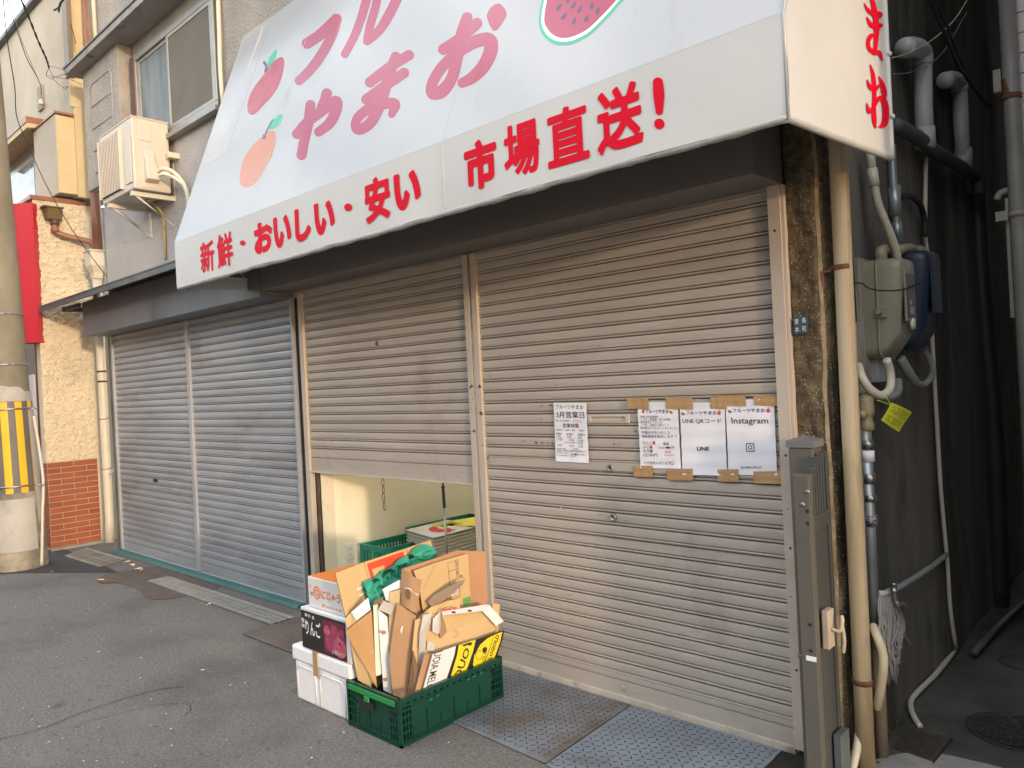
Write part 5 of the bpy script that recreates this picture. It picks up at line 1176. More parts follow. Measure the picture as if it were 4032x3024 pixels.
# gas pipe, hoses and valve under the meter
t = thing('gas_pipe', 'stained gas pipe with brass valve and reflective bands next to the cream downpipe', 'pipe', (-1.05, .15, 0))
XG = -1.055
g0 = [at(*CM(1395, 985), X=-1.06), at(*CM(1390, 1060), X=-1.05), at(*CM(1330, 1095), X=-1.04), at(*CM(1215, 1080), X=XG), at(*CM(1185, 1110), X=XG), at(*CM(1190, 1180), X=XG)]
m = MB(); m.tube(curve_pts(g0[3:], 8), [.027]*17, 14); m.build('elbow', mat('brass_paint', (.30, .24, .15), (.36, .30, .2), rough=.5, scale=6), t)
m = MB(); m.tube(curve_pts(g0[:4], 8), .018, 12); m.build('branch_pipe', PVC_G, t)
ztop, zv = at(*CM(1190, 1180), X=XG).z, at(*CM(1200, 1310), X=XG).z
pg = at(*CM(1195, 1320), X=XG)
m = MB(); m.lathe((XG, pg.y, zv), [(.022, 0), (.030, .01), (.030, .03), (.024, .045), (.026, .06), (.033, .07), (.033, .10), (.026, .115), (.030, .125), (.030, ztop-zv)], 8); m.cyl((XG+.0, pg.y-.02, zv+.07), (XG-.0, pg.y-.06, zv+.07), .016, 10); m.build('valve', MATS['brass_paint'], t)
zlow = at(*CM(1210, 1659), X=XG).z; zmid = at(*CL(1235, 830), X=XG).z
m = MB(); m.cyl((XG, pg.y, zv+.005), (XG-.006, pg.y, zlow+.28), .022, 16); m.build('rusty_pipe', mat('stained_pipe', (.28, .18, .10), (.48, .42, .33), rough=.6, scale=14), t)
m = MB(); m.cyl((XG-.006, pg.y, zlow+.28), (XG-.012, pg.y, zmid), .0235, 16); m.build('grey_pipe', GALV, t)
m = MB(); m.cyl((XG-.010, pg.y+.03, zmid+.1), (XG-.015, pg.y+.03, .01), .026, 16); m.build('lower_sleeve', mat('tan_sleeve', (.30, .23, .16), (.36, .28, .2), rough=.6, scale=5), t)
for zc_, hh_, mt_ in ((zv-.055, .018, STEEL), (zv-.10, .022, PAPER), (zv-.19, .020, STEEL), (zv-.27, .013, STEEL), (zv-.36, .022, mat('chequer_band', (.03, .03, .04), (.3, .3, .33), rough=.4, scale=120, lo=.49, hi=.51))):
    m = MB(); m.cyl((XG-.002, pg.y, zc_-hh_), (XG-.002, pg.y, zc_+hh_), .0255, 16); m.build('band', mt_, t)
# grey loop hoses
pipe_thing('grey_loop_hose', 'grey hose looping under the beige meter box', [at(*CM(1322, 850), X=-1.0), at(*CM(1345, 930), X=-1.0), at(*CM(1345, 1030), X=-1.0), at(*CM(1290, 1080), X=-1.01), at(*CM(1215, 1040), X=-1.03), at(*CM(1160, 960), X=-1.05), at(*CM(1140, 890), X=-1.08)], .0165, PVC_LC)
t = pipe_thing('dark_loop_hose', 'darker hose looping below the navy meter box', [at(*CM(1410, 840), X=-1.04), at(*CM(1450, 910), X=-1.03), at(*CM(1500, 985), X=-1.03), at(*CM(1560, 1010), X=-1.03), at(*CM(1610, 960), X=-1.04), at(*CM(1615, 890), X=-1.06), at(*CM(1570, 790), X=-1.08)], [.021]*13+[.014]*24, PVC_G)
for lab, pts in (('left grey knob elbow above the beige meter box', [(1290, 205), (1285, 150), (1330, 135), (1360, 165)]), ('middle grey knob elbow above the beige meter box', [(1400, 140), (1470, 130), (1500, 150), (1505, 200)]), ('right grey knob elbow above the beige meter box', [(1500, 145), (1545, 145), (1560, 175), (1565, 215)])):
    pipe_thing('elbow_fitting', lab, [at(*CM(*p), X=-1.06) for p in pts], .024, PVC_G if 'right' in lab else MATS['brass_paint'], 'pipe fitting', group='elbow fittings over the meter box')
t = thing('insulator_cap', 'small metal cap hanging between the two meter boxes', 'pipe fitting', at(*CM(1575, 310), X=-1.03))
p = at(*CM(1575, 300), X=-1.03); m = MB(); m.lathe((p.x, p.y, p.z-.05), [(.022, 0), (.024, .012), (.015, .03), (.014, .06), (.008, .07), (.008, .1)], 14); m.build('cap', STEEL, t)
# yellow inspection tag
t = thing('yellow_tag', 'bright yellow printed tag hanging from the gas pipe by a strap', 'tag', at(*CM(1340, 1120), X=-.98))
c4 = [CM(1352, 1128), CM(1484, 1190), CM(1412, 1318), CM(1276, 1242)]
q4 = [at(*c, X=-.985) for c in c4]; q4 = [p+Vector((.0, 0, 0)) for p in q4]
m = MB(); m.grid(lambda u, v: (q4[0]*(1-u)+q4[1]*u)*(1-v)+(q4[3]*(1-u)+q4[2]*u)*v+Vector((.006*math.sin(u*3+v*2), 0, 0)), 8, 8); m.build('card', TAG_Y, t, solid=.0012)
m = MB(); m.tube(curve_pts([at(*CM(1262, 1112), X=-.99), at(*CM(1300, 1125), X=-.985), q4[0].lerp(q4[3], .1), at(*CM(1320, 1095), X=-.99), at(*CM(1310, 1085), X=-1.0)], 5), .0018, 6); m.build('strap', TAG_Y, t)
m = MB()
for i in range(13):
    v = .12+.062*i; 
    if 6 <= i <= 7: continue
    for u0 in np.arange(.08, .9, .06):
        if random.random() < .25 or (i > 7 and .30 < u0 < .36): continue
        def f(u, v): return (q4[0]*(1-u)+q4[1]*u)*(1-v)+(q4[3]*(1-u)+q4[2]*u)*v+Vector((.006*math.sin(u*3+v*2)+.0012, 0, 0))
        m.add([f(u0, v), f(u0+.045, v), f(u0+.045, v+.026), f(u0, v+.026)], [(0, 1, 2, 3)])
o = m.build('print_lines', mat('tag_ink', (.25, .24, .02), (.28, .27, .03), rough=.6), t); o['kind'] = 'stuff'
# hoses at the ground corner
pipe_thing('cream_bent_hose', 'cream corrugated hose bulging out from behind the downpipe', [at(*CL(1232, 740), X=-1.05), at(*CL(1262, 810), X=-1.02), at(*CL(1298, 920), X=-1.0), at(*CL(1300, 1030), X=-1.0), at(*CL(1280, 1170), X=-1.02), at(*CL(1258, 1265), X=-1.05)], .0165, mat('yellowed_hose', (.56, .44, .24), (.68, .60, .44), rough=.5, scale=6), group=None)
pipe_thing('cream_floor_hose', 'short pale hose end standing between the gate and the downpipe', [at(*CL(1145, 1420), Y=.03), at(*CL(1133, 1510), Y=.0), at(*CL(1115, 1600), Y=-.02), at(*CL(1095, 1680), Y=-.03)], .016, PVC_LC)
# tap with its pipe
t = pipe_thing('tap_pipe', 'slanted grey water pipe leading to the little tap', [at(*CL(1705, 275), X=-1.10), at(*CL(1620, 350), X=-1.09), at(*CL(1400, 490), X=-1.07), at(*CL(1330, 515), X=-1.065)], .0135, PVC_G, smooth=2)
tp_ = thing('water_tap', 'small chrome water tap above the hanging mop', 'tap', at(*CL(1380, 560), X=-1.02)); XT = -1.03
m = MB(); m.tube(curve_pts([at(*CL(1372, 515), X=XT), at(*CL(1375, 565), X=XT), at(*CL(1395, 600), X=XT+.01), at(*CL(1425, 600), X=XT+.02), at(*CL(1438, 625), X=XT+.02)], 6), [.015]*7+[.0125]*18, 14); m.build('spout', STEEL, tp_)
p = at(*CL(1370, 520), X=XT); m = MB(); m.lathe((p.x, p.y, p.z), [(.016, 0), (.016, .012), (.012, .014), (.012, .03), (.014, .03), (.014, .04)], 14); m.build('knob', STEEL, tp_)
# mop head of many strands
t = thing('mop_head', 'grey string mop head hanging on the wall under the tap', 'mop', at(*CL(1330, 530), X=-1.05))
rg = random.Random(5); m = MB()
top = [(1275, 525), (1340, 525)]
for i in range(150):
    u = rg.random(); x0_ = 1272+u*72; x1_ = 1278+u*150+rg.gauss(0, 10); dep = rg.uniform(-.012, .035)
    yend = 1010+rg.gauss(0, 45)-(120 if u > .8 else 0)
    if rg.random() < .15: yend -= rg.uniform(80, 260)
    pts = [CL(x0_, 522+rg.random()*10), CL(x0_+(x1_-x0_)*.45+rg.gauss(0, 5), 600+rg.gauss(0, 10)), CL(x1_+rg.gauss(0, 6), 720), CL(x1_-4+rg.gauss(0, 8)-u*10, 860), CL(1325+u*80+rg.gauss(0, 10), yend)]
    m.tube(curve_pts([at(*q, X=-1.055+dep*(k_+1)/4) for k_, q in enumerate(pts)], 4), .0034, 5)
m.tube(curve_pts([at(*CL(1425, 780), X=-1.03), at(*CL(1450, 815), X=-1.025), at(*CL(1478, 860), X=-1.02)], 4), .003, 5)
m.build('strands', MOP, t)
m = MB(); m.tube([at(*CL(1270, 528), X=-1.05), at(*CL(1345, 526), X=-1.05)], .012, 10); m.build('binding', mat('mop_binding', (.45, .43, .41), (.52, .50, .48), rough=.9), t)
# small bits on the wall
t = thing('junction_box', 'small grey junction box with clips under the beige meter', 'box', at(*CM(1270, 920), X=-1.09))
a, b = at(*CM(1232, 820), X=-1.09), at(*CM(1312, 990), X=-1.09); m = MB(); m.box((-1.118, a.y, b.z), (-1.07, b.y, a.z)); m.build('body', PVC_G, t, bevel=.004)
a, b = at(*CM(1312, 975), X=-1.08), at(*CM(1398, 1005), X=-1.08); m = MB(); m.box((-1.09, a.y, b.z), (-1.082, b.y, a.z)); m.build('rusty_strap', RUST, t)
# ground covers in the alley
t = thing('manhole_cover', 'round dark iron manhole cover in the alley ground', 'manhole cover', (-.68, .72, 0))
m = MB(); m.lathe((-.70, .72, .0045), [(.185, 0), (.185, .006), (.170, .006), (.170, .003)], 40)
for i in range(-5, 6):
    for j in range(-5, 6):
        if math.hypot(i, j)*.029 < .15: m.box((-.70+i*.029-.009, .72+j*.029-.009, .0075), (-.70+i*.029+.009, .72+j*.029+.009, .0115), 0, R(45))
m.build('cover', MANHOLE, t)
c4 = [at(*CL(1485, 1400), Z=.01), at(*CL(1735, 1462), Z=.01), at(*CL(1620, 1615), Z=.01), at(*CL(1360, 1525), Z=.01)]
t = thing('square_cover', 'square brown iron cover sunk beside the alley wall', 'manhole cover', c4[0])
def bl4(u, v, dz=0): return (c4[0]*(1-u)+c4[1]*u)*(1-v)+(c4[3]*(1-u)+c4[2]*u)*v+Vector((0, 0, dz))
m = MB(); m.prism([bl4(0, 0), bl4(1, 0), bl4(1, 1), bl4(0, 1)], (0, 0, -.0045))
for i in range(12): u = .05+.9*i/12; m.prism([bl4(u, .06, .0002), bl4(u+.03, .06, .0002), bl4(u+.03, .94, .0002), bl4(u, .94, .0002)], (0, 0, .004))
m.build('cover', COVER_B, t)
m = MB(); m.add([bl4(1.0, -.02, -.001), bl4(1.09, .02, -.001), bl4(1.05, 1.06, -.001), bl4(1.0, 1.02, -.001)], [(0, 1, 2, 3)]); m.build('gap', PIT, t)
t = thing('manhole_cover', 'second dark round cover deeper in the alley at the frame edge', 'manhole cover', (-.72, 1.25, 0)); p = at(*CL(2190, 970), Z=.005)
m = MB(); m.lathe((p.x+.03, p.y, .0045), [(.13, 0), (.13, .005), (.12, .005), (.12, .003)], 30); m.build('cover', COVER_B, t)
m = MB(); rg = random.Random(2)
for i in range(420):
    if rg.random() < .65: x, y = -1.13+abs(rg.gauss(0, .012)), rg.uniform(.10, .55)
    else: x, y = -1.10+rg.gauss(0, .04), .0+rg.gauss(0, .05)
    z = .006+abs(rg.gauss(0, .03)) if x < -1.118 else .006; r = rg.uniform(.003, .008)
    m.lathe((x, y, z), [(r*.6, 0), (r, r*.5), (r*.3, r)], 5)
o = m.build('moss', MOSS); tag(o, 'green moss along the foot of the alley wall and pipes', 'moss', kind='stuff')

# pipe and box on the tiled building
t = thing('rusty_downpipe', 'grey downpipe with a rusty joint in front of the white tiles', 'pipe', (-.83, 1.66, 0)); YPp = 1.655
P0 = [at(*CR(2098, -60), Y=YPp), at(*CR(2130, 560), Y=YPp), at(*CR(2165, 1240), Y=YPp), at(*CM(2212, 600), Y=YPp), at(*CL(2300, 500), Y=YPp)]
m = MB(); m.tube(P0, .039, 18); m.build('pipe', mat('weathered_pipe', (.26, .25, .23), (.33, .32, .30), rough=.45, scale=4, dirt=[((.20, .16, .12), 3, .6, .75, (1, 1, .4))]), t)
a, b = at(2164, 128*2.4, Y=YPp), at(2168, 217, Y=YPp)
ja, jb = at(*CR(2127, 510), Y=YPp), at(*CR(2134, 645), Y=YPp)
m = MB(); m.tube([jb-Vector((.0, 0, .0)), jb+(ja-jb)*.25], .044, 18); m.build('rust_collar', RUST, t)
m = MB(); m.grid(lambda u, v: (lambda p, t_: (p.x+.0402*math.cos(t_), p.y+.0402*math.sin(t_), p.z))(jb.lerp(ja, .2+v*.8), -2.9+1.3*u*(1-.4*v)), 8, 6); m.build('rust_streak', RUST, t)
p = at(*CR(2172, 1370), Y=YPp); m = MB(); m.tube([p, p+Vector((0, 0, -.03))], .044, 18); m.box((p.x-.095, p.y-.03, p.z-.04), (p.x-.04, p.y-.02, p.z+.01)); m.build('clamp', mat('painted_clamp', (.33, .31, .28), (.4, .38, .34), rough=.5, dirt=[((.2, .08, .04), 12, .6, .7, (1, 1, 1))]), t)
t = thing('cable_duct', 'pale cable duct standing left of the rusty downpipe', 'duct', (-.9, 1.68, 1.3))
a, b = at(*CR(2100, 1290), Y=1.69), at(*CM(2145, 580), Y=1.69); m = MB(); m.box((a.x-.005, 1.66, b.z), (a.x+.05, 1.70, a.z)); m.build('duct', mat('duct_grey', (.30, .29, .26), (.36, .35, .32), rough=.5), t, bevel=.004)
a = at(*CR(2085, 1250), Y=1.69); m = MB(); m.tube(curve_pts([a+Vector((-.035, 0, -.03)), a+Vector((-.02, 0, .0)), a+Vector((.02, 0, .01)), a+Vector((.06, 0, .01))], 4), .018, 10); m.build('bent_cap', MATS['duct_grey'], t)
t = thing('wall_fitting', 'pale rectangular fitting on the wall left of the rusty downpipe', 'box', at(*CR(2040, 540), Y=1.69)); a, b = at(*CR(2015, 465), Y=1.69), at(*CR(2075, 600), Y=1.69)
m = MB(); m.box((a.x, 1.66, b.z), (b.x, 1.715, a.z)); m.build('body', MATS['duct_grey'], t, bevel=.004)
# black cables across the alley
def cable(label, pts, r, mt=BLACKM):
    t_ = thing('cable', label, 'cable', pts[0], 0); m_ = MB(); m_.tube(curve_pts(pts, 8), r, 6); m_.build('wire', mt, t_)
cable('thick black cable slanting across the dark alley top', [at(*CR(1590, -20), Y=.9), at(*CR(1700, 220), Y=1.1), at(*CR(1800, 440), Y=1.4), at(*CR(1990, 700), Y=1.72)], .010)
cable('thin black cable twisted beside the thick one in the alley', [at(*CR(1630, -20), Y=.9), at(*CR(1720, 180), Y=1.1), at(*CR(1775, 330), Y=1.3), at(*CR(1900, 580), Y=1.6), at(*CR(2010, 690), Y=1.73)], .007)
cable('fine grey wire from the large white elbow pipe upwards', [at(*CR(1358, 375), X=-1.0), at(*CR(1450, 348), X=-1.04), at(*CR(1600, 270), X=-1.0), at(*CR(1750, 140), X=-.95), at(*CR(1850, -10), X=-.9)], .0025, PVC_LC)
cable('fine dark wire tied round the large white elbow pipe', [at(*CR(1365, 478), X=-1.0), at(*CR(1470, 470), X=-1.04), at(*CR(1590, 420), X=-1.04), at(*CR(1700, 320), X=-1.0), at(*CR(1840, 80), X=-.92)], .0022, GALV)

# ================================================================== folding gate
G_ = thing('folding_gate', 'dark bronze aluminium folding gate folded at the alley mouth', 'gate', (-1.2, -.1, 0))
m = MB(); m.box((-1.262, -.135, 0), (-1.165, -.045, 1.285)); m.build('post', GATE_M, G_, bevel=.006)
m = MB(); vs = [(-1.268, -.141, 1.286), (-1.159, -.141, 1.286), (-1.159, -.039, 1.286), (-1.268, -.039, 1.286)]; vs += [(x, y, 1.312) for x, y, z in vs]+[(-1.2135, -.09, 1.332)]
m.add(vs, [(0, 3, 2, 1), (0, 1, 5, 4), (1, 2, 6, 5), (2, 3, 7, 6), (3, 0, 4, 7), (4, 5, 8), (5, 6, 8), (6, 7, 8), (7, 4, 8)]); m.build('post_cap', mat('grey_cap', (.15, .15, .15), (.18, .18, .18), rough=.4), G_)
gx0, gx1 = -1.180, -1.120
p_ = at(1738, 1023, Y=-.40)
gx = at(1737, 1150, Y=-.29).x; ztop = at(1737, 1025, Y=-.29).z
m = MB(); m.box((gx-.029, -.30, .03), (gx+.029, -.262, ztop)); st = m.build('front_stile', GATE_M, G_, bevel=.003)
def hole(x, y, r, mt, nm):
    p = at((3050+x*.42194)/S, (1650+y*.42194)/S, Y=-.30); mb = MB(); mb.lathe((p.x, -.299, p.z), [(r, 0), (r, .003), (r*.4, .004)], 16, axis='Y'); mb.build(nm, mt, st)
hole(305, 680, .0085, STEEL, 'screw'); hole(260, 798, .0085, STEEL, 'screw'); hole(308, 857, .007, BLACKM, 'hole'); hole(313, 972, .007, BLACKM, 'hole')
for x, y in ((827, 728), (833, 898), (812, 72)):
    p = at(*CL(x, y), Y=-.30); mb = MB(); mb.lathe((p.x, -.299, p.z), [(.0065, 0), (.0065, .003)], 14, axis='Y'); mb.build('hole', BLACKM, st)
a, b = at(*CL(800, 928), Y=-.30), at(*CL(868, 973), Y=-.30); mb = MB(); mb.box((a.x, -.3025, b.z), (b.x, -.3005, a.z)); mb.build('sticker', PAPER, st)
zb2 = at(1774, 975, Y=-.06).z
m = MB(); m.box((gx-.026, -.085, .03), (gx+.014, -.058, zb2)); m.build('back_stile', GATE_S, G_, bevel=.003)
zr = at((3050+430*.42194)/S, (1650+600*.42194)/S, Y=-.1).z
for i in range(5):
    y = -.245+i*.030; zz_ = ztop+(zb2-ztop)*(i+1)/6+.01
    m = MB(); m.box((gx-.002-i*.002, y, zr-.0995), (gx+.024-i*.002, y+.015, zz_)); m.build('bar', GATE_S, G_, bevel=.002)
zr = at((3050+430*.42194)/S, (1650+600*.42194)/S, Y=-.1).z
m = MB(); m.prism([(gx-.006, -.261, zr-.16), (gx+.028, -.261, zr-.16), (gx+.014, -.087, zr-.16), (gx-.020, -.087, zr-.16)], (0, 0, .06)); m.build('cross_rail', GATE_S, G_, bevel=.003)
m = MB(); m.prism([(gx-.006, -.261, .06), (gx+.018, -.261, .06), (gx+.006, -.087, .06), (gx-.018, -.087, .06)], (0, 0, zr-.221)); m.build('lower_panel', GATE_S, G_)
a, b = at(*CL(885, 675), X=gx+.045), at(*CL(950, 925), X=gx+.045); hy = a.y
m = MB(); m.box((gx+.026, -.235, b.z+.02), (gx+.050, -.175, a.z)); hd = m.build('latch_plate', mat('worn_beige_latch', (.40, .33, .25), (.5, .43, .34), rough=.45, scale=9, dirt=[((.25, .17, .11), 6, .6, .72, (1, 1, 1))]), G_, bevel=.003)
m = MB(); zc_ = (a.z+b.z)/2; m.tube(curve_pts([(gx+.050, -.205, zc_+.01), (gx+.078, -.20, zc_+.005), (gx+.085, -.19, zc_+.04), (gx+.081, -.185, zc_+.06)], 5), .007, 8); m.tube(curve_pts([(gx+.083, -.19, zc_+.03), (gx+.087, -.185, zc_-.03), (gx+.079, -.18, zc_-.08)], 5), .007, 8); m.build('lever', MATS['worn_beige_latch'], hd)
p = at(*CL(770, 935), Y=-.28); m = MB(); m.tube([(p.x-.012, -.28, p.z), (p.x+.014, -.28, p.z)], .006, 8); m.build('bolt', GATE_M, st)
m = MB(); a, b = at(*CL(960, 1480), X=gx+.05), at(*CL(1025, 1650), X=gx+.05); m.box((gx+.020, -.16, -.0), (gx+.045, -.07, .20)); m.build('hinge_block', mat('blue_grey_block', (.09, .11, .12), (.12, .14, .15), rough=.4), G_)

# ================================================================== overhead wires at the upper left
def C1p(x, y, **k_): return at(x/3, y/3, **k_)
t = thing('service_cable', 'twisted dark service cable hooked to the end of the grey eave', 'cable', C1p(330, 490, Y=-.30))
pts = [C1p(130, -20, Y=-.9), C1p(190, 120, Y=-.75), C1p(250, 270, Y=-.55), C1p(300, 380, Y=-.40), C1p(318, 440, Y=-.32)]
m = MB(); pp = curve_pts(pts, 14)
for s_ in (0, math.pi): m.tube([p+Vector((.009*math.cos(i*.55+s_), 0, .009*math.sin(i*.55+s_))) for i, p in enumerate(pp)], .007, 6)
m.build('strands', BLACKM, t)
m = MB()
for q in ([(318, 440), (300, 490), (345, 510), (318, 440)], [(320, 430), (380, 440), (425, 465)], [(300, 490), (370, 495), (430, 475)], [(345, 500), (450, 515), (530, 548)], [(345, 510), (380, 545), (410, 565), (440, 560), (420, 580), (405, 560)]):
    m.tube(curve_pts([C1p(x, y, Y=-.27) for x, y in q], 5), .0035, 6)
m.build('hook_wires', ALU_BR, t)
def wire(label, q, y0, y1, r=.004, mt=BLACKM):
    t_ = thing('overhead_wire', label, 'wire', C1p(*q[-1], Y=y1), 0); n_ = len(q)-1
    m_ = MB(); m_.tube(curve_pts([C1p(x, y, Y=y0+(y1-y0)*i/n_) for i, (x, y) in enumerate(q)], 8), r, 6); m_.build('wire', mt, t_)
wire('pair of dark wires dropping to the insulator on the cream wall, left strand', [(40, -20), (80, 110), (125, 240), (175, 380), (235, 490), (265, 560), (268, 610)], -1.0, -.09, .0045)
wire('pale wire beside the left strand ending at the insulator', [(95, 110), (140, 260), (190, 380), (235, 480)], -.9, -.2, .0035, PVC_G)
wire('long thin wire crossing the cream shop down to the dark tin hood', [(20, -20), (45, 250), (95, 560), (110, 760), (190, 960), (300, 1200), (430, 1430), (560, 1620), (690, 1790)], -1.2, -.30, .0042)
wire('wire running along the roof edge of the cream shop', [(300, -30), (200, 75), (100, 170), (-20, 290)], -.5, -.5, .004)
wire('thin brown wire on the upper cream wall', [(425, -20), (450, 110), (490, 280)], -.08, -.08, .006, ALU_BR)
t = thing('wall_insulator', 'small cable bracket with pale insulator on the upper cream wall', 'insulator', C1p(265, 640, Y=-.09))
a, b = C1p(247, 575, Y=-.08), C1p(285, 700, Y=-.08); m = MB(); m.box((a.x, -.095, b.z), (b.x, -.071, a.z)); m.build('plate', WOOD, t)
m = MB(); p = C1p(265, 660, Y=-.12); m.lathe((p.x, p.y, p.z-.03), [(.02, 0), (.028, .015), (.018, .03), (.026, .045), (.012, .06)], 12); m.build('insulator', PVC_LC, t)
t = thing('torn_strip', 'dark torn strip dangling at the top of the cream shop wall', 'strip', C1p(390, 40, Y=-.3)); m = MB(); m.tube(curve_pts([C1p(430, -20, Y=-.3), C1p(395, 15, Y=-.3), C1p(380, 50, Y=-.3), C1p(350, 65, Y=-.3)], 5), .012, 6); m.tube(curve_pts([C1p(395, 15, Y=-.3), C1p(385, 50, Y=-.3), C1p(380, 80, Y=-.3)], 5), .010, 6); m.build('strip', BLACKM, t)
# ================================================================== the stacked boxes
def CB(x, y): return ((1100+x*.60759)/S, (2016+y*.60759)/S)      # enlargement of the pile
# --- white polystyrene box
F = thing('foam_box', 'white polystyrene fish box at the bottom of the box stack', 'foam box', (-3.37, -.80, 0), R(-1.5))
x0, x1, y0, y1 = -3.622, -3.10, -.972, -.66
m = MB(); m.prism([(x0+.012, y0+.010, 0), (x1-.008, y0+.010, 0), (x1-.008, y1-.01, 0), (x0+.012, y1-.01, 0)], (0, 0, .205)); 
fb = m.build('body', FOAM, F, bevel=.012)
m = MB(); m.box((x0+.0, y0+.0, .2055), (x1, y1, .285)); m.build('lid', FOAM, F, bevel=.012)
for xa, xb in ((x0+.035, x0+.205), (x0+.245, x1-.06)):
    pr = [(xa, .01), (xa, .15), (xa+.02, .178), (xb-.03, .178), (xb-.006, .155), (xb, .13), (xb, .01)]
    m = MB(); m.tube([(x, y0+.0095, z) for x, z in pr], .0045, 6); m.build('moulded_rib', FOAM, F)
m = MB(); m.box((x0+.205, y0-.0025, .165), (x0+.245, y0-.0006, .286)); m.box((x0+.205, y0-.0025, .2862), (x0+.245, y0+.2, .2872)); m.build('tape', TAPE, F)
def print_on(parent, items, org, ux, uz, off, mt, name='lettering', bold=0.0):
    """lettering on a flat face: org + ux*u + uz*v, v upwards"""
    m_ = MB(); n_ = ux.cross(uz).normalized()
    for s_, u0, v0, u1, v1 in items:
        V, F_, _ = text_mesh(s_, bold); m_.add([org+ux*(u0+x*(u1-u0))+uz*(v0+y*(v1-v0))+n_*off for x, y in V], F_)
    return m_.build(name, mt, parent)
def disc_on(parent, org, ux, uz, u, v, ru, rv, off, mt, name, inner=0.0):
    n_ = ux.cross(uz).normalized(); m_ = MB(); k_ = 28
    if inner:
        vs = [org+ux*(u+ru*q*math.cos(2*math.pi*i/k_))+uz*(v+rv*q*math.sin(2*math.pi*i/k_))+n_*off for i in range(k_) for q in (inner, 1)]
        m_.add(vs, [(2*i, 2*i+1, (2*i+3) % (2*k_), (2*i+2) % (2*k_)) for i in range(k_)])
    else: m_.add([org+ux*(u+ru*math.cos(2*math.pi*i/k_))+uz*(v+rv*math.sin(2*math.pi*i/k_))+n_*off for i in range(k_)], [range(k_)])
    return m_.build(name, mt, parent)
# --- black apple carton
Ap = thing('apple_carton', 'black and white apple carton in the middle of the box stack', 'carton', (-3.30, -.8, .287), R(-1))
ax0, ax1, ay0, ay1, az0, az1 = -3.520, -3.085, -.968, -.66, .288, .497
m = MB(); m.box((ax0, ay0, az0), (ax1, ay1, az1)); m.build('box', CARD_W, Ap, bevel=.004)
o_ = Vector((ax0, ay0, az0)); ux, uz = Vector((ax1-ax0, 0, 0)), Vector((0, 0, az1-az0))
m = MB(); m.box((ax0+.006, ay0-.0016, az0+.004), (ax1-.035, ay0-.0006, az1-.014)); m.build('black_panel', CARD_K, Ap)
apm = mat('apple_photo_print', (.36, .05, .11), (.52, .12, .19), rough=.4, scale=30, dirt=[((.62, .34, .38), 45, .60, .70, (1, 1, 1))])
apm2 = mat('apple_dark_print', (.25, .03, .08), (.40, .08, .14), rough=.4, scale=30, dirt=[((.55, .28, .33), 45, .62, .72, (1, 1, 1))])
m = MB(); m.box((ax0+.205, ay0-.0026, az0+.018), (ax1-.045, ay0-.0018, az1-.030)); m.build('apple_picture', mat('apple_photo_back', (.13, .015, .045), (.22, .035, .08), rough=.4, scale=14), Ap)
for u, v, r in ((.60, .34, .10), (.80, .30, .12), (.70, .60, .095), (.55, .62, .06), (.84, .66, .05)):
    disc_on(Ap, o_, ux, uz, u, v, r, r*2.0, .0030+.0002*u, apm if r in (.12, .06) else apm2, 'printed_apple')
disc_on(Ap, o_, ux, uz, .80, .40, .02, .035, .0036, CARD_K, 'printed_stem')
print_on(Ap, [('りんご', .10, .36, .42, .74)], o_, ux, uz, .0024, WHITE_V, bold=.02)
print_on(Ap, [('高', .10, .80, .15, .88), ('糖', .17, .79, .22, .87), ('度', .25, .78, .30, .86), ('青森', .02, .62, .08, .74), ('県産', .02, .50, .08, .60)], o_, ux, uz, .0024, WHITE_V, bold=.02)
print_on(Ap, [('JA津軽みらい', .64, .10, .88, .22)], o_, ux, uz, .0042, CARD_W)
# --- orange carton
Og = thing('orange_carton', 'white carton with orange lid print and target logo on top of the stack', 'carton', (-3.30, -.78, .498), R(0))
ox0, ox1, oy0, oy1, oz0, oz1 = -3.475, -3.10, -.945, -.66, .499, .655
m = MB(); m.box((ox0, oy0, oz0), (ox1, oy1, oz1)); m.build('box', CARD_W, Og, bevel=.004)
m = MB(); m.box((ox0+.004, oy0+.004, oz1+.0004), (ox1-.004, oy1-.004, oz1+.0012)); m.build('orange_lid', ORANGE_C, Og)
disc_on(Og, Vector((ox0, oy0, oz1)), Vector((ox1-ox0, 0, 0)), Vector((0, oy1-oy0, 0)), .62, .45, .28, .30, .0020, CARD_W, 'lid_circle')
o_ = Vector((ox0, oy0, oz0)); ux, uz = Vector((ox1-ox0, 0, 0)), Vector((0, 0, oz1-oz0))
disc_on(Og, o_, ux, uz, .22, .53, .088, .21, .0012, ORANGE_C, 'target_ring', .72); disc_on(Og, o_, ux, uz, .22, .53, .044, .105, .0012, ORANGE_C, 'target_ring', .55)
print_on(Og, [('にじゅうまる', .33, .36, 1.0, .66)], o_, ux, uz, .0012, ORANGE_C, bold=.035)
print_on(Og, [('佐', .05, .64, .105, .78), ('賀', .05, .40, .085, .54), ('JAグループ佐賀', .42, .10, .78, .20), ('JA', .33, .10, .40, .22)], o_, ux, uz, .0012, ORANGE_C, bold=.02)
print_on(Og, [('産', .085, .38, .12, .52)], o_, ux, uz, .0013, INK_G)

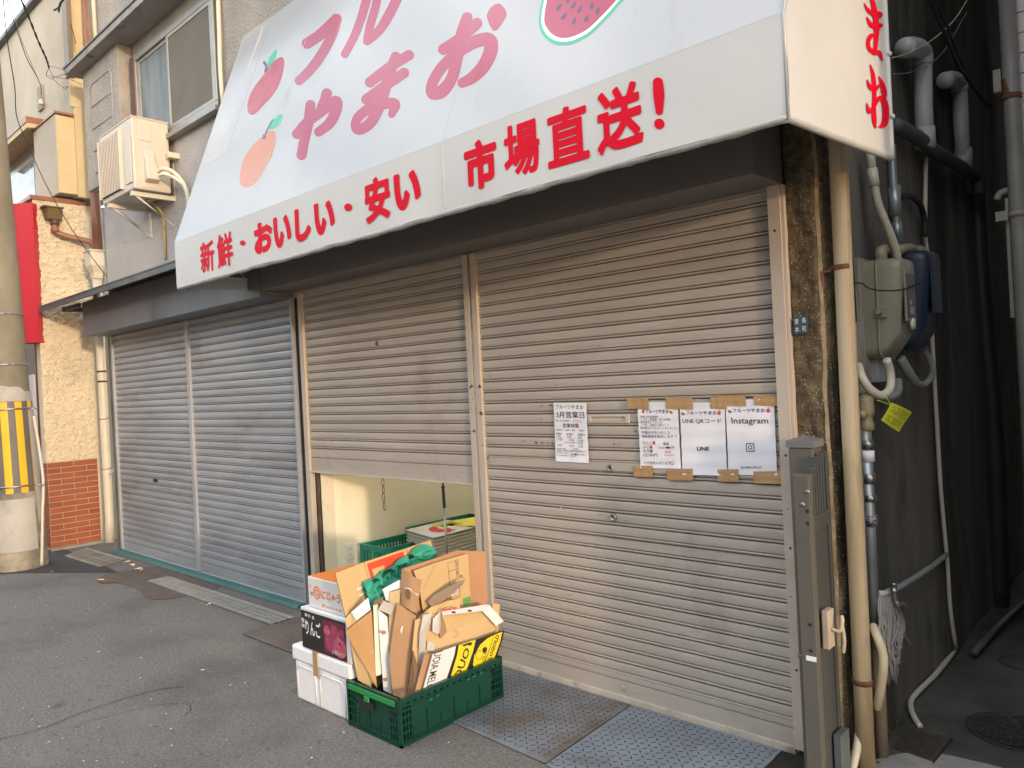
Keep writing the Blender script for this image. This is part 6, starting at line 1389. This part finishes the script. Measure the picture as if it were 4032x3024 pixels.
# ================================================================== green folding crate
K = thing('green_crate', 'dark green folding crate filled with flattened cardboard on the asphalt', 'crate', (-2.915, -.655, 0), 0)
cx0, cx1, cy0, cy1, ch = -3.114, -2.716, -.982, -.326, .215
def crate_wall(mb, a, b, h, n, holes_top=3):
    """wall panel from a to b: posts, rails and a ribbed field; n is the outward normal"""
    a, b, n = Vector(a), Vector(b), Vector(n); L_ = (b-a).length; u = (b-a)/L_
    def blk(s0, s1, z0, z1, d0, d1): 
        p = [a+u*s0+n*d0, a+u*s1+n*d0, a+u*s1+n*d1, a+u*s0+n*d1]
        mb.prism([(q.x, q.y, z0) for q in p], (0, 0, z1-z0))
    blk(0, L_, .0, .014, -.012, 0); blk(0, L_, h-.022, h, -.014, .004); blk(0, L_, .020, .026, -.010, .0035)
    blk(.075, L_-.075, .0145, h-.045, -.012, -.006)                       # recessed field
    blk(0, L_, h-.040, h-.034, -.010, .001)
    for s_ in (0, L_-.012): blk(s_, s_+.012, .0145, h-.0225, -.012, .003)
    for k_, base in ((0, .012), (1, L_-.075)):
        for j in range(3):
            s_ = base+.016+j*.018; blk(s_, s_+.005, .0145, h-.0405, -.008, .001)
        for z in (.058, .092, .126, .155): blk(base, base+.063, z, z+.006, -.009, .0005)
    ns = max(3, int((L_-.15)/.075))
    for i in range(ns+1):
        s_ = .075+(L_-.15)*i/ns; blk(s_-.0025, s_+.0025, .0265, .075+.05*(i % 2), -.0059, .0015)
    for i in range(int(L_/.04)):
        s_ = .015+i*.04; blk(s_, s_+.026, h-.0338, h-.0226, -.009, .0015)
m = MB(); crate_wall(m, (cx0, cy0, 0), (cx1, cy0, 0), ch, (0, -1, 0)); m.build('end_panel', CRATE_G, K)
m = MB(); crate_wall(m, (cx1, cy0, 0), (cx1, cy1, 0), ch, (1, 0, 0)); m.build('side_panel', CRATE_G, K)
m = MB(); crate_wall(m, (cx1, cy1, 0), (cx0, cy1, 0), ch, (0, 1, 0)); m.build('end_panel', CRATE_G, K)
m = MB(); crate_wall(m, (cx0, cy1, 0), (cx0, cy0, 0), ch, (-1, 0, 0)); m.build('side_panel', CRATE_G, K)
m = MB(); m.box((cx0+.01, cy0+.01, .004), (cx1-.01, cy1-.01, .016)); m.build('floor', CRATE_G, K)
m = MB(); m.box((cx0+.02, cy0-.010, ch-.035), (cx1-.025, cy0-.0045, ch-.008)); m.box((cx0+.15, cy0-.014, ch-.06), (cx0+.185, cy0-.0045, ch-.0355)); m.build('green_latch_bar', CRATE_L, K, bevel=.003)
m = MB(); hx = (cx0+cx1)/2-.045; pr = rrect(.058, .018, .014, 5); m.add([(hx+x, cy0-.0035, ch-.078+z) for x, z in pr], [range(len(pr))]); m.build('hand_hole', PIT, K)
m = MB()
for i, (s_, z) in enumerate(((.17, .155), (.215, .158), (.41, .17), (.45, .172), (.50, .172))): m.box((cx1+.0002, cy0+s_, z), (cx1+.0012, cy0+s_+.02, z+.009))
m.build('slot_glints', CRATE_T, K)

# ================================================================== flattened cardboard in the crate
def sheet(name, label, pts, mt, th=(-.006, 0, 0), cat='cardboard', edge=CARD_E, group='flattened cardboard in the green crate', parent=None, mats=None):
    """one board: outline points in space, thickened; front face printed, rim showing the corrugation"""
    P_ = [Vector(p) for p in pts]
    if parent is None:
        base = min(P_, key=lambda p: p.z); t_ = thing(name, label, cat, base, 0, group)
    else: t_ = parent
    o = Vector(th); n_ = len(P_); mb = MB(); vs = P_+[p+o for p in P_]
    mb.add(vs, [list(range(n_))], 0); mb.add(vs, [[i+n_ for i in range(n_)][::-1]], 0); mb.add(vs, [(i, (i+1) % n_, (i+1) % n_+n_, i+n_) for i in range(n_)], 1)
    mb.build('board' if parent is None else name, [mt, edge], t_); return t_
def X_(X, *q): return [at(*CB(*p), X=X) for p in q]
def tilt(q, x_top, x_bot, y_top, y_bot):
    """outline points of the enlargement set on a leaning board: X varies linearly with image height"""
    out = []
    for (x, y) in q:
        k_ = (y-y_top)/(y_bot-y_top); out.append(at(*CB(x, y), X=x_top+(x_bot-x_top)*k_))
    return out
# 1 big board with the red print
T1 = lambda q: tilt(q, -3.11, -3.07, 200, 900)
b1 = sheet('cardboard_sheet', 'big flat board with red printed field leaning at the back of the crate', T1([(362, 395), (550, 325), (820, 236), (980, 180), (1000, 262), (1060, 700), (640, 1130), (520, 1090), (432, 690)]), CARD)
def quadp(name, q, mt, T_, off, parent): 
    mb = MB(); mb.add([p+Vector((off, 0, 0)) for p in T_(q)], [range(len(q))]); return mb.build(name, mt, parent)
quadp('red_print', [(566, 336), (803, 255), (822, 330), (790, 400), (640, 470), (604, 470)], CARD_R, T1, .0008, b1)
quadp('logo_panel', [(600, 370), (678, 345), (692, 432), (622, 460)], CARD, T1, .0016, b1)
def lettering_T(s_, q, T_, off, mt, parent, bold=0.0, name='lettering'):
    V, F_, _ = text_mesh(s_, bold); (ax_, ay_), (bx_, by_), (cx_, cy_), (dx_, dy_) = q     # tl tr br bl
    pts = [((ax_*(1-u)+bx_*u)*v+(dx_*(1-u)+cx_*u)*(1-v), (ay_*(1-u)+by_*u)*v+(dy_*(1-u)+cy_*u)*(1-v)) for u, v in V]
    mb = MB(); mb.add([p+Vector((off, 0, 0)) for p in T_(pts)], F_); return mb.build(name, mt, parent)
lettering_T('JA', [(630, 440), (624, 395), (648, 388), (655, 432)], T1, .0022, INK_GR, b1, .03)
quadp('ja_mark', [(640, 385), (655, 378), (668, 400), (682, 395), (688, 412), (668, 425), (650, 408)], INK_GR, T1, .0023, b1)
lettering_T('JA', [(735, 372), (727, 335), (744, 330), (752, 366)], T1, .0016, INK_GR, b1, .03)
quadp('ja_mark', [(760, 325), (785, 318), (795, 345), (778, 368), (757, 355)], INK_GR, T1, .0017, b1)
quadp('crease', [(545, 328), (549, 326), (590, 470), (586, 472)], CARD_D, T1, .0007, b1); quadp('crease', [(818, 237), (822, 236), (840, 300), (836, 302)], CARD_D, T1, .0007, b1)
quadp('tape_scar', [(500, 495), (575, 465), (578, 475), (505, 510)], CARD_W, T1, .0007, b1); quadp('tape_scar', [(515, 535), (560, 515), (562, 528), (520, 546)], CARD_W, T1, .0007, b1)
# 2 stacked pulp trays
outl = [(575, 478), (640, 450), (700, 405), (760, 375), (800, 330), (860, 310), (890, 270), (945, 240), (985, 240), (1030, 268), (1005, 300), (940, 330), (860, 420), (790, 470), (720, 545), (650, 580), (610, 640), (590, 600), (562, 500)]
lb4 = ['outermost green moulded pulp tray of the four nested in the crate', 'second green pulp tray from the viewer, nested in the crate', 'third green pulp tray from the viewer, nested in the crate', 'rearmost green pulp tray touching the red printed board']
for i in range(4):
    Xq = -3.035-.012*i; t_ = thing('pulp_tray', lb4[i], 'fruit tray', at(*CB(610, 640), X=Xq), 0, 'green pulp fruit trays')
    P2_ = curve_pts([(x+(-6*i), y-9*i, 0) for k_, (x, y) in enumerate(outl)], 3, True)
    pts = [at(*CB(p.x, p.y), X=Xq) for p in P2_]
    cups = ((640, 490, 48, 44), (722, 432, 54, 44), (818, 372, 52, 42), (886, 320, 44, 34), (960, 276, 40, 26))
    poly = np.array([[p.x, p.y] for p in P2_]); xs = np.arange(poly[:, 0].min()-8, poly[:, 0].max()+8, 4.5); ys = np.arange(poly[:, 1].min()-8, poly[:, 1].max()+8, 4.5)
    XX_, YY_ = np.meshgrid(xs, ys); sdv = poly_sd([poly], XX_, YY_); v2, f2 = marching(sdv, xs, ys); vs = []
    for (x, y) in v2:
        p = at(*CB(x, y), X=Xq); d_ = .0; edge = np.min(np.hypot(poly[:, 0]-x, poly[:, 1]-y))
        for (cx_, cy_, rx, ry) in cups:
            q = math.hypot((x-cx_+6*i)/rx, (y-cy_+8*i+.35*(x-cx_))/ry)
            if q < 1: d_ = -.026*(1-q**3)
            elif q < 1.25: d_ = max(d_, .004*(1-(q-1)/.25))
        d_ += -.007*max(0, 1-edge/14); vs.append((Xq+d_, p.y, p.z))
    mb = MB(); mb.add(vs, f2, 0, True); mb.build('tray', PULP, t_, solid=.003)
    if i == 0:
        for (x, y) in ((616, 524), (708, 468), (790, 415), (945, 297), (700, 425)):
            c = at(*CB(x, y), X=Xq-.016); mb = MB(); mb.add([(c.x+.004, c.y+.0055*math.cos(j*.785), c.z+.0065*math.sin(j*.785)) for j in range(8)], [range(8)]); mb.build('cup_hole', PIT, t_)
# 3 leaning brown board at the left
T3 = lambda q: tilt(q, -3.02, -3.0, 640, 1150)
sheet('cardboard_sheet', 'brown tape-scarred board leaning at the left end of the crate', [at(*CB(430, 775), X=-3.05), at(*CB(520, 700), X=-3.02), at(*CB(598, 640), X=-2.99), at(*CB(615, 900), X=-2.98), at(*CB(632, 1140), X=-2.96), at(*CB(560, 1010), X=-3.0), at(*CB(470, 860), X=-3.04)], mat('cardboard_orange', (.42, .225, .09), (.48, .27, .115), rough=.7, scale=4, dirt=[((.52, .40, .27), 7, .60, .75, (1, 1, 1))]), th=(-.008, .004, 0))
sheet('cardboard_sheet', 'thin brown board behind the scarred one at the left end', [at(*CB(428, 690), X=-3.07), at(*CB(462, 650), X=-3.06), at(*CB(495, 690), X=-3.04), at(*CB(560, 1000), X=-3.01), at(*CB(600, 1140), X=-2.99), at(*CB(510, 1090), X=-3.05)], CARD, th=(-.006, .003, 0))
sheet('cardboard_sheet', 'small white flap folded over the left board', [at(*CB(465, 650), X=-3.045), at(*CB(575, 555), X=-3.01), at(*CB(592, 632), X=-2.99), at(*CB(500, 705), X=-3.03)], CARD_W, th=(-.004, .002, 0))
# 4 white strips
sheet('cardboard_sheet', 'yellow edged white strip standing upright in the crate', [at(*CB(608, 600), X=-2.985), at(*CB(640, 585), X=-2.975), at(*CB(668, 1050), X=-2.955), at(*CB(625, 1065), X=-2.97)], mat('pale_yellow_card', (.66, .66, .50), (.72, .72, .56), rough=.6), th=(-.005, .003, 0))
sheet('cardboard_sheet', 'small brown piece curled over the white strips', [at(*CB(612, 580), X=-2.98), at(*CB(675, 550), X=-2.96), at(*CB(668, 590), X=-2.95), at(*CB(610, 605), X=-2.97)], mat('cardboard_dark', (.16, .09, .045), (.2, .115, .06), rough=.85), th=(-.004, .003, 0))
b = sheet('cardboard_sheet', 'white strip with two oval holes standing upright in the crate', [at(*CB(640, 630), X=-2.965), at(*CB(700, 680), X=-2.935), at(*CB(712, 900), X=-2.925), at(*CB(730, 1180), X=-2.915), at(*CB(675, 1155), X=-2.94), at(*CB(655, 900), X=-2.95)], CARD_W, th=(-.004, .004, 0))
for x, y in ((678, 780), (692, 1085)):
    q = [at(*CB(x+17*math.cos(t0), y+12*math.sin(t0)), X=-2.930) for t0 in np.linspace(0, 5.9, 14)]; mb = MB(); mb.add([p+Vector((.0, -.002, 0)) for p in q], [range(14)]); mb.build('hand_hole', CARD_D, b)
sheet('cardboard_sheet', 'grey flap bent over the top of the white strip', [at(*CB(672, 572), X=-2.955), at(*CB(745, 605), X=-2.925), at(*CB(722, 668), X=-2.925), at(*CB(640, 632), X=-2.955)], mat('grey_card', (.36, .34, .31), (.42, .40, .37), rough=.7), th=(-.003, .003, 0))
sheet('cardboard_sheet', 'bright white folded flap beside the upright brown box', [at(*CB(668, 500), X=-2.98), at(*CB(785, 436), X=-2.94), at(*CB(790, 490), X=-2.935), at(*CB(715, 515), X=-2.95), at(*CB(712, 580), X=-2.95), at(*CB(690, 570), X=-2.965)], CARD_W, th=(-.004, .003, 0))
sheet('cardboard_sheet', 'wood patterned strip between the white strips and brown box', [at(*CB(715, 520), X=-2.945), at(*CB(785, 500), X=-2.92), at(*CB(770, 700), X=-2.91), at(*CB(720, 960), X=-2.915), at(*CB(705, 900), X=-2.925)], mat('woodprint_card', (.42, .29, .15), (.56, .42, .25), rough=.7, scale=7, stretch=(14, 14, .6)), th=(-.004, .003, 0))
# 5 tall brown box: long back board, curled end flap with a hole, front strip with holes
b5 = sheet('cardboard_box', 'tall opened brown carton with table print and round hand hole', [at(*CB(798, 368), X=-2.93), at(*CB(1010, 300), X=-2.93), at(*CB(1150, 248), X=-2.93), at(*CB(1338, 256), X=-2.925), at(*CB(1352, 600), X=-2.90), at(*CB(1300, 900), X=-2.88), at(*CB(880, 1000), X=-2.88), at(*CB(800, 600), X=-2.92)], mat('cardboard_pinkish', (.44, .235, .125), (.49, .275, .15), rough=.75, scale=4), cat='cardboard box')
T5 = lambda q: tilt(q, -2.905, -2.88, 260, 900)
sheet('inner_board', None, T5([(868, 382), (1005, 330), (1222, 268), (1240, 560), (1245, 640), (930, 640), (905, 470)]), CARD, parent=b5)
for l in ([(1090, 332), (1155, 308)], [(1090, 332), (1112, 570)], [(1155, 308), (1170, 545)], [(1112, 570), (1170, 545)], [(1097, 388), (1158, 364)], [(1140, 314), (1150, 420)], [(1012, 332), (930, 502)], [(1095, 475), (1165, 450)]):
    (xa, ya), (xb, yb) = l; dx_, dy_ = xb-xa, yb-ya; ln = math.hypot(dx_, dy_); nx_, ny_ = -dy_/ln*1.3, dx_/ln*1.3
    quadp('table_line', [(xa-nx_, ya-ny_), (xb-nx_, yb-ny_), (xb+nx_, yb+ny_), (xa+nx_, ya+ny_)], INK_G if xa != 1012 else CARD_D, T5, .0012, b5)
quadp('barcode_label', [(1110, 505), (1152, 488), (1156, 528), (1112, 545)], CARD_W, T5, .0014, b5)
for i in range(6): quadp('barcode_bar', [(1118+i*5.5, 517-i*2), (1120.5+i*5.5, 516-i*2), (1121.5+i*5.5, 534-i*2.2), (1119+i*5.5, 535-i*2.2)], INK, T5, .0020, b5)
lettering_T('等級', [(1143, 322), (1152, 319), (1154, 350), (1145, 353)], T5, .0013, INK_G, b5); lettering_T('品種', [(1147, 380), (1156, 377), (1158, 405), (1149, 408)], T5, .0013, INK_G, b5)
quadp('green_mesh_print', [(1188, 560), (1240, 545), (1240, 600), (1192, 612)], mat('green_mesh_ink', (.08, .28, .05), (.18, .40, .14), rough=.6, scale=120), T5, .0012, b5)
mb = MB(); q = [at(*CB(1180+12*math.cos(t0), 418+13*math.sin(t0)), X=-2.897) for t0 in np.linspace(0, 5.9, 14)]; mb.add(q, [range(14)]); mb.build('hand_hole', CARD_D, b5)
# curled flap in front
def curl(u, v):
    tlx, tly, trx, try_ = 796, 366, 922, 440; blx, bly, brx, bry = 782, 596, 888, 658
    x = (tlx*(1-u)+trx*u)*(1-v)+(blx*(1-u)+brx*u)*v; y = (tly*(1-u)+try_*u)*(1-v)+(bly*(1-u)+bry*u)*v
    y += 10*math.sin(math.pi*u)*(1-v)
    return at(*CB(x, y), X=-2.925+.085*u+.02*math.sin(math.pi*u))
mb = MB(); mb.grid(curl, 12, 12); mb.build('end_flap', CARD_D, b5, solid=.005)
mb = MB(); kk = 18; mb.add([curl(.40+.17*math.cos(t0), .60+.15*math.sin(t0))+Vector((.004, -.004, .002)) for t0 in np.linspace(0, 5.94, kk)], [range(kk)]); mb.build('hand_hole', mat('cardboard_dark', (.1, .1, .1)), b5)
mb = MB(); mb.add([curl(u, .42+.05*math.sin(u*9)+d_)+Vector((.004, -.004, .002)) for u, d_ in ((.2, 0), (.45, .01), (.7, .02), (.97, .0), (.97, .03), (.7, .05), (.45, .04), (.2, .02))], [range(8)]); mb.build('torn_tape', CARD_W, b5)
# front strip with three holes
b6 = sheet('cardboard_sheet', 'long brown strip with punched holes standing at the front of the crate', [at(*CB(765, 590), X=-2.90), at(*CB(886, 672), X=-2.85), at(*CB(855, 930), X=-2.84), at(*CB(822, 1218), X=-2.83), at(*CB(735, 1185), X=-2.87), at(*CB(712, 950), X=-2.89), at(*CB(740, 740), X=-2.895)], CARD_D, th=(-.004, .005, 0))
for x, y, r in ((800, 766, 20), (768, 1038, 18), (845, 745, 0)):
    if not r: continue
    k_ = (x-740)/140; q = [at(*CB(x+r*.8*math.cos(t0), y+r*1.35*math.sin(t0)), X=-2.873+.0*k_) for t0 in np.linspace(0, 5.9, 16)]; mb = MB(); mb.add(q, [range(16)]); mb.build('punched_hole', CARD_W if y < 800 else PIT, b6)
# 6 grey brown torn flap sticking up
sheet('cardboard_sheet', 'grey brown torn flap sticking out in front of the table print', [at(*CB(985, 612), X=-2.85), at(*CB(960, 580), X=-2.86), at(*CB(1000, 540), X=-2.86), at(*CB(1100, 478), X=-2.84), at(*CB(1210, 430), X=-2.82), at(*CB(1190, 470), X=-2.81), at(*CB(1060, 580), X=-2.82)], mat('greybrown_card', (.24, .17, .115), (.30, .22, .155), rough=.8), th=(-.004, .0, -.002))
sheet('cardboard_sheet', 'rolled brown board below the torn flap', [at(*CB(890, 690), X=-2.86), at(*CB(985, 615), X=-2.85), at(*CB(1085, 575), X=-2.83), at(*CB(1165, 560), X=-2.82), at(*CB(1170, 630), X=-2.81), at(*CB(1000, 660), X=-2.83), at(*CB(895, 760), X=-2.85)], CARD, th=(-.005, 0, 0))
# 7 shallow lid with white rim
b7 = sheet('shallow_carton', 'shallow carton lid with white rim and flaps behind the black printed board', [at(*CB(880, 700), X=-2.83), at(*CB(1000, 660), X=-2.82), at(*CB(1200, 640), X=-2.81), at(*CB(1345, 610), X=-2.80), at(*CB(1400, 650), X=-2.80), at(*CB(1400, 900), X=-2.77), at(*CB(1150, 980), X=-2.77), at(*CB(880, 1050), X=-2.79), at(*CB(862, 890), X=-2.81)], CARD, cat='carton lid')
def flap(name, q, X0, X1, mt): 
    pts = [at(*CB(x, y), X=X0 if i < len(q)/2 else X1) for i, (x, y) in enumerate(q)]; sheet(name, None, pts, mt, th=(-.003, .002, -.001), parent=b7)
GREYW = mat('shaded_white_card', (.50, .48, .46), (.56, .54, .52), rough=.6)
flap('rim_flap', [(1050, 645), (1350, 598), (1362, 606), (1348, 625), (1330, 640), (1060, 668)], -2.80, -2.785, CARD_W)
flap('corner_flap', [(1312, 640), (1358, 600), (1455, 708), (1405, 738)], -2.79, -2.765, CARD_W)
flap('side_flap', [(995, 690), (1045, 642), (1048, 780), (1030, 792), (992, 775)], -2.80, -2.78, GREYW)
flap('left_rim', [(930, 668), (990, 655), (978, 720), (955, 770), (930, 1005), (898, 1005), (908, 800)], -2.81, -2.79, GREYW)
flap('inner_flap', [(1050, 660), (1092, 770), (1045, 820), (1040, 795)], -2.81, -2.79, CARD_D)
flap('low_flap', [(960, 830), (1010, 858), (1005, 905), (955, 895)], -2.80, -2.79, GREYW)
quadp('red_edge_print', [(1052, 634), (1112, 622), (1114, 634), (1054, 645)], CARD_R, lambda q: [at(*CB(*p), X=-2.783) for p in q], 0, b7)
quadp('red_edge_print', [(1122, 620), (1150, 614), (1150, 627), (1124, 632)], CARD_R, lambda q: [at(*CB(*p), X=-2.783) for p in q], 0, b7)
for x, y in ((1130, 650), (1235, 640)):
    mb = MB(); mb.add([at(*CB(x+14*math.cos(t0), y+6*math.sin(t0)), X=-2.780) for t0 in np.linspace(0, 5.9, 12)], [range(12)]); mb.build('rim_hole', PIT, b7)
mb = MB(); P3_ = [at(*CB(1140+20*math.cos(t0), 790+22*math.sin(t0)), X=-2.786) for t0 in np.linspace(-2.2, 2.2, 14)]; mb.tube(P3_, .0012, 4); mb.build('cut_mark', CARD_D, b7)
sheet('cardboard_sheet', 'tan board corner peeping at the right end of the crate', [at(*CB(1380, 590), X=-2.85), at(*CB(1430, 598), X=-2.84), at(*CB(1420, 720), X=-2.83), at(*CB(1405, 950), X=-2.80), at(*CB(1390, 960), X=-2.80)], CARD)
# 8 dark folded carton under the printed board
sheet('cardboard_sheet', 'dark brown folded carton edge left of the printed board', [at(*CB(870, 900), X=-2.79), at(*CB(900, 1010), X=-2.77), at(*CB(965, 915), X=-2.745), at(*CB(985, 930), X=-2.74), at(*CB(915, 1190), X=-2.735), at(*CB(885, 1200), X=-2.75), at(*CB(830, 1215), X=-2.80)], mat('cardboard_dark', (.1, .1, .1)), th=(-.006, 0, 0))
sheet('cardboard_sheet', 'brown carton fold against the inside of the printed board', [at(*CB(940, 925), X=-2.748), at(*CB(975, 918), X=-2.742), at(*CB(905, 1195), X=-2.737), at(*CB(870, 1200), X=-2.75)], CARD_D, th=(-.005, 0, 0))
# 9 black, white and yellow printed board
T9 = lambda q: tilt(q, -2.75, -2.735, 770, 1190)
b9 = sheet('printed_board', 'black carton board with yellow band and melon fruit lettering at the front', T9([(990, 920), (1142, 868), (1300, 820), (1456, 764), (1448, 820), (1395, 985), (1400, 1040), (920, 1230), (912, 1190)]), CARD_K)
quadp('white_field', [(992, 920), (1143, 868), (1132, 930), (1066, 1130), (915, 1200)], CARD_W, T9, .0012, b9)
quadp('yellow_band', [(1162, 862), (1272, 826), (1255, 900), (1195, 1075), (1095, 1115), (1150, 930)], CARD_Y, T9, .0012, b9)
quadp('yellow_band', [(1392, 795), (1444, 775), (1430, 840), (1378, 985), (1315, 1020), (1370, 870)], CARD_Y, T9, .0012, b9)
quadp('yellow_crest', [(1300, 860), (1345, 820), (1380, 800), (1388, 800), (1366, 870), (1308, 1022), (1268, 1028), (1254, 990), (1262, 930)], CARD_Y, T9, .0013, b9)
lettering_T('QUO', [(1118, 1090), (1205, 868), (1240, 905), (1178, 1085)], T9, .0020, INK, b9, .02)
lettering_T('UOIA.MELOC', [(1056, 897), (983, 1180), (935, 1190), (1003, 912)], T9, .0020, INK, b9, .01)
lettering_T('MELOGOLD', [(1332, 1000), (1405, 790), (1425, 800), (1352, 1005)], T9, .0020, INK, b9, .03)
lettering_T('QUO', [(1312, 965), (1330, 880), (1352, 890), (1322, 985)], T9, .0021, INK, b9, .01)
mb = MB(); mb.tube([p+Vector((.002, 0, 0)) for p in T9([(1292+22*math.cos(t0), 925+30*math.sin(t0)) for t0 in np.linspace(0, 5.5, 16)])], .0012, 4); mb.build('crest_ring', INK, b9)
quadp('crest_leaf', [(1312, 888), (1330, 872), (1345, 880), (1338, 905), (1318, 915)], INK, T9, .0021, b9)
quadp('crest_ornament', [(1180, 862), (1240, 842), (1250, 852), (1235, 866), (1215, 862), (1195, 872)], INK, T9, .0021, b9)

# ================================================================== inside the room
def IN(x, y): return ((1200+x*.33906)/S, (1850+y*.33906)/S)
def room_crate(name, label, c, w_, d_, h, rz, grp='green crates inside the shop'):
    t_ = thing(name, label, 'crate', c, 0, grp); x, y, z = c
    def wall(a, b, n):
        mb = MB(); a, b, n = Vector(a), Vector(b), Vector(n); L_ = (b-a).length; u = (b-a)/L_
        def blk(s0, s1, z0, z1, d0=-.01, d1=0.0): mb.prism([(q.x, q.y, z+z0) for q in (a+u*s0+n*d0, a+u*s1+n*d0, a+u*s1+n*d1, a+u*s0+n*d1)], (0, 0, z1-z0))
        blk(0, L_, 0, .03); blk(0, L_, h-.04, h, -.014, .003); blk(0, .03, .0305, h-.0405, -.012, .002); blk(L_-.03, L_, .0305, h-.0405, -.012, .002); blk(.03, L_-.03, h*.5-.006, h*.5+.006, -.0095, -.001)
        k_ = int((L_-.06)/.03)
        for i in range(1, k_): s_ = .03+(L_-.06)*i/k_; blk(s_-.006, s_+.006, .0305, h-.0405, -.008, -.0012)
        mb.build('panel', CRATE_T, t_)
    wall((x-w_/2, y-d_/2, 0), (x+w_/2, y-d_/2, 0), (0, -1, 0)); wall((x+w_/2, y-d_/2, 0), (x+w_/2, y+d_/2, 0), (1, 0, 0)); wall((x+w_/2, y+d_/2, 0), (x-w_/2, y+d_/2, 0), (0, 1, 0)); wall((x-w_/2, y+d_/2, 0), (x-w_/2, y-d_/2, 0), (-1, 0, 0))
    mb = MB(); mb.box((x-w_/2+.012, y-d_/2+.012, z+.005), (x+w_/2-.012, y+d_/2-.012, z+.02)); mb.build('floor', CRATE_T, t_); return t_
p = at(*IN(680, 880), X=-4.80); q = at(*IN(945, 930), Y=.72)
zc_ = at(*IN(935, 905), X=-4.48).z
c1 = at(*IN(935, 905), X=-4.45)
room_crate('green_crate', 'teal green crate low on the room wall below the outlet', (c1.x-.16, c1.y+.27, zc_-.33), .32, .52, .33, 0)
room_crate('green_crate', 'teal crate carrying the smaller green crate inside the room', (c1.x-.16, c1.y+.27, zc_-.66), .32, .52, .325, 0)
c2 = at(*IN(1150, 670), X=-4.80)
room_crate('green_crate', 'tall teal crate behind the stacked strawberry cartons', (-4.61, c2.y+.36, c2.z-.42), .36, .70, .42, 0)
# stack of flat cartons with a strawberry lid
st_ = thing('carton_stack', 'stack of flat fruit trays topped by a strawberry printed lid in the room', 'carton stack', (-4.2, 1.3, 0))
z1_ = at(*IN(1495, 795), X=-4.15).z
f0, f1, f2, f3 = at(*IN(1495, 798), Z=z1_), at(*IN(1172, 705), Z=z1_), at(*IN(1470, 630), Z=z1_), at(*IN(1990, 668), Z=z1_)
far = f1+(f3-f0)
mb = MB(); mb.prism([f0, f1, far, f3], (0, 0, .006)); mb.build('lid', CARD_W, st_)
def onlid(q, off=.0075): return [at(*IN(x, y), Z=z1_+off) for x, y in q]
for cx_, cy_, rx, ry in ((1500, 690, 60, 28), (1560, 705, 55, 22), (1660, 700, 50, 26)):
    mb = MB(); mb.add(onlid([(cx_+rx*math.cos(t0), cy_+ry*math.sin(t0)) for t0 in np.linspace(0, 5.9, 18)], .0075+cx_*1e-7), [range(18)]); mb.build('printed_strawberry', INK_R, st_)
for q in ([(1565, 655), (1590, 648), (1655, 655), (1620, 668)], [(1700, 690), (1750, 685), (1745, 700), (1700, 702)]):
    mb = MB(); mb.add(onlid(q, .0082), [range(4)]); mb.build('printed_leaf', INK_GR, st_)
mb = MB(); mb.add(onlid([(1690, 640), (1740, 625), (1850, 655), (1830, 672)], .0076), [range(4)]); mb.build('printed_mark', mat('pale_green_print', (.35, .50, .32), (.55, .62, .5), rough=.6, scale=60), st_)
tl_ = thing('yellow_flyer', 'yellow printed flyer lying on the strawberry lid in the room', 'flyer', onlid([(1700, 610)])[0])
mb = MB(); mb.prism(onlid([(1475, 632), (1990, 545), (1995, 662), (1790, 625), (1700, 590), (1510, 658)], .011), (0, 0, .0015)); mb.build('sheet', mat('yellow_flyer_print', (.80, .68, .05), (.85, .76, .25), rough=.6, scale=40), tl_)
n_ = 11
for i in range(n_):
    zt_ = z1_-.012-i*.026; mb = MB(); ins = .01+.004*math.sin(i*2.1)
    q = [f0, f1, far, f3]; cen = sum(q, Vector())/4
    q = [p+(cen-p)*ins for p in q]
    mb.prism([(p.x, p.y, zt_-.012) for p in q], (0, 0, .012)); q2_ = [p+(cen-p)*.05 for p in q]; mb.prism([(p.x, p.y, zt_-.024) for p in q2_], (0, 0, .0118)); mb.build('tray', mat('flat_trays', (.50, .47, .40), (.58, .55, .48), rough=.7), st_)
mb = MB(); q = [p+(cen-p)*.12 for p in (f0, f1, far, f3)]; mb.prism([(p.x, p.y, .004) for p in q], (0, 0, z1_-.30)); mb.build('base_box', CARD, st_)
# chain under the half-open shutter
t = thing('shutter_chain', 'dark link chain hanging under the half open shutter', 'chain', at(*IN(895, 100), Y=.02))
for i, (x, y0_, y1_) in enumerate(((905, 98, 188), (910, 188, 272), (912, 272, 370), (922, 368, 475))):
    a, b = at(*IN(x-(6 if i == 0 else 0), y0_), Y=.02), at(*IN(x+(4 if i else 8), y1_), Y=.02); mb = MB(); w_ = .010; mid = (a+b)/2; h_ = (a.z-b.z)/2
    mb.tube([(mid.x+w_*math.sin(t0)*(1 if i % 2 else .7), .02+(w_*.5*math.sin(t0) if i % 2 == 0 else 0), mid.z+h_*math.cos(t0)) for t0 in np.linspace(0, 2*math.pi, 18)[:-1]], .0022, 6, closed=True); mb.build('link', BLACKM, t)
# pole with blue grip propping the shutter
t = thing('shutter_pole', 'steel pole with dark blue rubber grip under the half open shutter', 'pole', at(*IN(1655, 960), Y=.10))
Yp = .16
a, b, c, d_ = at(*IN(1603, 165), Y=Yp), at(*IN(1605, 190), Y=Yp), at(*IN(1622, 440), Y=Yp), at(*IN(1668, 1250), Y=Yp)
mb = MB(); mb.tube([c, d_], .0065, 12); mb.build('shaft', STEEL, t)
mb = MB(); mb.tube([b, b.lerp(c, .06), b.lerp(c, .12), b.lerp(c, .5), c], [.013, .012, .009, .0105, .0095], 14); mb.build('grip', mat('navy_rubber', (.025, .06, .085), (.035, .075, .1), rough=.5), t)
mb = MB(); mb.tube([a+Vector((0, 0, .05)), b], .006, 8); mb.build('tip', ALU_BR, t)
